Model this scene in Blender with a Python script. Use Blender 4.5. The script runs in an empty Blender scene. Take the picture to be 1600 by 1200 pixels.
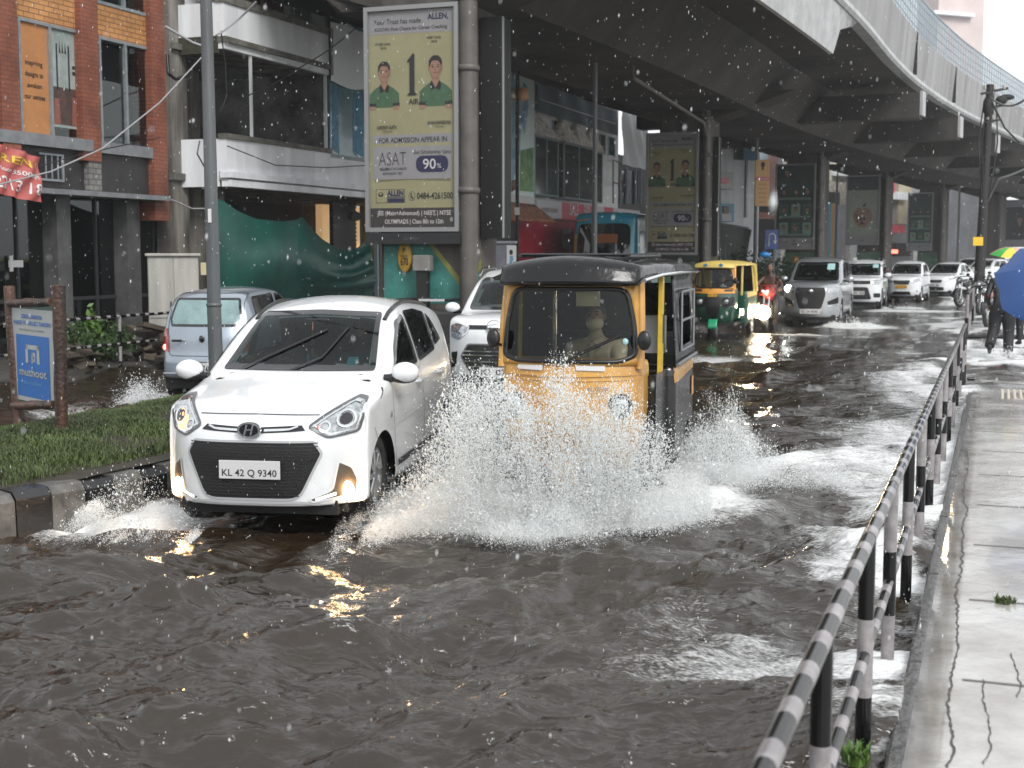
import bpy, bmesh, math, random
import numpy as np
from mathutils import Vector, Matrix, Euler
from mathutils.bvhtree import BVHTree
from mathutils.geometry import delaunay_2d_cdt
R = math.radians
sc = bpy.context.scene
random.seed(7); rng = np.random.default_rng(7)
# ---------------------------------------------------------------- camera
F = 2100.0; CAMZ = 1.87; PITCH = math.atan(205.0 / F)
cd = bpy.data.cameras.new('camera'); cam = bpy.data.objects.new('camera', cd)
sc.collection.objects.link(cam); sc.camera = cam
cam.location = (0, 0, CAMZ); cam.rotation_euler = (math.pi / 2 - PITCH, 0, 0)
cd.sensor_width = 36; cd.lens = 36 * F / 1600; cd.clip_end = 2000; cd.clip_start = .05
cd.dof.use_dof = True; cd.dof.focus_distance = 10.0; cd.dof.aperture_fstop = 4.0
# ---------------------------------------------------------------- world: overcast
SUN_EL, SUN_ROT = R(40), R(152)
w = bpy.data.worlds.new('World'); sc.world = w; w.use_nodes = True
nt = w.node_tree; nt.nodes.clear()
sky = nt.nodes.new('ShaderNodeTexSky'); sky.sky_type = 'NISHITA'; sky.sun_disc = False
sky.sun_elevation = SUN_EL; sky.sun_rotation = SUN_ROT; sky.air_density = 1.0; sky.dust_density = 1.6; sky.ozone_density = 1.0
hs = nt.nodes.new('ShaderNodeHueSaturation'); hs.inputs['Saturation'].default_value = .12
bg = nt.nodes.new('ShaderNodeBackground'); bg.inputs[1].default_value = .15
wo = nt.nodes.new('ShaderNodeOutputWorld')
nt.links.new(sky.outputs[0], hs.inputs['Color']); ov = nt.nodes.new('ShaderNodeMix'); ov.data_type = 'RGBA'; ov.inputs['Factor'].default_value = .62; ov.inputs['B'].default_value = (5.2, 5.35, 5.5, 1)  # overcast cloud layer over the clear sky
nt.links.new(hs.outputs[0], ov.inputs['A']); nt.links.new(ov.outputs['Result'], bg.inputs[0]); nt.links.new(bg.outputs[0], wo.inputs[0])
sd = bpy.data.lights.new('sun', 'SUN'); sd.energy = 1.5; sd.angle = R(22); sd.color = (1, .98, .95)
sun = bpy.data.objects.new('sun', sd); sc.collection.objects.link(sun)
sun.rotation_euler = (math.pi / 2 - SUN_EL, 0, R(180) - SUN_ROT)
sc.view_settings.view_transform = 'Standard'; sc.view_settings.look = 'None'
sc.view_settings.exposure = 0.8; sc.view_settings.gamma = 1
sc.cycles.max_bounces = 7; sc.cycles.diffuse_bounces = 3; sc.cycles.glossy_bounces = 4; sc.cycles.transparent_max_bounces = 12
sc.cycles.transmission_bounces = 4; sc.cycles.volume_bounces = 0; sc.cycles.caustics_reflective = False; sc.cycles.caustics_refractive = False
sc.cycles.sample_clamp_indirect = 6; sc.cycles.use_denoising = True
# ---------------------------------------------------------------- pixel -> world
_cp, _sp = math.cos(PITCH), math.sin(PITCH)
def ray(px, py):
    a = (px - 800) / F; b = -(py - 600) / F
    return Vector((a, _cp + b * _sp, -_sp + b * _cp))
CAM = Vector((0, 0, CAMZ))
def atY(px, py, Y): d = ray(px, py); return CAM + d * (Y / d.y)
def atZ(px, py, z=0.): d = ray(px, py); return CAM + d * ((z - CAMZ) / d.z)
def atPl(px, py, p0, n): d = ray(px, py); return CAM + d * ((Vector(p0) - CAM).dot(n) / d.dot(n))
# ---------------------------------------------------------------- materials
MATS = {}
def mat(name, col, rough=.6, metal=0., var=.0, vs=3., bump=0., bs=40., coat=0., emit=None, es=1., alpha=None, col2=None, spec=None, streak=False, coord='Object'):
    if name in MATS: return MATS[name]
    m = bpy.data.materials.new(name); m.use_nodes = True; MATS[name] = m
    n = m.node_tree.nodes; L = m.node_tree.links; b = n['Principled BSDF']
    b.inputs['Base Color'].default_value = (*col, 1); b.inputs['Roughness'].default_value = rough; b.inputs['Metallic'].default_value = metal
    if coat: b.inputs['Coat Weight'].default_value = coat; b.inputs['Coat Roughness'].default_value = .06
    if spec is not None: b.inputs['Specular IOR Level'].default_value = spec
    if emit: b.inputs['Emission Color'].default_value = (*emit, 1); b.inputs['Emission Strength'].default_value = es
    if alpha is not None: b.inputs['Alpha'].default_value = alpha
    if var or bump or col2:
        tc = n.new('ShaderNodeTexCoord'); src = tc.outputs[coord]
        if var or col2:
            if streak:
                mp = n.new('ShaderNodeMapping'); mp.inputs['Scale'].default_value = (1, 1, .12); L.new(src, mp.inputs[0]); s2 = mp.outputs[0]
            else: s2 = src
            t = n.new('ShaderNodeTexNoise'); t.inputs['Scale'].default_value = vs; t.inputs['Detail'].default_value = 8; t.inputs['Roughness'].default_value = .65
            L.new(s2, t.inputs['Vector'])
            r = n.new('ShaderNodeValToRGB'); L.new(t.outputs[0], r.inputs[0])
            c2 = col2 or tuple(c * (1 - var) for c in col)
            r.color_ramp.elements[0].position = .38; r.color_ramp.elements[1].position = .62
            r.color_ramp.elements[0].color = (*c2, 1); r.color_ramp.elements[1].color = (*col, 1)
            L.new(r.outputs[0], b.inputs['Base Color'])
        if bump:
            t = n.new('ShaderNodeTexNoise'); t.inputs['Scale'].default_value = bs; t.inputs['Detail'].default_value = 6
            L.new(src, t.inputs['Vector'])
            bp = n.new('ShaderNodeBump'); bp.inputs['Strength'].default_value = bump; bp.inputs['Distance'].default_value = .02
            L.new(t.outputs[0], bp.inputs['Height']); L.new(bp.outputs[0], b.inputs['Normal'])
    return m
def glass(name, tint=(.55, .62, .62), refl=.12, opac=.5):
    """thin tinted pane: glossy coat over a dark see-through tint"""
    if name in MATS: return MATS[name]
    m = bpy.data.materials.new(name); m.use_nodes = True; MATS[name] = m
    n = m.node_tree.nodes; L = m.node_tree.links; n.clear()
    o = n.new('ShaderNodeOutputMaterial'); tr = n.new('ShaderNodeBsdfTransparent'); tr.inputs[0].default_value = (*tint, 1)
    gl = n.new('ShaderNodeBsdfGlossy'); gl.inputs['Roughness'].default_value = .02; gl.inputs[0].default_value = (.62, .66, .66, 1)
    fr = n.new('ShaderNodeFresnel'); fr.inputs[0].default_value = 1.5
    ad = n.new('ShaderNodeMath'); ad.operation = 'ADD'; ad.inputs[1].default_value = refl - .04; ad.use_clamp = True
    L.new(fr.outputs[0], ad.inputs[0])
    mx = n.new('ShaderNodeMixShader'); L.new(ad.outputs[0], mx.inputs[0]); L.new(tr.outputs[0], mx.inputs[1]); L.new(gl.outputs[0], mx.inputs[2])
    L.new(mx.outputs[0], o.inputs[0]); return m
# ---------------------------------------------------------------- objects
COL = sc.collection
def tag(o, label=None, cat=None, group=None, kind=None):
    if label: o['label'] = label
    if cat: o['category'] = cat
    if group: o['group'] = group
    if kind: o['kind'] = kind
    return o
def empty(name, label, cat, loc=(0, 0, 0), rz=0., group=None):
    o = bpy.data.objects.new(name, None); COL.objects.link(o); o.location = loc; o.rotation_euler = (0, 0, rz)
    o.empty_display_size = .2
    return tag(o, label, cat, group)
def copytree(o, parent=None):
    c = o.copy(); COL.objects.link(c); c.parent = parent
    for ch in list(o.children): copytree(ch, c)
    return c
class MB:
    """collects shapes, links them as one mesh object"""
    def __init__(s): s.v = []; s.f = []; s.mi = []; s.ms = []; s.cur = 0; s.sm = []; s.smooth = False
    def use(s, m):
        if m not in s.ms: s.ms.append(m)
        s.cur = s.ms.index(m); return s
    def add(s, vs, fs, smooth=None):
        b = len(s.v); s.v += [tuple(v) for v in vs]
        for f in fs: s.f.append(tuple(i + b for i in f)); s.mi.append(s.cur); s.sm.append(s.smooth if smooth is None else smooth)
        return s
    def box(s, c, d, rot=None):
        x, y, z = (k / 2 for k in d)
        vs = [Vector((a, b, e)) for a in (-x, x) for b in (-y, y) for e in (-z, z)]
        if rot is not None:
            M = Euler(rot).to_matrix() if not isinstance(rot, Matrix) else rot
            vs = [M @ v for v in vs]
        c = Vector(c); vs = [v + c for v in vs]
        return s.add(vs, [(0, 1, 3, 2), (4, 6, 7, 5), (0, 4, 5, 1), (2, 3, 7, 6), (0, 2, 6, 4), (1, 5, 7, 3)], False)
    def lohi(s, a, b): return s.box([(p + q) / 2 for p, q in zip(a, b)], [abs(q - p) for p, q in zip(a, b)])
    def tube(s, pts, r, n=8, cap=True, r2=None):
        """tube through pts; r float or list"""
        pts = [Vector(p) for p in pts]; m = len(pts)
        rs = [r] * m if not hasattr(r, '__len__') else list(r)
        if r2 is not None: rs = [r + (r2 - r) * i / (m - 1) for i in range(m)]
        vs = []; prev = None
        for i, p in enumerate(pts):
            t = (pts[min(i + 1, m - 1)] - pts[max(i - 1, 0)]).normalized()
            if prev is None: a = t.orthogonal().normalized()
            else:
                a = prev - t * prev.dot(t)
                a = a.normalized() if a.length > 1e-6 else t.orthogonal().normalized()
            prev = a; b = t.cross(a)
            for k in range(n):
                an = 2 * math.pi * k / n; vs.append(p + (a * math.cos(an) + b * math.sin(an)) * rs[i])
        fs = [(i * n + k, i * n + (k + 1) % n, (i + 1) * n + (k + 1) % n, (i + 1) * n + k) for i in range(m - 1) for k in range(n)]
        s.add(vs, fs, True)
        if cap:
            s.add(vs[:n], [tuple(range(n - 1, -1, -1))], False); s.add(vs[-n:], [tuple(range(n))], False)
        return s
    def lathe(s, prof, c=(0, 0, 0), axis='z', n=20, smooth=True):
        vs = []
        for (r, h) in prof:
            for k in range(n):
                a = 2 * math.pi * k / n; x, y = r * math.cos(a), r * math.sin(a)
                v = {'z': (x, y, h), 'x': (h, x, y), 'y': (y, h, x)}[axis]
                vs.append((v[0] + c[0], v[1] + c[1], v[2] + c[2]))
        m = len(prof)
        return s.add(vs, [(i * n + k, i * n + (k + 1) % n, (i + 1) * n + (k + 1) % n, (i + 1) * n + k) for i in range(m - 1) for k in range(n)], smooth)
    def poly(s, pts, th=0., nrm=None):
        """flat polygon, optionally thickened by vector nrm*th"""
        pts = [Vector(p) for p in pts]; n = len(pts)
        if not th: return s.add(pts, [tuple(range(n))], False)
        d = Vector(nrm) * th
        s.add(pts + [p + d for p in pts], [tuple(range(n - 1, -1, -1)), tuple(range(n, 2 * n))] + [(i, (i + 1) % n, n + (i + 1) % n, n + i) for i in range(n)], False)
        return s
    def ell(s, c, r, nu=14, nv=10, rot=None):
        vs = []; M = Euler(rot).to_matrix() if rot else Matrix.Identity(3)
        for j in range(nv + 1):
            t = math.pi * j / nv
            for i in range(nu):
                p = 2 * math.pi * i / nu
                v = M @ Vector((r[0] * math.sin(t) * math.cos(p), r[1] * math.sin(t) * math.sin(p), r[2] * math.cos(t)))
                vs.append(v + Vector(c))
        return s.add(vs, [(j * nu + i, (j + 1) * nu + i, (j + 1) * nu + (i + 1) % nu, j * nu + (i + 1) % nu) for j in range(nv) for i in range(nu)], True)
    def grid(s, P, smooth=True):
        """P: 2-D list of points"""
        m, n = len(P), len(P[0]); vs = [v for r in P for v in r]
        return s.add(vs, [(i * n + k, i * n + k + 1, (i + 1) * n + k + 1, (i + 1) * n + k) for i in range(m - 1) for k in range(n - 1)], smooth)
    def build(s, name, m=None, parent=None, bevel=0., solid=0.):
        me = bpy.data.meshes.new(name); me.from_pydata(s.v, [], s.f)
        ms = ([m] if m is not None else []) + [x for x in s.ms]
        if m is None: ms = s.ms
        for x in ms: me.materials.append(x)
        off = 1 if (m is not None and s.ms) else 0
        if s.ms: me.polygons.foreach_set('material_index', [i + off for i in s.mi])
        me.polygons.foreach_set('use_smooth', s.sm); me.update()
        o = bpy.data.objects.new(name, me); COL.objects.link(o)
        if parent: o.parent = parent
        if solid: q = o.modifiers.new('s', 'SOLIDIFY'); q.thickness = solid
        if bevel: q = o.modifiers.new('b', 'BEVEL'); q.width = bevel; q.segments = 2; q.limit_method = 'ANGLE'; q.angle_limit = R(40)
        return o
def fast_mesh(name, V, Fq, m, parent=None, smooth=True):
    """V (n,3), Fq (m,k) numpy"""
    me = bpy.data.meshes.new(name); k = Fq.shape[1]
    me.vertices.add(len(V)); me.vertices.foreach_set('co', np.asarray(V, np.float32).ravel())
    me.loops.add(Fq.size); me.loops.foreach_set('vertex_index', Fq.astype(np.int32).ravel())
    me.polygons.add(len(Fq)); me.polygons.foreach_set('loop_start', np.arange(0, Fq.size, k, dtype=np.int32))
    me.polygons.foreach_set('loop_total', np.full(len(Fq), k, np.int32))
    me.polygons.foreach_set('use_smooth', np.full(len(Fq), smooth)); me.update(calc_edges=True)
    if m: me.materials.append(m)
    o = bpy.data.objects.new(name, me); COL.objects.link(o)
    if parent: o.parent = parent
    return o
# ---------------------------------------------------------------- text as flat mesh
def text_verts(txt, bold=0.):
    cu = bpy.data.curves.new('t', 'FONT'); cu.body = txt; cu.size = 1; cu.offset = bold; cu.resolution_u = 3
    o = bpy.data.objects.new('t', cu); COL.objects.link(o)
    me = bpy.data.meshes.new_from_object(o)
    V = [v.co.copy() for v in me.vertices]; Fs = [tuple(p.vertices) for p in me.polygons]
    bpy.data.objects.remove(o); bpy.data.curves.remove(cu); bpy.data.meshes.remove(me)
    return V, Fs
_tc = {}
def put_text(mb, txt, x, z, h, w=None, bold=0., y=0., align='c', shear=0., mapf=None):
    """letters in the local xz plane facing -y. x: anchor, z: baseline, h: cap height"""
    k = (txt, bold)
    if k not in _tc: _tc[k] = text_verts(txt, bold)
    V, Fs = _tc[k]
    if not V: return
    x0 = min(v.x for v in V); x1 = max(v.x for v in V); s = h / .69; sx = s if w is None else w / (x1 - x0)
    W = (x1 - x0) * sx; ox = {'c': x - W / 2, 'l': x, 'r': x - W}[align]
    vs = [(ox + (v.x - x0) * sx + shear * v.y * s, y, z + v.y * s) for v in V]
    if mapf: vs = [mapf(v) for v in vs]
    mb.add(vs, Fs, False)
# ---------------------------------------------------------------- vehicle body: a dense box grid shaped by profiles
def smooth_interp(t, pts, k=1.0):
    xs = np.array([p[0] for p in pts], float); ys = np.array([p[1] for p in pts], float)
    t = np.clip(t, xs[0], xs[-1]); m = np.zeros(len(xs)); d = np.diff(ys) / np.maximum(np.diff(xs), 1e-9)
    for i in range(1, len(xs) - 1):
        m[i] = 0 if d[i - 1] * d[i] <= 0 else 2 * d[i - 1] * d[i] / (d[i - 1] + d[i])
    m[0], m[-1] = d[0], d[-1]; i = np.clip(np.searchsorted(xs, t) - 1, 0, len(xs) - 2)
    h = xs[i + 1] - xs[i]; s = (t - xs[i]) / h
    return (2 * s**3 - 3 * s**2 + 1) * ys[i] + (s**3 - 2 * s**2 + s) * h * m[i] + (-2 * s**3 + 3 * s**2) * ys[i + 1] + (s**3 - s**2) * h * m[i + 1]
def body_arrays(p, nx=30, ny=90, nz=24, it=4):
    """p: top [(y,z)], front [(z,y)], rear [(z,y)], half [(y,hw)], tumble [(z,factor)], zb [(y,z)], crown, fc (front corner sweep), rc"""
    idx = {}; C = []
    def vid(i, j, k):
        if (i, j, k) not in idx: idx[(i, j, k)] = len(C); C.append((i, j, k))
        return idx[(i, j, k)]
    Fs = []
    for j in range(ny):
        for i in range(nx):
            Fs.append((vid(i, j, nz), vid(i + 1, j, nz), vid(i + 1, j + 1, nz), vid(i, j + 1, nz)))
            Fs.append((vid(i, j, 0), vid(i, j + 1, 0), vid(i + 1, j + 1, 0), vid(i + 1, j, 0)))
        for k in range(nz):
            Fs.append((vid(0, j, k), vid(0, j, k + 1), vid(0, j + 1, k + 1), vid(0, j + 1, k)))
            Fs.append((vid(nx, j, k), vid(nx, j + 1, k), vid(nx, j + 1, k + 1), vid(nx, j, k + 1)))
    for i in range(nx):
        for k in range(nz):
            Fs.append((vid(i, 0, k), vid(i + 1, 0, k), vid(i + 1, 0, k + 1), vid(i, 0, k + 1)))
            Fs.append((vid(i, ny, k), vid(i, ny, k + 1), vid(i + 1, ny, k + 1), vid(i + 1, ny, k)))
    C = np.array(C, float); Fs = np.array(Fs)
    u = C[:, 0] / nx * 2 - 1; v = C[:, 1] / ny; ww = C[:, 2] / nz
    L = p['L']; y0 = v * L
    au = np.abs(u)
    cr = smooth_interp(y0, p['crown']) if isinstance(p['crown'], list) else p['crown']
    zt = smooth_interp(y0, p['top']) - cr * au**2.2
    zb = smooth_interp(y0, p['zb'])
    z = zb + ww * (zt - zb)
    hw = smooth_interp(y0, p['half']); tf = smooth_interp(z, p['tumble'])
    x = u * hw * tf
    yf = smooth_interp(z, p['front']) + p['fc'] * au**p.get('fp', 3); yr = smooth_interp(z, p['rear']) - p['rc'] * au**p.get('rp', 3)
    # ends bend only the ends of the body
    e = p.get('end', .45)
    a = np.clip(1 - y0 / e, 0, 1); b = np.clip(1 - (L - y0) / e, 0, 1)
    y = y0 + yf * a**1.5 - (L - yr) * b**1.5
    V = np.stack([x, y, z], 1)
    E = np.concatenate([Fs[:, [0, 1]], Fs[:, [1, 2]], Fs[:, [2, 3]], Fs[:, [3, 0]]])
    for _ in range(it):
        S = np.zeros_like(V); N = np.zeros(len(V))
        np.add.at(S, E[:, 0], V[E[:, 1]]); np.add.at(S, E[:, 1], V[E[:, 0]])
        np.add.at(N, E[:, 0], 1); np.add.at(N, E[:, 1], 1)
        V = V * .45 + .55 * S / N[:, None]
    return V, Fs
def pip(P, poly):
    """points in polygon, numpy"""
    x, y = P[:, 0], P[:, 1]; c = np.zeros(len(P), bool); n = len(poly)
    for i in range(n):
        x0, y0 = poly[i]; x1, y1 = poly[(i + 1) % n]
        if y0 == y1: continue
        k = ((y0 > y) != (y1 > y)) & (x < (x1 - x0) * (y - y0) / (y1 - y0) + x0); c ^= k
    return c
def shrink(poly, d):
    """inset a polygon by d (negative grows)"""
    n = len(poly); A = sum(poly[i][0] * poly[(i + 1) % n][1] - poly[(i + 1) % n][0] * poly[i][1] for i in range(n)); sg = 1 if A > 0 else -1
    out = []
    for i in range(n):
        a, b, c = Vector(poly[i - 1]), Vector(poly[i]), Vector(poly[(i + 1) % n])
        e1 = (b - a).normalized(); e2 = (c - b).normalized()
        n1 = Vector((-e1.y, e1.x)) * sg; n2 = Vector((-e2.y, e2.x)) * sg
        m = (n1 + n2); m = m.normalized() if m.length > 1e-5 else n1
        out.append(tuple(b + m * min(d / max(m.dot(n1), .35), 3 * abs(d)) if d > 0 else b + m * max(d / max(m.dot(n1), .35), -3 * abs(d))))
    return out
def rounded(poly, r=.25, n=4):
    """cut corners with quadratic arcs; r is the share of the shorter edge"""
    out = []; N = len(poly)
    for i in range(N):
        a, b, c = Vector(poly[i - 1]), Vector(poly[i]), Vector(poly[(i + 1) % N])
        l = min((a - b).length, (c - b).length) * r
        p = b + (a - b).normalized() * l; q = b + (c - b).normalized() * l
        for k in range(n + 1):
            t = k / n; out.append(tuple(p * (1 - t)**2 + b * 2 * t * (1 - t) + q * t * t))
    return out
def dense(poly, step):
    out = []
    for i in range(len(poly)):
        a, b = Vector(poly[i]), Vector(poly[(i + 1) % len(poly)]); n = max(1, int((b - a).length / step))
        out += [tuple(a + (b - a) * k / n) for k in range(n)]
    return out
class Body:
    def __init__(s, V, Fs, root):
        s.V = V; s.F = Fs; s.root = root; s.alive = np.ones(len(Fs), bool)
        s.bvh = BVHTree.FromPolygons([Vector(v) for v in V], [tuple(map(int, f)) for f in Fs])
        s.M = Matrix.Translation(root.location) @ Euler(root.rotation_euler).to_matrix().to_4x4(); s.Mi = s.M.inverted()
    def px(s, x, y):
        o = s.Mi @ CAM; d = (s.Mi.to_3x3() @ ray(x, y)).normalized()
        h = s.bvh.ray_cast(o, d); return h[0]
    def pxs(s, pts, axis):
        out = []
        for q in pts:
            h = s.px(*q)
            if h is None: continue
            out.append((h.x, h.z) if axis in 'fr' else (h.y, h.z) if axis in 'sS' else (h.x, h.y))
        return out
    def cast(s, q, axis):
        a, b = q
        o, d = {'f': (Vector((a, -9, b)), Vector((0, 1, 0))), 'r': (Vector((a, 19, b)), Vector((0, -1, 0))), 's': (Vector((9, a, b)), Vector((-1, 0, 0))),
                'S': (Vector((-9, a, b)), Vector((1, 0, 0))), 't': (Vector((a, b, 9)), Vector((0, 0, -1)))}[axis]
        h = s.bvh.ray_cast(o, d)
        return h[0], h[1], d
    def patch(s, poly, axis, off=.004, step=.03, hole=None, flat=0.):
        """surface-hugging patch; returns verts, faces"""
        B = dense(poly, step); n = len(B); pts = [Vector(b) for b in B]; edges = [(i, (i + 1) % n) for i in range(n)]
        if hole:
            H = dense(hole, step); m = len(H); pts += [Vector(h) for h in H]; edges += [(n + i, n + (i + 1) % m) for i in range(m)]
        xs = [b[0] for b in B]; ys = [b[1] for b in B]
        gx = np.arange(min(xs), max(xs), step); gy = np.arange(min(ys), max(ys), step)
        if len(gx) and len(gy):
            G = np.array([(a + (step / 2 if (j & 1) else 0), b) for j, b in enumerate(gy) for a in gx])
            ok = pip(G, shrink(poly, step * .4))
            if hole: ok &= ~pip(G, shrink(hole, -step * .4))
            pts += [Vector(g) for g in G[ok]]
        r = delaunay_2d_cdt(pts, edges, [], 1, 1e-6)
        vv = r[0]; ff = []
        cen = np.array([[sum(vv[i].x for i in f) / len(f), sum(vv[i].y for i in f) / len(f)] for f in r[2]]) if r[2] else np.zeros((0, 2))
        ok = pip(cen, poly)
        if hole: ok &= ~pip(cen, hole)
        out = []; bad = set(); last = None
        for i, q in enumerate(vv):
            h, nr, d = s.cast((q.x, q.y), axis)
            if h is None: bad.add(i); out.append(Vector((0, 0, 0))); continue
            if nr.dot(d) > 0: nr = -nr
            out.append(h + nr * off)
        # a hit far from all neighbours is a miss through a gap
        for f, k in zip(r[2], ok):
            if k and not any(i in bad for i in f):
                e = max((out[f[i]] - out[f[i - 1]]).length for i in range(len(f)))
                if e < .5: ff.append(tuple(f))
        return out, ff
    def decal(s, name, poly, axis, m, parent=None, off=.004, step=.03, hole=None, mirror=False, merge=None):
        """mirror: also the same patch at -x (for 'f','r' the outline is mirrored, for 's' the other flank), as part of one mesh when merge"""
        objs = []
        def mk(pl, ax, hl):
            vs, fs = s.patch(pl, ax, off, step, hl); mb = merge or MB()
            if merge is not None: mb.add(vs, fs, True)
            else: mb.add(vs, fs, True); objs.append(mb.build(name, m, parent or s.root))
        mk(poly, axis, hole)
        if mirror:
            if axis in 'sS': mk(poly, 'S' if axis == 's' else 's', hole)
            else: mk([(-a, b) for a, b in poly], axis, [(-a, b) for a, b in hole] if hole else None)
        return objs
    def strip(s, pts, wdt, axis, merge, off=.005, mirror=False, closed=False):
        """thin line hugging the surface"""
        for sg in ((1, -1) if mirror else (1,)):
            P = [Vector(((q[0] * sg) if axis in 'frt' else q[0], q[1])) for q in pts]; ax = ('S' if axis == 's' else axis) if sg < 0 else axis
            if closed: P.append(P[0])
            D = [P[0]]
            for a, b in zip(P, P[1:]):
                n = max(1, int((b - a).length / .04)); D += [a + (b - a) * k / n for k in range(1, n + 1)]
            row = []
            for i, q in enumerate(D):
                t = D[min(i + 1, len(D) - 1)] - D[max(i - 1, 0)]
                if t.length < 1e-6: continue
                t.normalize(); nn = Vector((-t.y, t.x)) * wdt / 2
                h1, n1, d = s.cast(q + nn, ax); h2, n2, _ = s.cast(q - nn, ax)
                if h1 is None or h2 is None:
                    if len(row) > 1: merge.grid(row)
                    row = []; continue
                n1 = -n1 if n1.dot(d) > 0 else n1; n2 = -n2 if n2.dot(d) > 0 else n2
                row.append((h1 + n1 * off, h2 + n2 * off))
            if len(row) > 1: merge.grid(row)
    def line(s, name, pts, wdt, axis, m, off=.005, mirror=False, closed=False):
        for sg in ((1, -1) if mirror else (1,)):
            mb = MB(); P = pts if sg > 0 else ([(-a, b) for a, b in pts] if axis in 'frt' else pts)
            s.strip(P, wdt, ('S' if axis == 's' else axis) if sg < 0 else axis, mb, off, False, closed)
            if mb.v: mb.build(name, m, s.root)
    def cut(s, poly, axis):
        """open a hole where all corners fall inside the outline and the face looks that way"""
        ax = {'f': (0, 2), 'r': (0, 2), 's': (1, 2), 'S': (1, 2)}[axis]
        ins = pip(s.V[:, ax], poly); fc = s.V[s.F].mean(1); c = ins[s.F].all(1)
        if axis == 's': c &= fc[:, 0] > .2
        if axis == 'S': c &= fc[:, 0] < -.2
        if axis == 'f': c &= fc[:, 1] < s.mid
        if axis == 'r': c &= fc[:, 1] > s.mid
        s.alive &= ~c
    def arches(s, wheels, r, hwmin):
        for (wy, wz) in wheels:
            d = np.hypot(s.V[:, 1] - wy, s.V[:, 2] - wz); side = (np.abs(s.V[:, 0]) > hwmin)
            k = side & (np.abs(d - r) < .03) & (d > 1e-6)
            s.V[k, 1] = wy + (s.V[k, 1] - wy) * r / d[k]; s.V[k, 2] = wz + (s.V[k, 2] - wz) * r / d[k]
            fc = s.V[s.F].mean(1); dd = np.hypot(fc[:, 1] - wy, fc[:, 2] - wz)
            s.alive &= ~((dd < r) & (np.abs(fc[:, 0]) > hwmin * .8))
    def build(s, name, m):
        return fast_mesh(name, s.V, s.F[s.alive], m, s.root)
def wheel(root, x, y, z, r, wdt, rim, name='wheel', side=1, spokes=8):
    t = MB(); t.lathe([(r * .68, -wdt / 2), (r * .93, -wdt / 2), (r, -wdt * .3), (r, wdt * .3), (r * .93, wdt / 2), (r * .68, wdt / 2), (r * .66, wdt * .1), (.0, wdt * .0)], (0, 0, 0), 'x', 28)
    wo = t.build(name, mat('tyre_rubber', (.02, .02, .02), .7), root); wo.location = (x, y, z)
    q = MB(); sx = side * wdt * .42
    q.lathe([(r * .68, sx), (r * .62, sx + side * .005), (r * .6, sx - side * .03)], (0, 0, 0), 'x', 28)
    for k in range(spokes):
        a = 2 * math.pi * k / spokes
        q.tube([(sx - side * .005, 0, 0), (sx - side * .01, math.cos(a) * r * .62, math.sin(a) * r * .62)], r * .07, 5)
    q.lathe([(r * .16, sx - side * .02), (r * .16, sx + side * .006), (.001, sx + side * .012)], (0, 0, 0), 'x', 14)
    ro = q.build('rim', rim, wo)
    return wo
# ---------------------------------------------------------------- shared vehicle materials
WHITE = mat('white_car_paint', (.70, .72, .73), .28, coat=1.0, var=.10, vs=2.5)
BLACKP = mat('black_plastic', (.006, .006, .0065), .35)
BLACKM = mat('black_mesh_plastic', (.003, .003, .0035), .55, bump=.6, bs=160)
GLOSSB = mat('black_ceramic_border', (.006, .007, .008), .06, coat=.5)
CHROME = mat('chrome', (.75, .77, .78), .12, 1.0)
SILVERR = mat('silver_wheel', (.4, .41, .42), .3, .9)
GL = glass('car_glass', (.30, .35, .34), .03)
GLD = mat('dark_tinted_glass', (.012, .016, .017), .05, coat=.6)
LENS = mat('clear_lamp_lens', (.55, .58, .6), .08, .7, coat=1., var=.55, vs=22)
PLATE = mat('plate_white', (.5, .5, .5), .45)
INK = mat('black_ink', (.012, .012, .014), .6)
FAB = mat('dark_fabric', (.010, .010, .011), .85)
SKIN = mat('skin_brown', (.20, .11, .07), .5)
HAIR = mat('black_hair', (.01, .009, .009), .5)
RED = mat('red_lamp_lens', (.35, .01, .01), .12, coat=1.)
def lamp(name, col, s): return mat(name, (1, .9, .7), .3, emit=col, es=s)
FOG = lamp('warm_fog_lamp_glow', (1, .60, .27), 110)
DRL = lamp('white_running_lamp', (.9, .96, 1), 2.2)
HEAD = lamp('headlamp_glow', (1, .78, .48), 130)
HEADW = lamp('white_headlamp_glow', (.95, 1, .95), 16)
def car_root(name, label, px, d, th, L, group=None, z=0., cat='car'):
    """front centre seen at photo column px, at distance d, heading th degrees to the right of the view axis; front faces the camera"""
    X = (px - 800) / F * d; t = R(th)
    r = empty(name, label, cat, (X + math.sin(t) * L / 2, d + math.cos(t) * L / 2, z), -t, group); return r
def make_body(p, root, nx=30, ny=90, nz=24, it=4):
    V, Fs = body_arrays(p, nx, ny, nz, it); V[:, 1] -= p['L'] / 2
    b = Body(V, Fs, root); b.mid = 0.; return b
def mirror_wing(root, x, y, z, s, m, sc_=1.):
    """door mirror with black foot; s = +1 right flank"""
    q = MB(); q.ell((x + s * .115 * sc_, y, z), (.095 * sc_, .07 * sc_, .068 * sc_), 16, 12)
    o = q.build('door_mirror', m, root)
    f = MB(); f.ell((x + s * .10 * sc_, y + .012, z - .035 * sc_), (.09 * sc_, .06 * sc_, .04 * sc_), 14, 8); f.tube([(x - s * .03, y - .01, z - .045), (x + s * .06, y, z - .04)], .03, 8)
    f.build('mirror_foot', BLACKP, o)
    g = MB(); g.poly([(x + s * (.115 + a * .075) * sc_, y + .066 * sc_, z + b * .045 * sc_) for a, b in ((-1, -.8), (1, -.8), (1, .8), (-1, .8))]); g.build('mirror_glass', CHROME, o)
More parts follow.
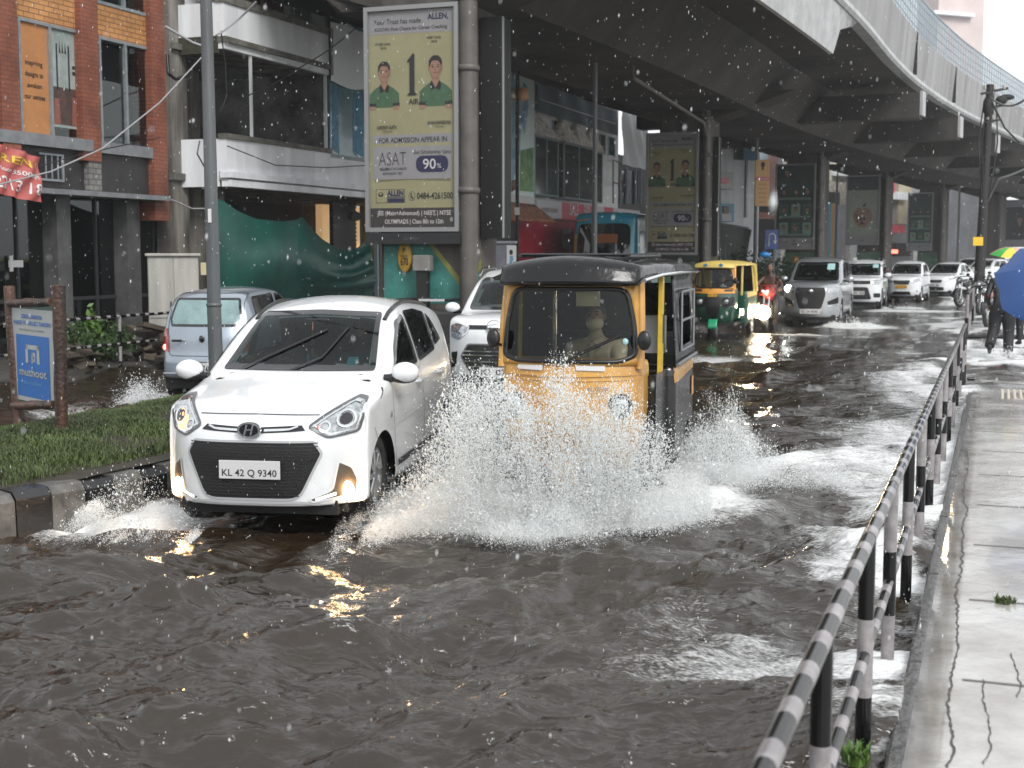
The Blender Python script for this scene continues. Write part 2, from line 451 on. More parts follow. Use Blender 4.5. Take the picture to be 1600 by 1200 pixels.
def seat(root, x, y, z=.3, w_=.42, head=True):
    q = MB(); q.box((x, y, z + .12), (w_, .46, .16)); q.box((x, y + .27, z + .42), (w_, .12, .58), (-.18, 0, 0))
    if head: q.box((x, y + .33, z + .80), (w_ * .5, .09, .16))
    return q.build('seat', FAB, root, bevel=.04)
# ---------------------------------------------------------------- people: one skinned surface from a jointed skeleton
def person(name, label, P, cloth, skin=SKIN, legs=None, hair=HAIR, head_r=.105, group=None, bulk=1., hood=None, mask=None, loc=(0, 0, 0), rz=0., bodymat=None, helmet=None, fingers=True, hs=1., face=True):
    """P: joints dict in local metres: hip, chest, neck, head, and l/r sh, el, wr, hp, kn, an, toe; figure faces -y"""
    root = empty(name, label, 'person', loc, rz, group)
    J = {k: Vector(v) for k, v in P.items()}; v = []; e = []; r = []
    def pt(p, rad): v.append(p); r.append(rad); return len(v) - 1
    def chain(s, pts):
        a = s
        for p, rad in pts:
            b = pt(p, rad); e.append((a, b)); a = b
        return a
    b = bulk
    h = pt(J['hip'], .135 * b); c1 = chain(h, [(J['hip'].lerp(J['chest'], .5), .125 * b), (J['chest'], .145 * b)])
    nk = chain(c1, [(J['chest'].lerp(J['neck'], .75), .09 * b), (J['neck'], .052), (J['neck'].lerp(J['head'], .5), .052)])
    for s in 'lr':
        if s + 'sh' in J:
            mid = J[s + 'sh']
            wr = chain(c1, [(mid, .062 * b), (mid.lerp(J[s + 'el'], .5), .052 * b), (J[s + 'el'], .044 * b), (J[s + 'el'].lerp(J[s + 'wr'], .5), .038 * b), (J[s + 'wr'], .026)])
        if s + 'hp' in J:
            chain(h, [(J[s + 'hp'], .095 * b), (J[s + 'hp'].lerp(J[s + 'kn'], .5), .08 * b), (J[s + 'kn'], .06 * b), (J[s + 'kn'].lerp(J[s + 'an'], .4), .056 * b), (J[s + 'an'], .042 * b), (J[s + 'toe'], .032)])
    me = bpy.data.meshes.new('body'); me.from_pydata(v, e, []); o = bpy.data.objects.new('body', me); COL.objects.link(o); o.parent = root
    m = o.modifiers.new('skin', 'SKIN'); me.skin_vertices.new() if not me.skin_vertices else None
    for i, q in enumerate(me.skin_vertices[0].data): q.radius = (r[i], r[i]); q.use_root = (i == 0)
    m.use_smooth_shade = True; s2 = o.modifiers.new('sub', 'SUBSURF'); s2.levels = s2.render_levels = 2
    me.materials.append(cloth)
    # head with face
    hd = J['head']; q = MB(); q.use(skin); nu, nv = 20, 16
    dirv = Vector(P.get('look', (0, -1, 0))).normalized(); rt = Matrix.Rotation(math.atan2(dirv.x, -dirv.y), 3, 'Z')
    vs = []; rx, ry, rz_ = .074 * hs, .092 * hs, .115 * hs
    for j in range(nv + 1):
        t = math.pi * j / nv
        for i in range(nu):
            p = 2 * math.pi * i / nu
            x, y, z = math.sin(t) * math.cos(p), math.sin(t) * math.sin(p), math.cos(t)
            k = 1 - .22 * max(0, -z)**1.5 * (1 if y < .3 else .5); yy = y - .10 * max(0, -z) * (y < 0)
            nose = .16 * math.exp(-((x / .16)**2 + ((z + .12) / .17)**2)) * (y < 0); eye = -.07 * (math.exp(-(((x - .38) / .18)**2 + ((z - .08) / .12)**2)) + math.exp(-(((x + .38) / .18)**2 + ((z - .08) / .12)**2))) * (y < 0)
            vs.append(rt @ Vector((x * rx * k, (yy - nose - eye) * ry, z * rz_)) + hd)
    q.add(vs, [(j * nu + i, (j + 1) * nu + i, (j + 1) * nu + (i + 1) % nu, j * nu + (i + 1) % nu) for j in range(nv) for i in range(nu)], True)
    for s in (-1, 1): q.ell(rt @ Vector((s * .075 * hs, .01, -.005)) + hd, (.012, .022, .032), 8, 6)
    if face:
        q.use(HAIR)
        for s in (-1, 1): q.ell(rt @ Vector((s * .029 * hs, -.086 * hs, .012)) + hd, (.013, .006, .007), 8, 6); q.box(rt @ Vector((s * .029 * hs, -.090 * hs, .034)) + hd, (.032, .008, .007))
        q.use(mat('lips', (.16, .06, .05), .5)); q.ell(rt @ Vector((0, -.094 * hs, -.055)) + hd, (.024, .008, .006), 10, 6)
    hdo = q.build('head', None, root)
    if helmet:
        q = MB(); q.ell(hd + Vector((0, .01, .02)), (.125, .14, .135), 20, 14); q.build('helmet', helmet, root)
        q = MB(); q.ell(hd + rt @ Vector((0, -.05, -.01)), (.1, .095, .06), 16, 10); q.build('visor', GLD, root)
    elif hair:
        q = MB(); q.ell(hd + rt @ Vector((0, .018, .03)), (.084 * hs, .098 * hs, .106 * hs), 18, 12); q.build('hair', hair, root)
    if mask:
        q = MB(); q.ell(hd + rt @ Vector((0, -.03, -.055)), (.07, .078, .058), 16, 10); q.build('face_mask', mask, root)
    # hands: palm with four fingers and a thumb
    for s, sg in (('l', -1), ('r', 1)):
        if s + 'wr' not in J: continue
        wv = J[s + 'wr']; d = (wv - J[s + 'el']).normalized(); gr = P.get('grip'); d = Vector(gr).normalized() if gr else d
        a = d.cross(Vector((0, 0, 1))); a = a.normalized() if a.length > .1 else Vector((1, 0, 0)); u = a.cross(d).normalized()
        q = MB(); q.tube([wv - d * .01, wv + d * .035, wv + d * .085], [.024, .036, .03], 10)
        for k, l in zip((-1.5, -.5, .5, 1.5), (.055, .07, .072, .06)):
            p0 = wv + d * .08 + a * k * .017; cu = -u * .5 if not gr else -u * 1.1
            p1 = p0 + (d + cu * .4).normalized() * l * .5; p2 = p1 + (d * .4 + cu).normalized() * l * .5
            q.tube([p0, p1, p2], [.0095, .0088, .007], 6)
        p0 = wv + d * .03 + a * -sg * .03; q.tube([p0, p0 + (d * .6 - a * sg * .8).normalized() * .035, p0 + (d * 1.2 - a * sg * .6 - u * .4).normalized() * .06], [.012, .011, .008], 6)
        q.build('hand', skin, root)
    if legs and 'lhp' in J:
        q = MB()
        for s in 'lr':
            q.tube([J['hip'].lerp(J[s + 'hp'], .5), J[s + 'hp'], J[s + 'hp'].lerp(J[s + 'kn'], .5), J[s + 'kn'], J[s + 'kn'].lerp(J[s + 'an'], .5), J[s + 'an'] + Vector((0, 0, .03))], [.13 * b, .115 * b, .098 * b, .082 * b, .075 * b, .07 * b], 12)
        q.build('trousers', legs, root)
        for s in 'lr': q = MB(); q.tube([J[s + 'an'] + Vector((0, .03, -.03)), J[s + 'an'] + Vector((0, -.02, -.03)), J[s + 'toe'] + Vector((0, -.02, -.005))], [.035, .045, .032], 8); q.build('shoe', BLACKP, root)
    return root
# ---------------------------------------------------------------- the white hatchback
HB_L = 3.77; K = 1.08
HB = dict(L=HB_L, top=[(0, .70), (.1, .775), (.3, .84), (.6, .905), (.95, .975), (1.04, 1.01), (1.7, 1.41), (1.85, 1.46), (2.3, 1.52), (2.9, 1.49), (3.3, 1.42), (3.5, 1.22), (3.68, .98), (3.77, .88)],
          crown=[(0, .03), (.6, .05), (1.1, .05), (1.8, .07), (3.0, .08), (3.77, .05)], zb=[(0, .17), (.5, .17), (.9, .2), (3, .2), (3.77, .24)],
          half=[(0, .64 * K), (.3, .665 * K), (.8, .685 * K), (1.8, .69 * K), (3, .68 * K), (3.5, .655 * K), (3.77, .60 * K)],
          tumble=[(.15, .99), (.3, 1.0), (.6, 1.0), (.85, .985), (.98, .95), (1.2, .87), (1.45, .765), (1.55, .73)],
          front=[(.17, .01), (.3, .0), (.5, .0), (.66, .02), (.78, .08)], fc=.36, fp=3.4, rear=[(.2, 3.72), (.5, 3.77), (.8, 3.75), (1., 3.7)], rc=.2)
def hatchback():
    root = car_root('hatchback', 'white hatchback with lit fog lamps driving through the flood, plate KL 42 Q 9340', 387, 8.9, 8.5, HB_L, z=0.0)
    b = make_body(HB, root, 40, 130, 34); L2 = HB_L / 2
    ws = rounded([(-.585, 1.0), (0, .998), (.585, 1.0), (.54, 1.17), (.475, 1.40), (0, 1.42), (-.475, 1.40), (-.54, 1.17)], .14)
    wsi = shrink(ws, .035)
    sw1 = rounded([(-.70, .99), (-.50, 1.16), (-.20, 1.335), (.02, 1.39), (.10, .995)], .15)
    sw2 = rounded([(.17, 1.0), (.10, 1.405), (.45, 1.41), (.80, 1.37), (.86, 1.05)], .14)
    sw3 = rounded([(.90, 1.08), (.86, 1.36), (1.0, 1.30), (1.20, 1.12)], .15)
    rw = rounded([(-.52, 1.03), (.52, 1.03), (.44, 1.34), (-.44, 1.34)], .2)
    b.arches([(.72 - L2, .28), (3.05 - L2, .28)], .33, .40)
    b.cut(shrink(wsi, .0), 'f')
    for s in (sw1, sw2, sw3):
        b.cut(shrink(s, .03), 's'); b.cut(shrink(s, .03), 'S')
    b.cut(shrink(rw, .03), 'r')
    b.build('body_shell', WHITE)
    mb = MB()
    b.decal('windscreen_border', ws, 'f', GLOSSB, hole=wsi, off=.009, step=.014)
    b.decal('windscreen', wsi, 'f', GL, off=.007, step=.04)
    for s in (sw1, sw2, sw3):
        b.decal('window_border', s, 's', GLOSSB, hole=shrink(s, .03), mirror=True, off=.008, step=.015)
        b.decal('side_window', shrink(s, .029), 's', GL, mirror=True, off=.006, step=.03)
    b.decal('window_border', rw, 'r', GLOSSB, hole=shrink(rw, .035), off=.005); b.decal('rear_window', shrink(rw, .034), 'r', GL, off=.003, step=.05)
    # grille
    gr = rounded([(-.415, .612), (.415, .612), (.465, .53), (.325, .225), (-.325, .225), (-.465, .53)], .22)
    b.decal('grille', gr, 'f', BLACKM, off=.006)
    m = MB()
    for z in np.arange(.25, .61, .022): b.strip([(-.44 + max(0, .53 - z) * .42, z), (.44 - max(0, .53 - z) * .42, z)], .007, 'f', m, off=.010)
    m.build('grille_bars', BLACKP, root)
    b.line('grille_surround', gr, .016, 'f', mat('grille_edge_grey', (.35, .36, .37), .35), .008, closed=True)  # even pale grey line along the grille edge
    m = MB(); m.box((0, -L2 - .022, .455 - .028), (.425, .012, .125)); pl = m.build('number_plate', PLATE, root, bevel=.004)
    m = MB(); put_text(m, 'KL 42 Q 9340', 0, .385, .045, .38, .012, y=-L2 - .0295); m.build('plate_lettering', INK, pl)
    # slot with chrome bar and emblem
    b.decal('upper_slot', [(-.36, .682), (0, .665), (.36, .682), (.33, .715), (0, .70), (-.33, .715)], 'f', BLACKP, off=.006)
    b.line('chrome_strip', [(.31, .706), (.26, .69), (.09, .683)], .012, 'f', CHROME, .012, mirror=True)
    em = MB(); N = 28; c0 = (0, -L2 - .012, .695)
    for q, (a1, b1, yy, mt) in enumerate(((.082, .054, -.01, CHROME), (.066, .042, -.014, GLOSSB))):
        em.use(mt); vs = [(c0[0] + a1 * math.cos(2 * math.pi * k / N), c0[1] + yy, c0[2] + b1 * math.sin(2 * math.pi * k / N)) for k in range(N)]
        em.poly(vs, .02, (0, 1, 0))
    em.use(CHROME); yq = c0[1] - .018
    for sx in (-1, 1):
        xb = sx * .022; em.poly([(xb - .014, yq, .662), (xb - .002, yq, .660), (xb + .016, yq, .730), (xb + .004, yq, .732)], .006, (0, 1, 0))
    em.poly([(-.022, yq, .689), (.020, yq, .694), (.024, yq, .704), (-.018, yq, .699)], .006, (0, 1, 0))
    em.build('emblem', None, root)
    # headlamps
    hl = rounded([(.375, .705), (.46, .775), (.60, .868), (.665, .855), (.685, .76), (.655, .66), (.50, .632)], .18)
    b.decal('headlamp', hl, 'f', LENS, off=.007, mirror=True)
    b.line('headlamp_edge', hl, .014, 'f', mat('lamp_edge_grey', (.08, .085, .09), .3), .009, True, True)
    b.line('headlamp_reflector', shrink(hl, .02), .010, 'f', CHROME, .011, True, True)
    for a, c, rr in ((.585, .745, .052), (.47, .70, .03)):
        b.line('headlamp_ring', [(a + rr * math.cos(t), c + rr * math.sin(t)) for t in np.linspace(0, 2 * math.pi, 14)[:-1]], .012, 'f', CHROME, .012, True, True)
    b.decal('lamp_bowl', [(.585 + .038 * math.cos(t), .745 + .038 * math.sin(t)) for t in np.linspace(0, 2 * math.pi, 12)[:-1]], 'f', mat('dark_lamp_bowl', (.05, .05, .055), .12, .6), off=.010, mirror=True)
    b.decal('side_lamp', rounded([(-.60, .66), (-.50, .65), (-.50, .74), (-.60, .80)], .2), 'f', mat('amber_lit_lamp', (.6, .3, .15), .3, emit=(1, .5, .22), es=.9), off=.0095, step=.02)
    b.decal('side_lamp', rounded([(.425, .690), (.445, .690), (.445, .712), (.425, .705)], .2), 'f', mat('orange_bulb', (.7, .12, .05), .3), off=.012, step=.02)
    # fog lamp pockets
    fp = rounded([(.555, .47), (.625, .42), (.655, .33), (.645, .235), (.405, .205), (.385, .225), (.52, .275)], .2)
    b.decal('fog_lamp_pocket', fp, 'f', mat('fog_pocket_warm', (.12, .10, .08), .3, .5), off=.005, mirror=True)  # pocket base colour lightened and warmed to carry the fog lamp glow
    b.line('pocket_edge', fp, .012, 'f', WHITE, .008, True, True)
    b.decal('running_lamp', rounded([(.425, .214), (.54, .242), (.54, .262), (.42, .228)], .3), 'f', DRL, off=.011, mirror=True, step=.02)
    for s in (-1, 1):
        h, n_, _ = b.cast((s * .60, .268), 'f'); q = MB(); q.ell(h + Vector((0, -.006, 0)), (.050, .024, .056), 16, 12); q.build('fog_lamp', FOG, root)
    # bumper lip, seams
    m = MB(); b.strip([(-.45, .185), (-.33, .205), (.33, .205), (.45, .185)], .016, 'f', m, off=.006); m.build('bumper_lip', mat('lip_grey', (.4, .41, .42), .4), root)
    SEAM = mat('seam_dark', (.05, .05, .055), .6)
    b.line('panel_seam', [(-.42, .775), (0, .78), (.42, .775)], .006, 'f', SEAM, .003)
    for P in ([(.68, .84), (.86, .905)], [(.50, .66), (.58, .55), (.60, .5)], [(1.02, .98), (1.03, .6), (1.08, .3)], [(2.02, .98), (2.05, .6), (2.03, .28)], [(2.85, 1.0), (2.78, .66), (2.6, .3)]):
        b.line('panel_seam', [(a - L2, c) for a, c in P], .006, 's', SEAM, .003, mirror=True)
    b.line('side_crease', [(.95 - L2, .60), (2.9 - L2, .70)], .012, 's', mat('crease_white', (.55, .57, .59), .3, coat=.5), .004, mirror=True)
    b.decal('side_moulding', rounded([(1.1 - L2, .30), (2.65 - L2, .33), (2.6 - L2, .38), (1.12 - L2, .345)], .2), 's', BLACKP, off=.008, mirror=True)
    b.decal('side_repeater', [(.93 - L2 + .022 * math.cos(t), .70 + .022 * math.sin(t)) for t in np.linspace(0, 6.28, 11)[:-1]], 's', LENS, off=.01, mirror=True, step=.015)
    for yy in (1.86, 2.72):
        for s in (1, -1):
            h, n_, _ = b.cast((yy - L2, .86), 's' if s > 0 else 'S'); q = MB()
            q.tube([h + Vector((0, -.08, 0)), h + Vector((s * .03, -.05, 0)), h + Vector((s * .03, .05, 0)), h + Vector((0, .08, 0))], .012, 8); q.build('door_handle', WHITE, root)
    b.decal('tail_lamp', rounded([(3.42 - L2, .72), (3.36 - L2, .92), (3.55 - L2, .98), (3.66 - L2, .80)], .2), 's', RED, off=.006, mirror=True)
    b.decal('sail_panel', [(-.86, 1.05), (-.78, 1.10), (-.72, 1.12), (-.73, 1.03)], 's', BLACKP, off=.008, mirror=True)
    # roof rails
    for s in (-1, 1):
        q = MB(); P = []
        for yy in np.linspace(-.22, 1.25, 12):
            h, n_, _ = b.cast((s * .515, yy), 't')
            k = math.sin(math.pi * (yy + .22) / 1.47); P.append(h + Vector((0, 0, .002 + .014 * k**.5)))
        q.tube(P, .017, 8); q.build('roof_rail', BLACKP, root)
    mirror_wing(root, .70, -.86, 1.0, 1, WHITE, 1.12); mirror_wing(root, -.70, -.86, 1.0, -1, WHITE, 1.12)
    for (yy, s) in ((.72, 1), (.72, -1), (3.05, 1), (3.05, -1)):
        wheel(root, s * .60, yy - L2, .29, .30, .17, SILVERR, side=s)
        q = MB(); q.lathe([(.335, -s * .10), (.335, s * .03)], (s * .65, yy - L2, .28), 'x', 28); q.lathe([(.33, -.1 * s), (.001, -.1 * s)], (s * .58, yy - L2, .28), 'x', 24); q.build('wheel_well', BLACKM, root)
    q = MB(); q.box((0, 0, .19), (1.2, 3.3, .16)); q.box((0, -1.62, .15), (1.1, .2, .10)); q.build('underbody', BLACKM, root)
    # inside
    q = MB(); q.box((0, .2, .38), (1.2, 3.2, .3)); q.box((0, -.82, .84), (1.2, .3, .22)); q.build('dashboard_and_floor', FAB, root, bevel=.03)
    for x in (-.30, .30): seat(root, x, -.15, .42)
    seat(root, 0, .78, .42, 1.08, False)
    for x in (-.32, .32): q = MB(); q.box((x, 1.1, 1.2), (.2, .09, .16)); q.build('headrest', FAB, root, bevel=.04)
    q = MB(); q.lathe([(.17 + .012 * math.cos(t), .012 * math.sin(t)) for t in np.linspace(0, 6.28, 9)], (0, 0, 0), 'z', 24); q.box((0, 0, 0), (.32, .03, .015)); q.box((0, -.08, 0), (.03, .16, .015))
    o = q.build('steering_wheel', FAB, root); o.location = (-.30, -.62, .98); o.rotation_euler = (R(62), 0, 0)
    # stickers, wipers, hanging charm
    for (pl, mt) in ((((.36, 1.02), (.435, 1.02), (.43, 1.09), (.355, 1.09)), mat('cyan_sticker', (.10, .50, .60), .5)), (((.31, 1.375), (.39, 1.375), (.388, 1.392), (.31, 1.392)), mat('pale_sticker', (.3, .5, .5), .5)), (((.40, 1.372), (.44, 1.370), (.438, 1.388), (.398, 1.39)), mat('pale_sticker', (.3, .5, .5), .5)),
                     (((-.45, 1.36), (-.41, 1.365), (-.40, 1.385), (-.44, 1.38)), mat('blue_sticker', (.03, .25, .55), .5)), (((-.55, 1.05), (-.535, 1.05), (-.53, 1.08), (-.545, 1.08)), mat('cyan_sticker', (.10, .50, .60), .5))):
        b.decal('windscreen_sticker', pl, 'f', mt, off=.006, step=.03)
    for P in ([(-.42, 1.0), (-.30, 1.06), (.12, 1.27)], [(-.02, 1.0), (.16, 1.08), (.28, 1.29)]):
        m = MB(); b.strip(P, .012, 'f', m, off=.02); b.strip([P[1], P[2]], .02, 'f', m, off=.014); m.build('wiper', BLACKP, root)
    q = MB(); q.tube([(.0, -.42, 1.34), (.0, -.44, 1.20)], .004, 5); q.use(mat('charm_brown', (.22, .1, .07), .7)); q.ell((0, -.45, 1.18), (.02, .015, .03)); q.ell((0, -.45, 1.10), (.015, .012, .045)); q.use(mat('charm_blue', (.02, .3, .5), .4)); q.ell((-.03, -.46, 1.06), (.010, .010, .035)); q.build('hanging_charm', BLACKP, root)
    q = MB(); q.box((0, -.30, 1.33), (.20, .03, .06)); q.build('inner_mirror', BLACKP, root, bevel=.01)
    return root, b
hb_root, hb_body = hatchback()
def sitting(x, y, z, look=(0, -1, 0), arms=((-.16, -.52, .50), (.16, -.52, .50))):
    return dict(hip=(x, y, z + .10), chest=(x, y + .10, z + .46), neck=(x, y + .10, z + .62), head=(x, y + .07, z + .77), look=look,
                lsh=(x - .17, y + .10, z + .53), lel=(x - .24, y - .14, z + .33), lwr=(x + arms[0][0], y + arms[0][1] + .12, z + arms[0][2]),
                rsh=(x + .17, y + .10, z + .53), rel=(x + .24, y - .14, z + .33), rwr=(x + arms[1][0], y + arms[1][1] + .12, z + arms[1][2]),
                lhp=(x - .09, y, z + .08), lkn=(x - .11, y - .42, z + .12), lan=(x - .11, y - .52, z - .22), ltoe=(x - .11, y - .66, z - .25),
                rhp=(x + .09, y, z + .08), rkn=(x + .11, y - .42, z + .12), ran=(x + .11, y - .52, z - .22), rtoe=(x + .11, y - .66, z - .25))
def sit_in(root, label, x, y, z, cloth, grp=None, **kw):
    P = sitting(0, 0, 0, arms=kw.pop('arms', ((-.16, -.52, .50), (.16, -.52, .50))))
    M = Matrix.Translation(root.location) @ Euler(root.rotation_euler).to_matrix().to_4x4(); l = M @ Vector((x, y, z))
    return person('person', label, P, cloth, loc=l, rz=root.rotation_euler[2], group=grp, hs=.92, **kw)
DKC = mat('dark_shirt', (.03, .028, .03), .85)
sit_in(hb_root, 'driver behind the steering wheel of the white hatchback, dark shirt', -.30, -.16, .52, DKC)
sit_in(hb_root, 'front passenger in dark clothes in the white hatchback', .30, -.16, .50, DKC, arms=((-.1, -.35, .2), (.1, -.35, .2)))
# ---------------------------------------------------------------- the other cars
def profile(L, W, H, lip, cowl, roof, back, ground=.2, fc=.3, box=.8):
    """lip: bonnet front height; cowl (y,z); roof: (y,z) where the windscreen ends; back: list of (y,z) after the roof peak"""
    yp = roof[0] + .6
    return dict(L=L, top=[(0, lip - .07), (.1, lip), (cowl[0] * .5, (lip + cowl[1]) / 2 + .02), (cowl[0] - .06, cowl[1] - .02), (cowl[0], cowl[1])] + [roof, (roof[0] + .15, roof[1] + .04), (yp, H)] + back,
                crown=[(0, .03), (cowl[0], .05), (yp, .06), (L, .05)], zb=[(0, ground), (L, ground + .03)],
                half=[(0, W * .93), (.35, W * .98), (1, W), (L - .6, W), (L - .15, W * .96), (L, W * .9)],
                tumble=[(ground, .97), (.4, 1), (cowl[1] * .8, 1), (cowl[1], .96), (H - .12, box), (H, box - .03)],
                front=[(ground, .05), (ground + .15, 0), (lip - .2, .0), (lip, .06)], fc=fc, fp=3.2, rear=[(ground, L - .03), (.5, L), (cowl[1], L - .03), (H, L - .1)], rc=.15)
def traffic_car(root, P, paint, F_, ws, sides, wheels, rw=None, wr=.31, lod=(26, 70, 22), plate=None, mirrors=None, seam=None, extra=None, ghost=GL):
    b = make_body(P, root, *lod, it=3); L2 = P['L'] / 2; W = max(a[1] for a in P['half'])
    b.arches([(wheels[0] - L2, wr - .01), (wheels[1] - L2, wr - .01)], wr + .04, W * .6)
    b.cut(shrink(ws, .05), 'f')
    if rw: b.cut(shrink(rw, .04), 'r')
    for s in sides: b.cut(shrink(s, .035), 's'); b.cut(shrink(s, .035), 'S')
    b.build('body_shell', paint)
    b.decal('windscreen', ws, 'f', GLOSSB, hole=shrink(ws, .035), off=.005); b.decal('windscreen_glass', shrink(ws, .033), 'f', GLD if ghost is None else ghost, off=.003, step=.08)
    if rw: b.decal('rear_window_border', rw, 'r', GLOSSB, hole=shrink(rw, .03), off=.005); b.decal('rear_window', shrink(rw, .028), 'r', GL, off=.003, step=.08)
    for s in sides:
        b.decal('window_border', s, 's', GLOSSB, hole=shrink(s, .03), mirror=True, off=.005); b.decal('side_window', shrink(s, .028), 's', GL, mirror=True, off=.003, step=.08)
    for (nm, pl, ax, m, off, mir) in F_: b.decal(nm, pl, ax, m, off=off, mirror=mir, step=.03)
    for y in wheels:
        for s in (1, -1):
            wheel(root, s * (W - .10), y - L2, wr, wr, .18, SILVERR, side=s, spokes=6)
            q = MB(); q.lathe([(wr + .045, -s * .12), (wr + .045, s * .02)], (s * (W - .06), y - L2, wr - .01), 'x', 20); q.lathe([(wr + .04, 0), (.001, 0)], (s * (W - .22), y - L2, wr), 'x', 16); q.build('wheel_well', BLACKM, root)
    q = MB(); zc = P['top'][4][1]; q.box((0, .25, .42), (W * 1.7, P['L'] - 1.0, .3)); q.box((0, P['top'][4][0] - L2 + .1, zc - .16), (W * 1.6, .5, .2)); q.build('floor_and_dashboard', FAB, root)
    q = MB(); q.box((0, 0, .20), (W * 1.75, P['L'] - .4, .14)); q.build('underbody', BLACKM, root)
    for x in (-W * .42, W * .42): seat(root, x, P['top'][5][0] - L2 + .35, zc - .6, W * .6)
    if mirrors:
        for s in (1, -1): mirror_wing(root, s * mirrors[0], mirrors[1] - L2, mirrors[2], s, paint, mirrors[3] if len(mirrors) > 3 else 1.1)
    if plate:
        z, w_, h_, txt, pm, ax = plate; sg = -1 if ax == 'f' else 1; y0 = sg * (L2 + .02)
        q = MB(); q.box((0, y0, z), (w_, .012, h_)); pl = q.build('number_plate', pm, root)
        q = MB(); put_text(q, txt, 0, z - h_ * .3, h_ * .6, w_ * .85, .012, y=0, mapf=lambda v: (v[0] * -sg, y0 + sg * .0075, v[2])); q.build('plate_lettering', INK, pl)
    if seam:
        for P_ in seam: b.line('panel_seam', [(a - L2, c) for a, c in P_], .008, 's', MATS['seam_dark'], .003, mirror=True)
    return b
def C(pts): return rounded(pts, .16)
# compact SUV behind the rickshaw
def compact_suv():
    L = 3.9; W = .66
    root = car_root('compact_suv', 'white compact SUV with slatted grille, half hidden behind the yellow auto rickshaw', 772, 16.9, 9, L)
    P = profile(L, W, 1.66, 1.02, (1.05, 1.12), (1.75, 1.54), [(3.3, 1.60), (3.7, 1.35), (3.85, 1.0), (3.9, .8)], .24, .30, .80); L2 = L / 2
    hl = C([(.33, .93), (.52, .965), (.60, .94), (.60, .80), (.48, .775), (.36, .86)])
    Fl = [('upper_slot', C([(-.34, .905), (.34, .905), (.34, .955), (-.34, .955)]), 'f', BLACKP, .006, False),
          ('grille', C([(-.34, .72), (.34, .72), (.44, .56), (.32, .36), (-.32, .36), (-.44, .56)]), 'f', BLACKM, .006, False),
          ('headlamp', hl, 'f', LENS, .007, True), ('fog_lamp_pocket', C([(.50, .62), (.60, .60), (.60, .40), (.52, .42)]), 'f', BLACKP, .006, True),
          ('lower_intake', C([(-.5, .25), (.5, .25), (.45, .33), (-.45, .33)]), 'f', BLACKP, .006, False)]
    b = traffic_car(root, P, WHITE, Fl, C([(-.54, 1.11), (.54, 1.11), (.46, 1.53), (-.46, 1.53)]), [C([(1.35 - L2, 1.13), (1.75 - L2, 1.47), (2.2 - L2, 1.52), (2.25 - L2, 1.14)]), C([(2.33 - L2, 1.14), (2.3 - L2, 1.52), (3.1 - L2, 1.48), (3.2 - L2, 1.18)])],
                    (.75, 3.15), C([(-.45, 1.1), (.45, 1.1), (.4, 1.5), (-.4, 1.5)]), plate=(.37, .38, .12, 'KL 07', PLATE, 'f'), mirrors=(W, 1.25, 1.13), seam=[[(1.2, 1.1), (1.2, .5)], [(2.28, 1.1), (2.28, .4)]])
    b.line('headlamp_edge', hl, .012, 'f', CHROME, .01, True, True)
    for z, w_ in ((.63, .40), (.58, .42), (.50, .42), (.44, .38)): b.line('grille_bar', [(-w_, z), (w_, z)], .018, 'f', CHROME, .016)
    b.line('grille_surround', C([(-.34, .72), (.34, .72), (.44, .56), (.32, .36), (-.32, .36), (-.44, .56)]), .02, 'f', mat('grille_trim_grey', (.2, .21, .22), .3, .5), .012, closed=True)
    q = MB(); q.ell((0, -L2 - .0, .93), (.09, .03, .05), 20, 8); q.use(CHROME); q.lathe([(.09, 0), (.1, .012), (.09, .02)], (0, -L2 - .02, .93), 'y', 20); q.build('emblem', GLOSSB, root)
    for s in (1, -1):
        q = MB(); q.tube([(s * .50, 1.75 - L2, 1.56), (s * .50, 1.95 - L2, 1.64), (s * .50, 3.0 - L2, 1.66), (s * .50, 3.2 - L2, 1.59)], .018, 8); q.build('roof_rail', CHROME, root)
compact_suv()
SILVER = mat('silver_car_paint', (.36, .38, .40), .28, .55, coat=1.)
BLUESILVER = mat('blue_silver_car_paint', (.27, .315, .365), .3, .4, coat=1., var=.1)
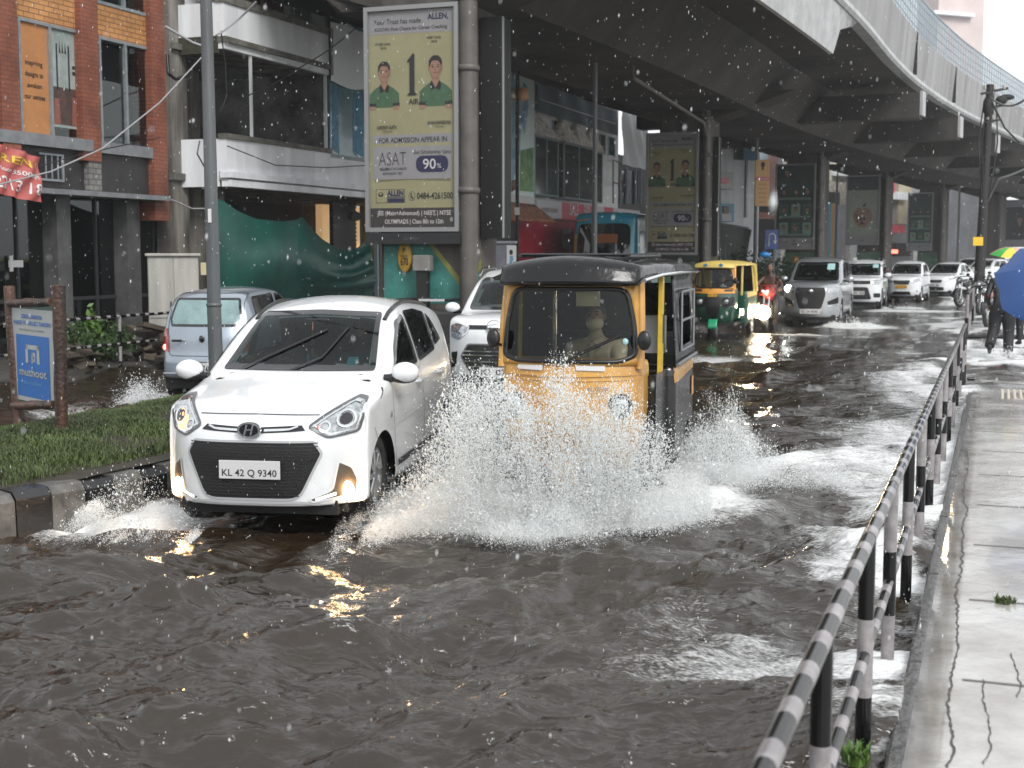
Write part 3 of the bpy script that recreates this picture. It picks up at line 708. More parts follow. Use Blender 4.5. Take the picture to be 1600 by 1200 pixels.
def silver_mpv():
    L = 4.7; W = .72
    root = car_root('silver_people_carrier', 'silver people carrier with dark grille and lit headlamp beside the motorcyclist', 1265, 34.5, 19, L)
    P = profile(L, W, 1.76, 1.06, (1.15, 1.16), (1.95, 1.66), [(4.0, 1.70), (4.4, 1.5), (4.6, 1.1), (4.7, .9)], .22, .34, .84); L2 = L / 2
    Fl = [('grille', C([(-.36, .98), (.36, .98), (.38, .80), (.28, .44), (-.28, .44), (-.38, .80)]), 'f', BLACKM, .006, False),
          ('headlamp', C([(.40, .98), (.68, 1.02), (.67, .90), (.42, .84)]), 'f', LENS, .008, True),
          ('fog_lamp_pocket', C([(.42, .62), (.68, .74), (.68, .58), (.45, .54)]), 'f', BLACKP, .008, True),
          ('bumper_blade', C([(.40, .53), (.68, .57), (.68, .53), (.42, .49)]), 'f', CHROME, .012, True)]
    b = traffic_car(root, P, SILVER, Fl, C([(-.60, 1.14), (.60, 1.14), (.53, 1.62), (-.53, 1.62)]), [C([(1.5 - L2, 1.18), (2.0 - L2, 1.56), (2.5 - L2, 1.62), (2.5 - L2, 1.19)]), C([(2.58 - L2, 1.19), (2.58 - L2, 1.62), (3.5 - L2, 1.6), (3.5 - L2, 1.2)]), C([(3.6 - L2, 1.22), (3.6 - L2, 1.58), (4.1 - L2, 1.52), (4.2 - L2, 1.25)])],
                    (.9, 3.7), None, wr=.34, plate=(.37, .5, .11, 'KL 39 4545', PLATE, 'f'), mirrors=(W, 1.4, 1.18, 1.2), seam=[[(2.55, 1.1), (2.55, .4)], [(1.3, 1.1), (1.3, .5)]])
    q = MB(); q.ell((0, -L2 - .01, .90), (.07, .02, .045), 16, 8); q.build('emblem', CHROME, root)
    h, n_, _ = b.cast((-.58, .95), 'f'); q = MB(); q.ell(h, (.10, .04, .09), 14, 10); q.build('lit_headlamp', HEADW, root)
    b.decal('windscreen_paper', C([(.25, 1.42), (.45, 1.42), (.44, 1.58), (.25, 1.58)]), 'f', mat('pale_sticker', (.3, .5, .5), .5), off=.007)
silver_mpv()
def boxy_suv():
    L = 3.9; W = .70
    root = car_root('small_suv', 'white boxy SUV with black lower grille, behind the silver people carrier', 1341, 44.5, 19, L)
    P = profile(L, W, 1.64, 1.02, (1.1, 1.10), (1.75, 1.52), [(3.3, 1.60), (3.7, 1.4), (3.85, 1.0), (3.9, .8)], .24, .25, .88); L2 = L / 2
    Fl = [('grille', C([(-.36, .95), (.36, .95), (.36, .84), (-.36, .84)]), 'f', BLACKM, .006, False), ('headlamp', C([(.38, .96), (.67, 1.0), (.66, .84), (.40, .82)]), 'f', LENS, .008, True),
          ('lower_grille', C([(-.28, .74), (.28, .74), (.40, .34), (-.40, .34)]), 'f', BLACKM, .008, False), ('fog_lamp_pocket', C([(.46, .54), (.66, .54), (.66, .40), (.46, .40)]), 'f', BLACKP, .008, True)]
    b = traffic_car(root, P, WHITE, Fl, C([(-.60, 1.11), (.60, 1.11), (.56, 1.50), (-.56, 1.50)]), [C([(1.35 - L2, 1.12), (1.7 - L2, 1.46), (2.2 - L2, 1.50), (2.2 - L2, 1.12)]), C([(2.28 - L2, 1.12), (2.28 - L2, 1.5), (3.2 - L2, 1.47), (3.2 - L2, 1.15)])],
                    (.75, 3.2), None, wr=.34, plate=(.55, .36, .12, 'KL 63', PLATE, 'f'), mirrors=(W, 1.25, 1.12, 1.2), seam=[[(2.24, 1.1), (2.24, .4)]], lod=(24, 60, 20))
    q = MB(); q.box((0, -L2 - .01, .90), (.10, .02, .08)); q.build('emblem', CHROME, root)
    b.decal('windscreen_paper', C([(.32, 1.36), (.5, 1.36), (.5, 1.48), (.32, 1.48)]), 'f', mat('pale_sticker', (.3, .5, .5), .5), off=.007)
    q = MB(); q.box((-.3, -.1, 1.66), (.12, .05, .10)); q.build('roof_tag', PLATE, root)
boxy_suv()
def yellow_plate_hatch():
    L = 3.6; W = .68
    root = car_root('taxi_hatchback', 'white hatchback with a yellow number plate and dark side moulding', 1407, 51.5, 24, L, cat='car')
    P = profile(L, W, 1.56, .92, (1.0, 1.04), (1.7, 1.44), [(2.9, 1.50), (3.35, 1.3), (3.5, .98), (3.6, .8)], .22, .35, .82); L2 = L / 2
    Fl = [('grille', C([(-.32, .82), (.32, .82), (.26, .66), (-.26, .66)]), 'f', BLACKM, .006, False), ('headlamp', C([(.30, .78), (.62, .93), (.64, .80), (.40, .70)]), 'f', LENS, .008, True),
          ('lower_intake', C([(-.30, .40), (.30, .40), (.36, .28), (-.36, .28)]), 'f', BLACKP, .008, False), ('fog_lamp', C([(.52, .44), (.58, .44), (.58, .38), (.52, .38)]), 'f', LENS, .008, True),
          ('side_moulding', C([(1.2 - L2, .55), (2.9 - L2, .60), (2.9 - L2, .65), (1.2 - L2, .60)]), 's', BLACKP, .008, True)]
    b = traffic_car(root, P, WHITE, Fl, C([(-.58, 1.05), (.58, 1.05), (.49, 1.43), (-.49, 1.43)]), [C([(1.25 - L2, 1.06), (1.7 - L2, 1.38), (2.0 - L2, 1.42), (2.02 - L2, 1.06)]), C([(2.1 - L2, 1.06), (2.08 - L2, 1.42), (2.8 - L2, 1.38), (2.9 - L2, 1.10)])],
                    (.7, 2.95), None, wr=.29, plate=(.58, .42, .12, 'KL 07 CU', mat('plate_yellow', (.62, .33, .02), .45), 'f'), mirrors=(W, 1.15, 1.05, 1.0), seam=[[(2.06, 1.0), (2.06, .4)]], lod=(24, 60, 20))
yellow_plate_hatch()
def sedan():
    L = 4.2; W = .72
    root = car_root('white_saloon', 'white saloon with a glowing headlamp, last of the oncoming white cars', 1459, 57.5, 33, L)
    P = profile(L, W, 1.48, .86, (1.15, .98), (1.95, 1.38), [(3.0, 1.40), (3.5, 1.12), (3.75, 1.05), (4.1, 1.0), (4.2, .85)], .22, .35, .80); L2 = L / 2
    Fl = [('grille', C([(-.30, .72), (.30, .72), (.26, .60), (-.26, .60)]), 'f', BLACKM, .006, False), ('headlamp', C([(.36, .76), (.64, .86), (.66, .74), (.44, .66)]), 'f', LENS, .008, True), ('lower_intake', C([(-.36, .42), (.36, .42), (.36, .28), (-.36, .28)]), 'f', BLACKP, .008, False)]
    b = traffic_car(root, P, WHITE, Fl, C([(-.58, .99), (.58, .99), (.49, 1.37), (-.49, 1.37)]), [C([(1.45 - L2, 1.0), (1.95 - L2, 1.32), (2.35 - L2, 1.36), (2.35 - L2, 1.0)]), C([(2.43 - L2, 1.0), (2.43 - L2, 1.36), (2.95 - L2, 1.32), (3.25 - L2, 1.04)])],
                    (.85, 3.4), None, wr=.31, plate=(.5, .4, .11, 'KL 41', PLATE, 'f'), mirrors=(W, 1.3, 1.0, 1.0), seam=[[(2.39, .98), (2.39, .4)]], lod=(24, 60, 20))
    for s in (-.55, ):
        h, n_, _ = b.cast((s, .74), 'f'); q = MB(); q.ell(h, (.13, .05, .12), 14, 10); q.build('lit_headlamp', HEAD, root)
sedan()
def blue_hatch():
    """seen from behind on the far carriageway"""
    L = 3.4; W = .60; d = 17.0; th = 7
    X = (312 - 800) / F * d; t = R(th)
    root = empty('blue_silver_hatchback', 'blue silver hatchback seen from behind, brake lamp lit, on the far carriageway', 'car', (X + math.sin(t) * L / 2, d + math.cos(t) * L / 2, 0.0), math.pi - t)
    P = profile(L, W, 1.42, .82, (.85, .98), (1.5, 1.36), [(2.8, 1.39), (3.05, 1.31), (3.32, .95), (3.4, .8)], .24, .3, .80); L2 = L / 2
    P['rear'] = [(.24, 3.36), (.3, 3.4), (.5, 3.4), (.58, 3.34), (1., 3.32)]
    # rear outlines use x as seen from the front of the car, so they are mirrored
    Fl = [('tail_lamp', C([(.475, .60), (.565, .62), (.575, .88), (.52, .91), (.48, .80)]), 'r', RED, .008, True),
          ('tail_lamp_top', C([(.50, .80), (.565, .80), (.565, .88), (.53, .90)]), 'r', mat('pink_lamp_lens', (.45, .2, .2), .15), .012, True)]
    rw = C([(-.45, .93), (.45, .93), (.48, 1.02), (.42, 1.29), (-.42, 1.29), (-.48, 1.02)])
    b = traffic_car(root, P, BLUESILVER, Fl, C([(-.48, 1.0), (.48, 1.0), (.44, 1.33), (-.44, 1.33)]), [C([(1.0 - L2, 1.0), (1.5 - L2, 1.30), (1.8 - L2, 1.33), (1.82 - L2, 1.0)]), C([(1.9 - L2, 1.0), (1.9 - L2, 1.33), (2.8 - L2, 1.30), (2.85 - L2, 1.02)])],
                    (.62, 2.85), rw, wr=.27, plate=(.40, .40, .16, 'KL 7 B 7402', PLATE, 'r'), mirrors=(W, 1.1, 1.0, .9), seam=[[(1.86, .98), (1.86, .4)], [(2.9, .9), (2.9, .6)]])
    b.line('tailgate_seam', C([(-.47, .56), (.47, .56), (.50, .92), (.46, 1.35), (-.46, 1.35), (-.50, .92)]), .008, 'r', MATS['seam_dark'], .004, closed=True)
    b.decal('rear_haze_film', shrink(rw, .03), 'r', mat('misted_glass', (.20, .30, .30), .12, coat=.6, var=.4, vs=3), off=.006)
    q = MB(); q.ell((0, L2 - .05, .78), (.035, .012, .045), 14, 8); q.build('emblem', GLOSSB, root)
    q = MB(); q.box((.33, L2 - .05, .755), (.13, .008, .03)); q.build('badge', BLACKP, root)
    q = MB(); h, n_, _ = b.cast((.545, .66), 'r'); q.ell(h + Vector((0, .006, 0)), (.035, .012, .04), 12, 8); q.build('lit_brake_lamp', lamp('red_brake_glow', (1, .08, .05), 4), root)
    q = MB(); q.box((0, L2 + .015, .40), (.44, .006, .19)); q.build('plate_surround', mat('seam_dark', (0, 0, 0)), root)
    q = MB(); q.tube([(-.5, L2 - .02, .34), (0, L2 + .005, .34), (.5, L2 - .02, .34)], .014, 8); q.build('bumper_ridge', BLUESILVER, root)
blue_hatch()
# ---------------------------------------------------------------- curved sheets cut from outlines
def sheet(name, poly, f, m, parent=None, hole=None, step=.05, th=0.):
    """poly/hole in 2-D, f maps (a,b) to a point in space"""
    B = dense(poly, step); n = len(B); pts = [Vector(b) for b in B]; ed = [(i, (i + 1) % n) for i in range(n)]
    if hole:
        H = dense(hole, step); k = len(H); pts += [Vector(h) for h in H]; ed += [(n + i, n + (i + 1) % k) for i in range(k)]
    xs = [b[0] for b in B]; ys = [b[1] for b in B]
    G = np.array([(a + (step / 2 if j & 1 else 0), b) for j, b in enumerate(np.arange(min(ys), max(ys), step)) for a in np.arange(min(xs), max(xs), step)])
    ok = pip(G, shrink(poly, step * .4))
    if hole: ok &= ~pip(G, shrink(hole, -step * .4))
    pts += [Vector(g) for g in G[ok]]
    r = delaunay_2d_cdt(pts, ed, [], 1, 1e-6); vv = r[0]
    cen = np.array([[sum(vv[i].x for i in q) / 3, sum(vv[i].y for i in q) / 3] for q in r[2]]); ok = pip(cen, poly)
    if hole: ok &= ~pip(cen, hole)
    mb = MB(); mb.add([f(v.x, v.y) for v in vv], [tuple(q) for q, k in zip(r[2], ok) if k], True)
    return mb.build(name, m, parent, solid=th)
YEL = mat('yellow_cab_paint', (.52, .27, .03), .38, coat=.6, col2=(.36, .17, .02), vs=2.5, bump=.08, bs=4)
YEL2 = mat('yellow_bright_paint', (.66, .45, .03), .4, coat=.5, var=.25, vs=9)
GRN = mat('green_cab_paint', (.005, .070, .038), .35, coat=.7, var=.3, vs=5)
ORG = mat('orange_band_paint', (.66, .28, .03), .4, coat=.6)
PYEL = mat('pale_yellow_paint', (.62, .47, .12), .5, var=.2, vs=6)
VINYL = mat('black_wet_vinyl', (.004, .004, .0045), .22, coat=.25, spec=.3, bump=.9, bs=6)
BLKPAINT = mat('black_wet_paint', (.003, .003, .004), .2, coat=.3, bump=.12, bs=12)
def auto(root, low, band, frame, roofm, strut, rear, hz, fw=.5, rw=.62, L=2.6, green=False):
    o_ = -L / 2
    def rb(name, P, m, y0, lod=(20, 24, 18), it=3):
        V, Fs = body_arrays(P, *lod, it); V[:, 1] += o_ + y0; return fast_mesh(name, V, Fs, m, root)
    P = dict(L=.6, top=[(0, 1.10), (.6, 1.10)], crown=.0, zb=[(0, .30), (.6, .30)], half=[(0, fw * .93), (.25, fw), (.6, fw)], tumble=[(.3, .78), (.5, .92), (.8, 1), (1.1, .99)], front=[(.3, .16), (.45, .06), (.7, 0), (1.1, .05)], fc=.12, fp=2.2, rear=[(.3, .6), (1.1, .6)], rc=0, end=.5)
    V, Fs = body_arrays(P, 26, 24, 26, 3); V[:, 1] += o_; cb = Body(V, Fs, root); cb.mid = 0
    cb.build('front_cowl', low)
    cb.line('cowl_ridge', [(-fw * .98, 1.02), (0, 1.005), (fw * .98, 1.02)], .02, 'f', frame, .014); cb.line('cowl_ridge', [(-fw * .98, .985), (0, .97), (fw * .98, .985)], .012, 'f', frame, .010)
    if green:
        cb.decal('cowl_band', C([(-fw * .97, .98), (fw * .97, .98), (fw * .96, 1.09), (-fw * .96, 1.09)]), 'f', ORG, off=.02)
        cb.decal('black_centre_panel', C([(-.16, .92), (.16, .92), (.15, .6), (.08, .42), (-.08, .42), (-.15, .6)]), 'f', BLACKP, off=.008)
        cb.decal('black_lamp_surround', C([(.15, .90), (.44, .90), (.44, .72), (.28, .66), (.15, .70)]), 'f', BLACKP, off=.007, mirror=True)
        for s in (1, -1): cb.decal('band_vent', C([(s * .24, 1.02), (s * .40, 1.02), (s * .40, 1.06), (s * .24, 1.06)]), 'f', BLACKP, off=.026)
        cb.decal('gas_diamond', [(.30, .50), (.33, .55), (.30, .60), (.27, .55)], 'f', PLATE, off=.008)
        q = MB(); q.box((0, o_ - .03, .95), (.2, .015, .08)); pl = q.build('number_plate', mat('plate_yellow', (.62, .33, .02), .45), root)
        q = MB(); put_text(q, 'KL 07', 0, .93, .04, .17, .01, y=o_ - .039); q.build('plate_lettering', INK, pl)
    for s in (-1, 1):
        xx, zz = (.29, .80) if green else (.385, .80)
        h, n_, _ = cb.cast((s * xx, zz), 'f')
        q = MB(); q.lathe([(.085, .02), (.088, -.03), (.07, -.045), (.066, -.02)], (h.x, h.y, h.z), 'y', 20); lo = q.build('headlamp', BLACKP, root)
        q = MB(); q.ell((h.x, h.y - .02, h.z), (.066, .025, .066), 18, 10); q.build('headlamp_glass', LENS, lo)
    # windscreen frame
    zt = hz - (.16 if green else .21); lean = lambda x, z: (x, o_ + .04 + .12 * max(0, (z - 1.08)) + .13 * (abs(x) / .5)**2.4, z)
    outer = rounded([(-fw * .99, 1.08), (fw * .99, 1.08), (fw * .93, zt), (-fw * .93, zt)], .04)
    inner = rounded([(-fw * .93, 1.14), (-fw * .72, 1.105), (fw * .72, 1.105), (fw * .93, 1.15), (fw * .91, 1.35), (fw * .80, zt - .03), (-fw * .80, zt - .03), (-fw * .91, 1.35)], .30)
    sheet('windscreen_frame', outer, lean, frame, root, hole=inner, th=.02)
    sheet('windscreen_rubber', shrink(inner, -.012), lambda x, z: (x, lean(x, z)[1] - .012, z), BLACKP, root, hole=shrink(inner, .018), th=.012, step=.03)
    sheet('windscreen', shrink(inner, .01), lambda x, z: (x, lean(x, z)[1] - .004, z), glass('auto_glass', (.58, .60, .56), .03), root, step=.06)
    for s in (1, -1):
        q = MB(); q.tube([(s * fw * .97, o_ + .19, 1.05), (s * fw * .97, o_ + .24, 1.4), (s * fw * .93, o_ + .30, zt + .02)], [.035, .03, .035], 8); q.build('front_pillar', frame, root)
    # canopy
    P = dict(L=L - .05, top=[(0, hz - .05), (.12, hz - .01), (1.2, hz), (L - .3, hz - .01), (L - .05, hz - .06)], crown=.07, zb=[(0, zt - .0), (.1, zt - .02), (.3, zt + .04), (L, zt + .04)], half=[(0, fw * .98), (.5, fw * 1.06), (1.2, rw), (L, rw)],
             tumble=[(zt, 1), (hz - .06, .97), (hz, .93)], front=[(zt, .0), (hz, .10)], fc=.12, fp=2.5, rear=[(zt, L - .05), (hz, L - .10)], rc=.08, end=.3)
    rb('canopy_roof', P, roofm, -.02, (24, 50, 8), 3)
    if green:
        for s in (-1, 1):
            q = MB(); y = o_ + .0; q.poly([(s * .17, y, hz - .155 + .10), (s * .17 + .05, y, hz - .10), (s * .17, y, hz - .15), (s * .17 - .05, y, hz - .10)], .03, (0, 1, 0)); q.build('blue_diamond', mat('blue_paint', (.02, .16, .35), .4), root)
    else:
        for s in (1, -1):
            q = MB(); q.tube([(s * (fw * 1.0 + .03), o_ + .06, zt + .03), (s * (fw + .08), o_ + .6, zt + .06), (s * (rw + .025), o_ + 1.2, zt + .07), (s * (rw + .025), o_ + L - .15, zt + .06)], .014, 8); q.build('gutter_rail', CHROME, root)
        q = MB()
        for y in (.35, .8, 1.3, 1.8): q.tube([(-.40, o_ + y, hz - .005), (.40, o_ + y, hz - .005)], .012, 6)
        for s in (-1, 1): q.tube([(s * .40, o_ + .3, hz - .012), (s * .40, o_ + 1.9, hz - .012)], .014, 6)
        q.build('roof_rack', BLKPAINT, root)
    # side strut
    for s in (1, -1):
        x = fw * 1.07
        q = MB(); q.box((s * x, o_ + .90, (zt + .95) / 2 + .03), (.03, .10, zt - .83), (R(-3), 0, 0)); st = q.build('side_strut', strut, root)
        if not green: q = MB(); q.box((s * (x + .017), o_ + .90, 1.30), (.006, .02, .22)); q.build('strut_slot', BLACKP, st)
    # rear body
    P = dict(L=1.35, top=[(0, 1.0), (1.35, 1.0)], crown=0., zb=[(0, .22), (1.35, .30)], half=[(0, rw), (1.35, rw)], tumble=[(.2, .93), (.4, 1), (1.0, 1)], front=[(.2, 0), (1, 0)], fc=0, rear=[(.2, 1.30), (.6, 1.35), (1, 1.33)], rc=.1, end=.3)
    V, Fs = body_arrays(P, 16, 24, 16, 2); V[:, 1] += o_ + 1.2; rbod = Body(V, Fs, root); rbod.mid = 1.; rbod.arches([(o_ + 2.08, .22)], .26, .4); rbod.build('rear_body', rear)
    rbod.decal('rear_band', [(o_ + 1.22, .86), (o_ + 2.5, .90), (o_ + 2.5, .985), (o_ + 1.22, .985)], 's', strut if green else YEL, off=.006, mirror=True, step=.08)
    if not green: rbod.decal('orange_reflector', C([(o_ + 2.25, .66), (o_ + 2.42, .66), (o_ + 2.42, .82), (o_ + 2.25, .82)]), 's', ORG, off=.008, mirror=True)
    for s in (1, -1):
        # hood side with a window opening
        def f(y, z, s=s): return (s * (rw + .0 - .03 * max(0, z - 1) / .6), o_ + y, z)
        if green:
            q = MB(); q.tube([(s * rw, o_ + 2.2, .98), (s * rw, o_ + 2.1, 1.35), (s * (rw - .01), o_ + 1.9, zt + .06)], .05, 8); q.build('rear_hoop', roofm, root)
            sheet('hood_side', [(1.95, .98), (2.55, .98), (2.5, zt + .06), (1.85, zt + .06)], f, roofm, root, th=.015, step=.2)
        else:
            sheet('hood_side', [(1.2, .98), (2.55, .98), (2.52, zt + .06), (1.2, zt + .06)], f, VINYL, root, hole=C([(1.55, 1.12), (2.3, 1.12), (2.3, 1.52), (1.55, 1.52)]), th=.012, step=.1)
            q = MB()
            for pts in ([(1.5, 1.56), (2.35, 1.56)], [(1.5, 1.09), (2.35, 1.09)], [(1.5, 1.09), (1.5, 1.56)], [(2.35, 1.09), (2.35, 1.56)], [(1.5, 1.33), (2.35, 1.33)]):
                q.tube([(s * (rw + .005), o_ + a, c) for a, c in pts], .012, 6)
            q.tube([(s * (rw + .01), o_ + 1.22, 1.0), (s * (rw + .01), o_ + 2.55, 1.0)], .016, 6)
            q.build('side_window_frame', mat('dull_steel', (.25, .26, .27), .3, .8), root)
        # lower side panel
        q = MB(); q.box((s * (fw + .045), o_ + .86, .62 if not green else .55), (.02, .66, .72 if not green else .16)); q.box((s * (fw + .0), o_ + .52, .62 if not green else .5), (.09, .04, .72 if not green else .16)); q.build('side_panel', BLKPAINT if not green else low, root)
        if not green and s < 0: q = MB(); q.box((s * (fw + .035), o_ + .95, 1.3), (.015, .95, .74)); q.box((s * (rw - .02), o_ + 1.95, 1.3), (.015, 1.1, .62)); q.build('side_curtain', VINYL, root)
    q = MB(); q.box((0, o_ + L - .06, 1.3), (rw * 1.9, .03, .62)); q.build('rear_curtain', VINYL, root)
    q = MB(); q.box((0, o_ + 1.1, .30), (fw * 2, 1.9, .06)); q.box((0, o_ + 1.38, .62), (rw * 1.8, .05, .62)); q.build('floor_and_partition', BLACKM, root)
    q = MB(); q.box((0, o_ + 2.0, .62), (rw * 1.75, .5, .16)); q.box((0, o_ + 2.3, .95), (rw * 1.75, .12, .5)); q.build('passenger_seat', FAB, root, bevel=.04)
    q = MB(); q.box((0, o_ + .98, .60), (.55, .32, .12)); q.build('driver_seat', FAB, root, bevel=.03)
    q = MB(); q.tube([(0, o_ + .32, .5), (0, o_ + .42, 1.02)], .03, 8); q.tube([(-.28, o_ + .55, 1.04), (-.1, o_ + .42, 1.04), (.1, o_ + .42, 1.04), (.28, o_ + .55, 1.04)], .016, 8); q.build('handlebar', BLACKP, root)
    # wheels
    for (x, y) in ((0, .26), (rw - .10, 2.08), (-rw + .10, 2.08)):
        wheel(root, x, o_ + y, .20, .21, .11, SILVERR, side=1 if x >= 0 else -1, spokes=5)
    q = MB(); q.grid([[(x, o_ + .26 - .27 * math.cos(t), .20 + .27 * math.sin(t)) for t in np.linspace(.0, 2.4, 12)] for x in (-.10, -.07, .07, .10)]); q.build('front_mudguard', low if not green else mat('bright_green_paint', (.01, .28, .13), .4, coat=.5), root, solid=.01)
    q = MB(); q.tube([(.045, o_ + .2, .2), (.045, o_ + .32, .55)], .018, 6); q.tube([(-.045, o_ + .2, .2), (-.045, o_ + .32, .55)], .018, 6); q.build('front_fork', CHROME, root)
    # mirror
    for s in (1, -1):
        q = MB(); q.tube([(s * fw * .97, o_ + .2, 1.2), (s * (fw + .05), o_ + .12, 1.24)], .012, 6); q.ell((s * (fw + .03), o_ + .10, 1.26), (.05, .03, .07)); q.build('mirror', BLACKP, root)
    # wiper
    q = MB(); y = lambda x, z: lean(x, z)[1] - .03
    q.tube([(-.06, y(0, 1.09) - .01, 1.075), (.12, y(.12, 1.17), 1.17), (.36, y(.36, 1.30) - .005, 1.285)], .007, 6); q.tube([(.05, y(.1, 1.14) + .005, 1.14), (.38, y(.36, 1.30) + .004, 1.295)], .012, 6); q.build('wiper', BLACKP, root)
    return cb
def auto_root(name, label, px, d, th, L=2.6):
    X = (px - 800) / F * d; t = R(th)
    return empty(name, label, 'auto rickshaw', (X + math.sin(t) * L / 2, d + math.cos(t) * L / 2, 0), -t)
ar = auto_root('auto_rickshaw', 'yellow and black auto rickshaw throwing up a big splash beside the white hatchback', 883, 9.4, 14)
cb = auto(ar, YEL, YEL, YEL, VINYL, YEL2, BLKPAINT, 1.86, .515, .63)
for x0, x1 in ((-.36, -.17), (.07, .27)):
    cb.decal('white_sticker', C([(x0, 1.045), (x1, 1.04), (x1, 1.075), (x0, 1.08)]), 'f', PLATE, off=.012)
q = MB(); put_text(q, 'KL 07 BY', .24, .90, .035, .16, .008, y=-1.3 - .012); q.build('small_lettering', mat('blue_paint', (.02, .16, .35), .4), ar)
q = MB(); q.box((.14, -1.18, 1.55), (.17, .01, .11)); q.build('beige_card', mat('beige_card', (.4, .36, .22), .7), ar)
q = MB(); q.ell((.41, -1.2, 1.25), (.022, .012, .024), 12, 8); q.build('round_sticker', mat('pale_sticker', (.3, .5, .5), .5), ar)
q = MB(); q.box((.42, .25, 1.22), (.16, .12, .30)); q.use(PLATE); q.box((.42, .187, 1.30), (.07, .006, .06)); q.build('fare_meter', mat('meter_grey', (.06, .06, .065), .5), ar)
KHAKI = mat('khaki_shirt', (.30, .26, .17), .85, var=.3, vs=9)
MASKC = mat('cream_face_mask', (.42, .38, .26), .8)
dr_ = sit_in(ar, 'driver in khaki shirt and cream face mask at the bars of the yellow auto rickshaw', .04, -.42, .62, KHAKI, mask=MASKC, bulk=1.12, arms=((-.20, -.30, .36), (.20, -.30, .36)))
q = MB(); q.use(KHAKI)
for s in (-1, 1):
    q.poly([(s * .015, -.075, .575), (s * .07, -.03, .60), (s * .10, -.01, .575), (s * .075, -.065, .535)], .012, (0, .6, .8)); q.box((s * .085, -.058, .44), (.085, .012, .09)); q.box((s * .085, -.066, .485), (.09, .014, .028))
q.box((0, -.066, .40), (.03, .012, .34)); q.build('shirt_collar_and_pockets', None, dr_)
ag = auto_root('green_auto_rickshaw', 'green auto rickshaw with yellow roof and orange band, front wheel in the flood', 1113, 29.6, 20)
auto(ag, GRN, ORG, ORG, PYEL, PYEL, GRN, 1.70, .45, .56, green=True)
rl = MB(); rl.ell((.57, 1.28, .62), (.025, .03, .07)); rl.build('lit_side_lamp', lamp('warm_small_lamp', (1, .8, .5), 3), ag)
sit_in(ag, 'driver in pale shirt inside the green auto rickshaw', .0, -.36, .50, mat('pale_grey_shirt', (.3, .34, .36), .85), arms=((-.20, -.30, .36), (.20, -.30, .36)))
# ---------------------------------------------------------------- flood water
def railX(Y): return -.45 + .36 * Y
RAILX0 = (atZ(1230, 1200, .8).x, atZ(1230, 1200, .8).y)
def vnoise(x, y, seed):
    r = np.random.default_rng(seed); T = r.random((256, 256)); xi = np.floor(x).astype(int); yi = np.floor(y).astype(int); fx = x - xi; fy = y - yi
    fx = fx * fx * (3 - 2 * fx); fy = fy * fy * (3 - 2 * fy); g = lambda a, b: T[a % 256, b % 256]
    return (g(xi, yi) * (1 - fx) + g(xi + 1, yi) * fx) * (1 - fy) + (g(xi, yi + 1) * (1 - fx) + g(xi + 1, yi + 1) * fx) * fy
def fbm(x, y, seed, o=4): return sum(vnoise(x * 2**k, y * 2**k, seed + k) * .5**k for k in range(o)) / sum(.5**k for k in range(o))
SPL = []   # splash centres (x, y, reach) for foam and mounds
def wpt(px, py): p = atZ(px, py, 0); return (p.x, p.y)
for px, py, rr, st in ((860, 775, .75, 1.), (730, 790, .6, .9), (990, 780, .55, .9), (1120, 740, .55, .8), (650, 790, .45, .8), (180, 800, .5, .8), (1200, 712, .5, .4), (1080, 770, .5, .8), (600, 800, .3, .7), (240, 790, .3, .7), (1270, 705, .5, .2),
                       (1335, 510, 1.0, .8), (1400, 486, 1.2, .6), (205, 606, .35, .4), (245, 612, .3, .5), (1250, 523, .8, .5), (80, 640, .6, .25), (1120, 560, .8, .4), (1555, 560, .8, .6)):
    SPL.append((*wpt(px, py), rr, st))
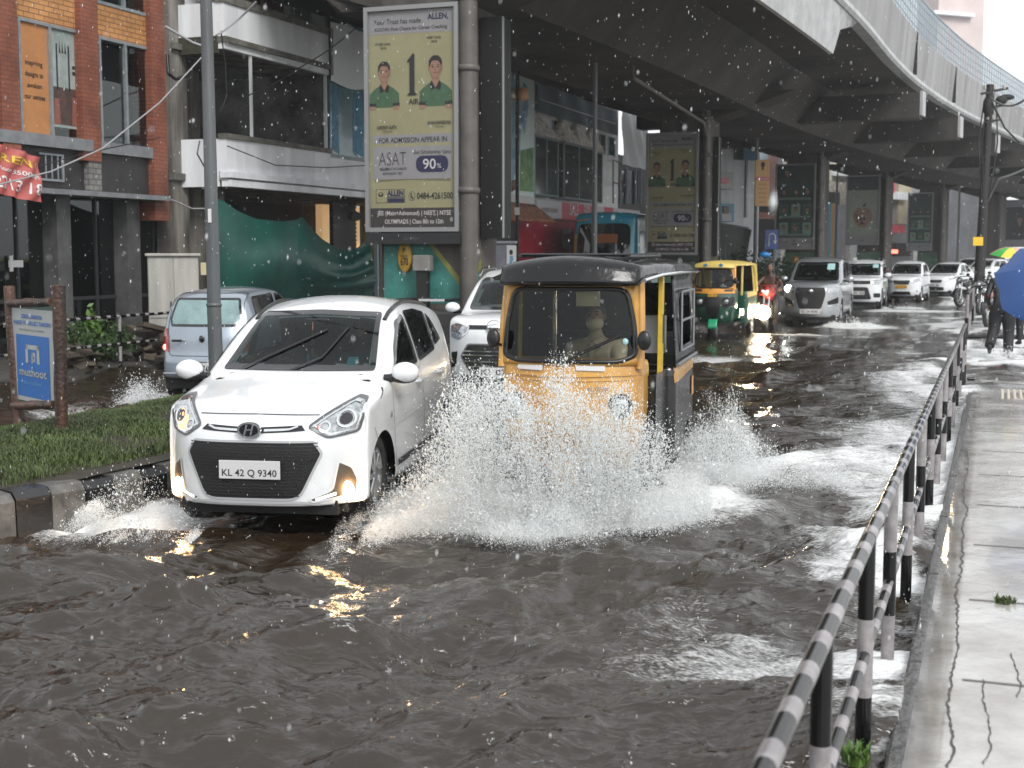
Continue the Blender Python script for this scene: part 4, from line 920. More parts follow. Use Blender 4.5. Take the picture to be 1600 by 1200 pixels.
def water():
    ys = []; y = 1.35
    while y < 260: ys.append(y); y += max(.006, min(2.6 * y * y / (F * CAMZ), 6.0))
    ys = np.array(ys); us = np.linspace(-.60, .60, 760); Y, U = np.meshgrid(ys, us, indexing='ij'); X = U * Y * 1.02
    sp = np.maximum(np.gradient(ys)[:, None] * np.ones_like(U), .0016 * Y)
    h = np.zeros_like(X); r = np.random.default_rng(3)
    wx = (fbm(X * .35, Y * .35, 11, 3) - .5) * 2.6; wy = (fbm(X * .35 + 40, Y * .35, 21, 3) - .5) * 2.6
    for i in range(64):
        lam = .16 * (20 ** (i / 63.)); a = r.normal(R(100), R(38)) if lam > .5 else r.uniform(0, math.pi)
        k = 2 * math.pi / lam; ph = r.uniform(0, 6.28); d = (X + wx * .5) * math.cos(a) + (Y + wy * .5) * math.sin(a)
        fade = np.clip(lam / (sp * 3.0) - .6, 0, 1); w_ = np.sin(k * d + ph)
        h += (.0072 * lam**.80) * (1.15 if .35 < lam < 1.4 else 1.) * fade * (1 - 2 * np.abs(w_) ** .8 if i % 3 == 0 else w_)
    am = .55 + .9 * fbm(X * .5, Y * .3, 5, 3)
    h *= am * np.clip((Y - 0) / 3, .6, 1) * np.clip(1.25 - Y / 90, .35, 1)
    # wakes spreading from the vehicles
    for (x0, y0, dx, dy, L, A, wd) in ((-1.0, 7.9, .25, -1, 5.5, .045, .14), (-2.4, 8.6, -.45, -1, 4, .035, .12), (.9, 8.6, .75, -1, 5.0, .045, .16), (1.6, 9.6, 1.2, -.8, 4, .04, .16), (.0, 8.3, .05, -1, 5, .03, .12), (.3, 8.6, .5, -.7, 3, .03, .1)):
        n = math.hypot(dx, dy); dx, dy = dx / n, dy / n; t = (X - x0) * dx + (Y - y0) * dy; q = (X - x0) * -dy + (Y - y0) * dx + .25 * np.sin(t * 1.9 + x0) + (wx * .12)
        h += A * np.exp(-(q / wd)**2) * np.clip(t, 0, 1) * np.clip(1 - t / L, 0, 1)
    for (x0, y0, rr, st) in SPL:
        d2 = ((X - x0)**2 + (Y - y0)**2) / rr**2; h += .05 * st * np.exp(-d2 * 1.5) * (.4 + 1.2 * fbm(X * 6, Y * 6, 31, 3))
    foam_sheen = np.zeros_like(X)
    for (x0, y0, rr, st) in SPL: foam_sheen = np.maximum(foam_sheen, st * np.exp(-((X - x0)**2 + (Y - y0)**2) / rr**2))
    sheen_msk = np.clip((X - (-2.1 + .335 * Y)) * .55, 0, 1) * .85 + .10; nz_ = fbm(X * 1.3 + wx * .35 + 7, Y * (1.0 + 2.0 * np.clip(1 - Y / 22, 0, 1)) + wy * .3, 77, 5)
    foam_sheen += .49 * sheen_msk * np.clip((nz_ - .37) * 3.6, 0, 1) + .10 * sheen_msk * np.clip((Y - 14) / 20, 0, 1)  # pale streaks towards the right: reflected sky put into the colour, mixed with foam
    foam_sheen += np.clip(h * 4 - .2, 0, .12)
    dry = (X > railX(Y) + .12) & (Y < 18); h = np.where(dry, np.minimum(h, .0) - .03, h)
    # behind the kerb of the median and under the footpath the sheet sinks out of sight
    V = np.stack([X, Y, h], -1).reshape(-1, 3); m, n = X.shape; I = np.arange(m * n).reshape(m, n)
    Fq = np.stack([I[:-1, :-1], I[:-1, 1:], I[1:, 1:], I[1:, :-1]], -1).reshape(-1, 4)
    W = mat('muddy_flood_water', (.019, .0125, .0068), .03)
    nn = W.node_tree.nodes; L_ = W.node_tree.links; b = nn['Principled BSDF']; b.inputs['IOR'].default_value = 1.6
    at = nn.new('ShaderNodeAttribute'); at.attribute_name = 'foam_sheen'
    ge = nn.new('ShaderNodeNewGeometry')
    mp = nn.new('ShaderNodeMapping'); mp.inputs['Scale'].default_value = (.8, 1.9, 1); L_.new(ge.outputs['Position'], mp.inputs[0])
    t1 = nn.new('ShaderNodeTexNoise'); t1.inputs['Scale'].default_value = 7; t1.inputs['Detail'].default_value = 9; t1.inputs['Roughness'].default_value = .72; t1.inputs['Distortion'].default_value = .7; L_.new(mp.outputs[0], t1.inputs[0])
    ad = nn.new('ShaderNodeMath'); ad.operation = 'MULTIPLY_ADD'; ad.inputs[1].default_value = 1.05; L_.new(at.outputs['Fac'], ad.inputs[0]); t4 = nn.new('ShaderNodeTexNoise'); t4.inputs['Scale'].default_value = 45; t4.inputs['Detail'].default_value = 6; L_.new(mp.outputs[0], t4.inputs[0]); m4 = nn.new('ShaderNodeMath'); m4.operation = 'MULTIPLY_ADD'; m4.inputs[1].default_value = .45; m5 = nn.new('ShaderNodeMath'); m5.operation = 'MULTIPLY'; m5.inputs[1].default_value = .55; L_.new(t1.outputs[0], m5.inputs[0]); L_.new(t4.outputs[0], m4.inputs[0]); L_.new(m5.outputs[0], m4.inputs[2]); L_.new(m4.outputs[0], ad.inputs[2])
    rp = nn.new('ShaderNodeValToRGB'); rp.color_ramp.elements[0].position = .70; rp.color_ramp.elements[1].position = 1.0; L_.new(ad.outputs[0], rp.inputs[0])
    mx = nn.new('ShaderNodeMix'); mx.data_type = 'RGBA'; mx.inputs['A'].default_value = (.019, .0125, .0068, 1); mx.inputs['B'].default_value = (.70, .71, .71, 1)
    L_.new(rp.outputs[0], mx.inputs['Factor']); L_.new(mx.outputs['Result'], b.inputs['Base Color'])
    ro = nn.new('ShaderNodeMath'); ro.operation = 'MULTIPLY_ADD'; ro.inputs[1].default_value = .5; ro.inputs[2].default_value = .05; L_.new(rp.outputs[0], ro.inputs[0]); L_.new(ro.outputs[0], b.inputs['Roughness'])
    prev = None
    for s_, d_, st in ((4, .06, .7), (14, .014, .5), (50, .003, .45)):
        t = nn.new('ShaderNodeTexNoise'); t.inputs['Scale'].default_value = s_; t.inputs['Detail'].default_value = 4; t.inputs['Distortion'].default_value = .5; L_.new(mp.outputs[0], t.inputs[0])
        bp = nn.new('ShaderNodeBump'); bp.inputs['Strength'].default_value = st; bp.inputs['Distance'].default_value = d_; L_.new(t.outputs[0], bp.inputs['Height'])
        if prev: L_.new(prev.outputs[0], bp.inputs['Normal'])
        prev = bp
    L_.new(prev.outputs[0], b.inputs['Normal'])
    o = fast_mesh('flood_water', V, Fq, W); a = o.data.attributes.new('foam_sheen', 'FLOAT', 'POINT'); a.data.foreach_set('value', np.clip(foam_sheen, 0, 1.2).ravel().astype(np.float32))
    tag(o, kind='structure')
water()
def struct(name, mb, m=None, **k): o = mb.build(name, m, **k); return tag(o, kind='structure')
q = MB(); q.box((0, 200, -.35), (900, 520, .1)); struct('road', q, mat('asphalt', (.04, .04, .04), .6))
# ---------------------------------------------------------------- right footpath: wet concrete
CONC = mat('wet_concrete', (.46, .45, .43), .12, col2=(.27, .25, .225), vs=1.6, bump=.25, bs=14, coat=.3)
_n = CONC.node_tree.nodes; _l = CONC.node_tree.links
_t = _n.new('ShaderNodeTexNoise'); _t.inputs['Scale'].default_value = 1.7; _t.inputs['Detail'].default_value = 7; _tc0 = _n.new('ShaderNodeTexCoord'); _l.new(_tc0.outputs['Object'], _t.inputs[0])
_r = _n.new('ShaderNodeMapRange'); _r.inputs[1].default_value = .35; _r.inputs[2].default_value = .65; _r.inputs[3].default_value = .06; _r.inputs[4].default_value = .32; _l.new(_t.outputs[0], _r.inputs[0]); _l.new(_r.outputs[0], _n['Principled BSDF'].inputs['Roughness'])
def foot():
    q = MB()
    Ys = np.concatenate([np.arange(.8, 20, .25), np.arange(20, 130, 2.)]); rows = []
    for Y in Ys:
        x0 = railX(Y) + .17
        zz = .035 if Y < 17 else max(-.06, .035 - (Y - 17) * .03)
        rows.append([(x0, Y, -.2), (x0, Y, zz)] + [(x0 + u, Y, zz) for u in (.16, .5, 1.2, 3, 8, 20, 60)])
    q.grid(rows, True); struct('footpath', q, CONC)
    # a second layer: kerb stones along the footpath with joints
    q = MB(); r = random.Random(4); y = .9
    while y < 17:
        l = 1.7; a = Vector((railX(y) + .10, y, 0)); b_ = Vector((railX(y + l - .015) + .10, y + l - .015, 0)); d = (b_ - a); n = Vector((d.y, -d.x, 0)).normalized()
        z = .018 + r.uniform(-.006, .006); c = [a, b_, b_ + n * .17, a + n * .17]
        q.poly([(v.x, v.y, -.15) for v in c], .15 + z, (0, 0, 1)); y += l
    struct('kerb', q, mat('wet_kerb_stone', (.075, .072, .068), .12, var=.5, vs=4, bump=.4, bs=20, coat=.3), bevel=.012)
foot()
def crack(name, pts, w0, z, m):
    r = random.Random(hash(name) % 99); L_ = []; R_ = []
    for i in range(len(pts) - 1):
        a, b = Vector(pts[i]), Vector(pts[i + 1]); n = max(2, int((b - a).length / .02))
        for k in range(n):
            p = a.lerp(b, k / n); w0x = (w0x if k else 0) * .93 + r.uniform(-.006, .006); p.x += w0x; ww = w0 * r.uniform(.25, 1); L_.append((p.x - ww, p.y, z)); R_.append((p.x + ww, p.y, z))
    q = MB(); q.grid(list(zip(L_, R_))); struct(name, q, m)
DIRT = mat('dark_dirt', (.05, .045, .04), .5)
J = mat('paving_joint', (.12, .11, .10), .4)
for k in range(12):
    y = 1.6 + k * 1.35; q = MB(); a = Vector((railX(y) + .36, y, .0385)); b = a + Vector((2.2, -.79, 0)); n_ = Vector((.0035, .0095, 0)); q.poly([a - n_, b - n_, b + n_, a + n_]); struct('pavement_joint', q, J)
for u in (.92, 1.75):
    q = MB(); q.poly([(railX(1) + u, 1, .0392), (railX(1) + u + .012, 1, .0392), (railX(17) + u + .012, 17, .0392), (railX(17) + u, 17, .0392)]); struct('pavement_joint', q, J)
for k, P in enumerate((((1483, 1200), (1490, 1050), (1500, 900), (1508, 780), (1512, 700)), ((1540, 1195), (1546, 1120), (1538, 1060)), ((1592, 1090), (1584, 1020)))):
    crack('pavement_crack', [tuple(atZ(a, b, .035)) for a, b in P], .007 if k == 0 else .004, .039, DIRT)
q = MB()   # tactile paving: rows of studs
for i in range(9):
    for j in range(16):
        p = atZ(1566, 622, .035) + Vector((.36, 1, 0)).normalized() * (j * .075) + Vector((1, -.36, 0)).normalized() * (i * .075); q.lathe([(.022, 0), (.018, .008), (.001, .009)], tuple(p), 'z', 8)
o = struct('tactile_paving', q, mat('tactile_cream', (.45, .40, .33), .4))
def tuft(name, label, x, y, z, n, h, m, spread=.08, seed=1):
    r = random.Random(seed); q = MB()
    for _ in range(n):
        a = r.uniform(0, 6.28); rr = spread * r.random()**.5; hh = h * r.uniform(.5, 1); px_, py_ = x + rr * math.cos(a), y + rr * math.sin(a); b = r.uniform(0, 6.28); le = r.uniform(.2, .9) * hh; w_ = r.uniform(.004, .008)
        d = Vector((math.cos(b), math.sin(b), 0)); s = Vector((-d.y, d.x, 0)) * w_; p0 = Vector((px_, py_, z)); p1 = p0 + d * le * .4 + Vector((0, 0, hh * .6)); p2 = p0 + d * le + Vector((0, 0, hh * .8))
        q.add([p0 - s, p0 + s, p1 + s * .8, p1 - s * .8, p2], [(0, 1, 2, 3), (3, 2, 4)], True)
    return tag(q.build(name, m), label, 'weed')
GRASS = mat('grass_blade', (.070, .105, .022), .6, col2=(.035, .050, .014), vs=1.1)
p = atZ(1570, 942, .035); tuft('weed', 'small weed tuft growing on the wet footpath beside the pale patch', p.x, p.y, .036, 60, .05, GRASS, .05, 2)
p = atZ(1338, 1192, .0); tuft('weed', 'green weed at the foot of the railing at the bottom edge', p.x, p.y, .0, 80, .10, mat('fresh_green_leaf', (.07, .14, .02), .5), .05, 3)
# ---------------------------------------------------------------- striped railings
BLKR = mat('black_railing_paint', (.004, .004, .0045), .14, spec=.35); WHTR = mat('white_railing_paint', (.28, .26, .265), .2, var=.35, vs=14)
def striped(q, a, b, r, seg, k0, n=12, sh=0):
    a, b = Vector(a), Vector(b); L = (b - a).length; m = max(1, round(L / seg))
    cut_ = [(i + (.14 * sh if (i + k0) % 2 else 0)) / m for i in range(m)] + [1.]
    for i in range(m):
        q.use(BLKR if (i + k0) % 2 == 0 else WHTR); q.tube([a.lerp(b, cut_[i]), a.lerp(b, cut_[i + 1])], r, n, cap=(i in (0, m - 1)))
def railing(name, label, Ps, H, lo, r, segp, segr, starts=None):
    root = empty(name, label, 'railing', (Ps[0][0], Ps[0][1], 0)); o = Vector((Ps[0][0], Ps[0][1], 0)); Ps = [Vector((p[0], p[1], 0)) - o for p in Ps]
    for i, p in enumerate(Ps):
        q = MB(); striped(q, p + Vector((0, 0, -.1)), p + Vector((0, 0, H)), r * 1.08, segp, (starts[i] if starts and i < len(starts) else i * 3 // 2)); q.build('post', None, root)
    for nm, z in (('top_rail', H), ('lower_rail', lo)):
        q = MB(); tot = 0
        for a, b in zip(Ps, Ps[1:]):
            m = max(2, round((b - a).length / segr)); striped(q, a + Vector((0, 0, z)), b + Vector((0, 0, z)), r if nm == 'top_rail' else r * .8, segr, tot, sh=1.6); tot += m
        q.build(nm, None, root)
    return root
Yp = [1.1, 2.4, 3.65, 4.95, 6.1, 7.35, 8.6, 9.85, 11.1, 12.4, 13.7, 15.0, 16.3, 17.6, 18.9, 20.1]
railing('striped_railing', 'long black and white pipe railing along the wet footpath in the foreground', [(railX(y), y) for y in Yp], .80, .36, .028, .28, .15, [0, 1, 0, 0, 1, 0, 1, 0, 1, 1, 0, 1, 0, 1, 0, 0])
railing('striped_railing', 'farther black and white railing starting beyond the gap beside the walker', [(railX(y) - .2, y) for y in (30, 31.6, 33.2, 35, 37, 39, 41.5, 44)], .95, .45, .04, .45, .45)
LP = [(-6.75, 20.2), (-6.28, 21.5), (-5.75, 22.9), (-5.2, 24.4), (-4.7, 25.8), (-4.1, 27.4)]
railing('striped_railing', 'black and white railing in front of the dark shopfront across the far carriageway', [(-7.8, 17.3), (-7.25, 18.8)] + LP, .86, .42, .025, .25, .13)
# ---------------------------------------------------------------- median with kerb, grass, soil
KL = [(-7.2, 5.2), (-5.9, 6.3), (-4.75, 7.5), (-3.62, 9.0), (-3.05, 9.8), (-2.75, 10.4), (-2.35, 11.5), (-2.0, 13.0), (-1.55, 15.5), (-1.2, 18), (-.7, 22.), (0.1, 25), (1.6, 29), (4, 36), (7.6, 46), (15, 64), (22.6, 80), (30, 94)]
LL = [(-10.5, 5.2), (-8.5, 7.0), (-6.6, 9.2), (-5.8, 10.5), (-4.95, 12.4), (-4.3, 14.), (-3.75, 15.5), (-3.1, 17.5), (-2.6, 20), (-1.9, 23), (-1.2, 26), (-.2, 29), (2.0, 36), (5.8, 46), (13, 64), (20.6, 80), (28, 94)]
def resample(P, n):
    P = [Vector((a, b)) for a, b in P]; d = [0]
    for a, b in zip(P, P[1:]): d.append(d[-1] + (b - a).length)
    t = np.linspace(0, d[-1], n); xs = np.interp(t, d, [p.x for p in P]); ys = np.interp(t, d, [p.y for p in P]); return [(x, y) for x, y in zip(xs, ys)], d[-1]
def median():
    A, la = resample(KL, 240); B, lb = resample(LL, 240); q = MB(); rows = []
    for i, (a, b) in enumerate(zip(A, B)):
        rows.append([(a[0] * (1 - t) + b[0] * t, a[1] * (1 - t) + b[1] * t, .20 + .10 * math.sin(math.pi * t) + .05 * (vnoise(np.array([i * .5]), np.array([t * 4]), 9)[0] - .5)) for t in np.linspace(0.03, 1, 12)])
    q.grid(rows); struct('median_soil', q, mat('wet_soil', (.035, .028, .018), .7, var=.4, vs=5))
    for nm, P, sd_ in (('kerb', KL, 1), ('kerb', LL, -1)):
        S, L = resample(P, 2); n = int(L / .29) if sd_ > 0 else int(L / .8); S, L = resample(P, n + 1); q = MB(); r = random.Random(5)
        kb, kw = mat('kerb_black_paint', (.014, .014, .015), .25, var=.3, vs=8, bump=.4, bs=18, coat=.4), mat('kerb_worn_white_paint', (.13, .128, .12), .35, var=.6, vs=7, bump=.4, bs=18, coat=.2)
        for i in range(n):
            a, b = Vector((*S[i], 0)), Vector((*S[i + 1], 0)); d = (b - a).normalized(); nn = Vector((-d.y, d.x, 0)) * sd_; b = b - d * .012
            j = r.uniform(-.008, .008); q.use(kb if i % 2 else kw)
            pr = [(-.02, -.2), (-.01, .15 + j), (.035, .205 + j), (.17, .215 + j), (.18, .0)]
            vs = [e + nn * u + Vector((0, 0, v)) for e in (a, b) for u, v in pr]
            q.add(vs, [(k, k + 1, 6 + k, 5 + k) for k in range(4)] + [(4, 3, 2, 1, 0), (5, 6, 7, 8, 9)], False)
        struct(nm, q, None)
    # grass: blades over the near part of the median
    r = np.random.default_rng(8); N = 240000; t = r.random(N); s = r.random(N)**.9
    near = [(a, b) for a, b in zip(A, B) if a[1] < 19]; A2 = np.array([a for a, b in near]); B2 = np.array([b for a, b in near]); k = t * (len(near) - 1.001); i = k.astype(int); f = (k - i)[:, None]
    pa = A2[i] * (1 - f) + A2[i + 1] * f; pb = B2[i] * (1 - f) + B2[i + 1] * f; u = (.09 + .9 * s)[:, None]; P = pa * (1 - u) + pb * u
    dens = fbm(P[:, 0] * 2.2, P[:, 1] * 2.2, 3, 3); keep = r.random(N) < np.clip((dens - .22) * 3.5, .25, 1); P = P[keep]; u = u[keep, 0]; dens = dens[keep]; N = len(P)
    h = (.03 + .065 * dens) * r.uniform(.5, 1.2, N); a = r.uniform(0, 6.28, N); le = h * r.uniform(.2, 1., N); w_ = r.uniform(.002, .0045, N) * 1.1
    z0 = .19 + .10 * np.sin(np.pi * u); base = np.stack([P[:, 0], P[:, 1], z0], 1); d = np.stack([np.cos(a), np.sin(a), 0 * a], 1); sd = np.stack([-np.sin(a), np.cos(a), 0 * a], 1) * w_[:, None]
    m1 = base + d * (le * .35)[:, None] + np.stack([0 * h, 0 * h, h * .65], 1); tp = base + d * le[:, None] + np.stack([0 * h, 0 * h, h * .85], 1)
    V = np.stack([base - sd, base + sd, m1 + sd * .7, m1 - sd * .7, tp + sd * .1, tp - sd * .1], 1).reshape(-1, 3); I = np.arange(N)[:, None] * 6
    Fq = np.concatenate([I + [0, 1, 2, 3], I + [3, 2, 4, 5]]); o = fast_mesh('grass', V, Fq, mat('grass_blade', (0, 0, 0)), smooth=True); tag(o, 'wet green grass covering the median behind the striped kerb', 'grass', kind='stuff')
median()
q = MB(); q.grid([[(-60, y, .08), (-11.2 + .36 * (y - 8), y, .08), (-11.1 + .36 * (y - 8), y, -.2)] for y in (4, 30, 60, 110)]); struct('far_footpath', q, mat('wet_dark_paving', (.06, .057, .05), .3, var=.4, vs=3, bump=.3, bs=20, coat=.3))
# ---------------------------------------------------------------- facades in their own frames
class Fac:
    """a wall line: p0 on the ground, direction slope dX/dY; local x runs along it, local -y faces the road"""
    def __init__(s, p0, slope):
        s.p0 = Vector((p0[0], p0[1], 0)); s.a = Vector((slope, 1, 0)).normalized(); s.n = Vector((s.a.y, -s.a.x, 0)); s.rz = math.atan2(s.a.y, s.a.x)
    def hit(s, px, py, off=0.): return atPl(px, py, s.p0 + s.n * off, s.n)
    def x(s, px, py=300, off=0.): return (s.hit(px, py, off) - s.p0).dot(s.a)
    def z(s, px, py, off=0.): return s.hit(px, py, off).z
    def xz(s, px, py, off=0.): h = s.hit(px, py, off); return ((h - s.p0).dot(s.a), h.z)
    def l(s, px, py, off=0.): h = s.hit(px, py, off); return Vector(((h - s.p0).dot(s.a), -off, h.z))
    def root(s, name, label, cat='building', group=None): return empty(name, label, cat, tuple(s.p0), s.rz, group)
def brick(name, c1, c2, mortar, sc_=9, w_=.5, h_=.25, ms=.02, rough=.6):
    if name in MATS: return MATS[name]
    m = mat(name, c1, rough); n = m.node_tree.nodes; L = m.node_tree.links
    tc = n.new('ShaderNodeTexCoord'); sp = n.new('ShaderNodeSeparateXYZ'); L.new(tc.outputs['Object'], sp.inputs[0])
    ad = n.new('ShaderNodeMath'); L.new(sp.outputs[0], ad.inputs[0]); L.new(sp.outputs[1], ad.inputs[1]); cb = n.new('ShaderNodeCombineXYZ'); L.new(ad.outputs[0], cb.inputs[0]); L.new(sp.outputs[2], cb.inputs[1])
    b = n.new('ShaderNodeTexBrick'); b.inputs['Scale'].default_value = sc_; b.inputs['Brick Width'].default_value = w_; b.inputs['Row Height'].default_value = h_; b.inputs['Mortar Size'].default_value = ms
    b.inputs['Color1'].default_value = (*c1, 1); b.inputs['Color2'].default_value = (*c2, 1); b.inputs['Mortar'].default_value = (*mortar, 1); L.new(cb.outputs[0], b.inputs[0])
    t = n.new('ShaderNodeTexNoise'); t.inputs['Scale'].default_value = 1.5; t.inputs['Detail'].default_value = 8; L.new(tc.outputs['Object'], t.inputs[0])
    mx = n.new('ShaderNodeMix'); mx.data_type = 'RGBA'; mx.blend_type = 'MULTIPLY'; mx.inputs['Factor'].default_value = .8
    r = n.new('ShaderNodeValToRGB'); r.color_ramp.elements[0].position = .3; r.color_ramp.elements[0].color = (.45, .42, .4, 1); r.color_ramp.elements[1].position = .6; L.new(t.outputs[0], r.inputs[0])
    L.new(b.outputs[0], mx.inputs['A']); L.new(r.outputs[0], mx.inputs['B']); L.new(mx.outputs['Result'], n['Principled BSDF'].inputs['Base Color'])
    return m
REDT = brick('red_tile', (.27, .088, .048), (.22, .072, .04), (.13, .05, .04), 1, .20, .075, .008)
YELT = brick('yellow_brick_tile', (.52, .26, .09), (.46, .22, .075), (.20, .10, .05), 1, .26, .09, .01)
GREYT = brick('grey_block', (.25, .24, .22), (.20, .2, .19), (.10, .1, .1), 1, .16, .10, .012)
ALU = mat('window_aluminium', (.28, .31, .33), .4, .3, var=.25, vs=6)
DGREY = mat('dark_grey_wall', (.035, .033, .034), .5, var=.45, vs=2.2, bump=.3, bs=9)
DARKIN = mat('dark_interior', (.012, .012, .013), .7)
WGL = mat('shop_window_glass', (.10, .14, .13), .06, coat=.8, var=.5, vs=1.1)
PALEG = mat('pale_green_room', (.60, .74, .70), .25, var=.35, vs=1.3, coat=.5)
WSTUC = mat('white_stucco', (.78, .80, .82), .6, var=.2, vs=2, streak=True)
GRIME = mat('grimy_plaster', (.26, .24, .21), .8, col2=(.055, .05, .045), vs=2.6, bump=.5, bs=16, streak=True)
CONCD = mat('weathered_ledge', (.17, .165, .14), .8, var=.5, vs=4, bump=.4, bs=20)
MOSS = mat('moss_grime', (.05, .05, .03), .9, var=.5, vs=10, bump=.8, bs=30)
A = Fac((-16.88 + .37 * 22, 22.), .37)
def wall(q, f, x0, x1, z0, z1, off, th=.1):
    q.lohi((x0, -off, z0), (x1, -off + th, z1)); return q
def part(root, name, m, x0, x1, z0, z1, off, th=.1, bevel=0.):
    q = MB(); wall(q, A, x0, x1, z0, z1, off, th); return q.build(name, m, root, bevel=bevel)
def brick_building():
    f = A; root = f.root('brick_building', 'red and yellow tiled building with tall windows and a dark shopfront, at the left edge')
    X = lambda px, off=0.: f.x(px, 210, off)
    zs = f.z(141, 226, .05); zs1 = f.z(141, 219, .1); ze = f.z(141, 237, .1); zt1 = f.z(129, 47, .02); zb2 = f.z(236, 29, .02); zt2 = f.z(238, 78, .02); zl = f.z(259, 312, .3)
    xL = X(-260); xR = X(250); zz = (zt1 + zt2) / 2; zw2 = (zb2 + f.z(152, 3, .02)) / 2; ztop = zw2 + 2.6
    # pillars
    for a, b, z0 in ((5, 33, zl), (131, 158, zl + .02), (240, 261, zl - .4), (-150, -122, zl)):
        part(root, 'tiled_pillar', REDT, X(a, .14), X(b, .14), f.z(145, 252, .14) if a == 131 else z0, ztop, .14, .5)
    part(root, 'block_pillar', GREYT, X(138, .12), X(157, .12), zl, f.z(145, 252, .14), .12, .4)
    bays = ((X(-122, .02), X(5, .02), True), (X(33, .02), X(131, .02), True), (X(158, .02), X(240, .02), False))
    for k, (x0, x1, lft) in enumerate(bays):
        part(root, 'tile_band', YELT, x0 + .003, x1 - .003, zz, zw2, .02, .3)
        part(root, 'tile_band', YELT, x0 + .003, x1 - .003, ztop - .5, ztop - .003, .02, .3)
        for (z0, z1, up) in ((zs, zz, 0), (zw2, ztop - .5, 1)):
            q = MB(); t = .055
            wall(q, f, x0, x1, z1 - t, z1, .035, .08); wall(q, f, x0, x1, z0, z0 + t, .035, .08); wall(q, f, x0, x0 + t, z0 + t, z1 - t, .036, .08); wall(q, f, x1 - t, x1, z0 + t, z1 - t, .036, .08)
            xm = (x0 + x1) / 2 - .02; wall(q, f, xm - .03, xm + .03, z0 + t, z1 - t, .04, .08); w_ = q.build('window', ALU, root)
            q = MB(); q.poly([(x0 + t, .02, z0 + t), (x1 - t, .02, z0 + t), (x1 - t, .02, z1 - t), (x0 + t, .02, z1 - t)]); q.build('pane', glass('shop_pane', (.8, .88, .86), .10), w_)
            # room behind
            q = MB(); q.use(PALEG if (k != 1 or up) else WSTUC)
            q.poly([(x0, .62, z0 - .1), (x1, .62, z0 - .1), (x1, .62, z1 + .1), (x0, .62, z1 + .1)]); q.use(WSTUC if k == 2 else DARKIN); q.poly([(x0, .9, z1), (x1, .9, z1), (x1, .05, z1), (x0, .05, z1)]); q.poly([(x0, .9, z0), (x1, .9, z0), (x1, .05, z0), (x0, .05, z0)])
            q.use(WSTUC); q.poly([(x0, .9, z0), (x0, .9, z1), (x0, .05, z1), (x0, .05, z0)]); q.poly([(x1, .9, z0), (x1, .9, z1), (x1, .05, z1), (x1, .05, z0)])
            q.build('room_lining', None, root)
            if k == 2 and not up:
                q = MB(); w = x1 - x0; h = z1 - z0
                for a, b, c, d in ((.02, .2, .36, .42), (.16, .42, .50, .22), (.60, .78, .70, .36)): q.lohi((x0 + a * w, .55, z0 + (c - d) * h), (x0 + b * w, .60, z0 + c * h)) if a != .02 else q.lohi((x0 + .02, .5, z0 + .02), (x0 + .38 * w, .56, z0 + .38 * h))
                q.build('display_panels', mat('display_dark', (.03, .035, .035), .4), root)
            if k == 1 and not up:
                q = MB(); q.use(mat('orange_poster', (.42, .19, .07), .5, var=.15, vs=3)); q.poly([(x0 + t, .012, z0 + t), (xm - .03, .012, z0 + t), (xm - .03, .012, z1 - t), (x0 + t, .012, z1 - t)])
                po = q.build('orange_poster', None, root)
                q = MB(); h = z1 - z0
                for i, tx in enumerate(('inspiring', 'designs to', 'awaken', 'our senses')): put_text(q, tx, (x0 + t + xm) / 2 - .02, z0 + h * (.62 - .095 * i), .085, (.44, .46, .36, .52)[i], .01, y=.004)
                q.build('poster_lettering', INK, po)
                # dining picture
                q = MB(); q.use(mat('picture_pale', (.33, .37, .35), .4, col2=(.2, .24, .23), vs=2)); a0, a1 = xm + .03, x1 - t; W_ = a1 - a0
                q.poly([(a0, .012, z0 + .25), (a1, .012, z0 + .25), (a1, .012, z1 - t), (a0, .012, z1 - t)])
                q.use(mat('picture_brown', (.10, .05, .04), .5, col2=(.03, .03, .03), vs=5)); q.poly([(a0, .008, z0 + .3), (a1, .008, z0 + .3), (a1, .008, z0 + .95), (a0, .008, z0 + .95)])
                q.use(INK)
                for a, c0_, c1_, ww in ((.2, .9, 1.7, .05), (.62, .9, 1.7, .05)): q.poly([(a0 + a * W_, .004, z0 + c0_), (a0 + (a + ww) * W_, .004, z0 + c0_), (a0 + (a + ww) * W_, .004, z0 + c1_), (a0 + a * W_, .004, z0 + c1_)])
                for a in (.3, .4, .5): q.poly([(a0 + a * W_, .004, z0 + 1.55), (a0 + (a + .06) * W_, .004, z0 + 1.55), (a0 + (a + .03) * W_, .004, z0 + 1.75)])
                for b_ in (0, .1): q.poly([(a0 + (.76) * W_, .004, z0 + 1.2 + b_), (a0 + .9 * W_, .004, z0 + 1.2 + b_), (a0 + .9 * W_, .004, z0 + 1.26 + b_), (a0 + .76 * W_, .004, z0 + 1.26 + b_)])
                q.use(mat('picture_red', (.22, .08, .06), .5)); q.poly([(a0 + .08 * W_, .003, z0 + .3), (a0 + .3 * W_, .003, z0 + .3), (a0 + .26 * W_, .003, z0 + .75), (a0 + .1 * W_, .003, z0 + .75)]); q.poly([(a0 + .7 * W_, .003, z0 + .3), (a0 + .95 * W_, .003, z0 + .3), (a0 + .9 * W_, .003, z0 + .8), (a0 + .74 * W_, .003, z0 + .8)])
                q.build('dining_picture', None, root)
    part(root, 'sill', mat('sill_grey', (.20, .21, .22), .5, var=.3, vs=4), xL, X(143, .12), ze, zs1, .16, .3)
    part(root, 'sill', MATS['sill_grey'], X(158, .12), X(248, .12), ze, zs1, .12, .3)
    part(root, 'lower_wall', DGREY, xL, X(262, .0), zl + .1, ze - .003, .0, .3)
    # ledge window in the dark wall
    xa, xb, za, zb = X(60, .04), X(98, .04), f.z(80, 283, .04), f.z(80, 240, .04)
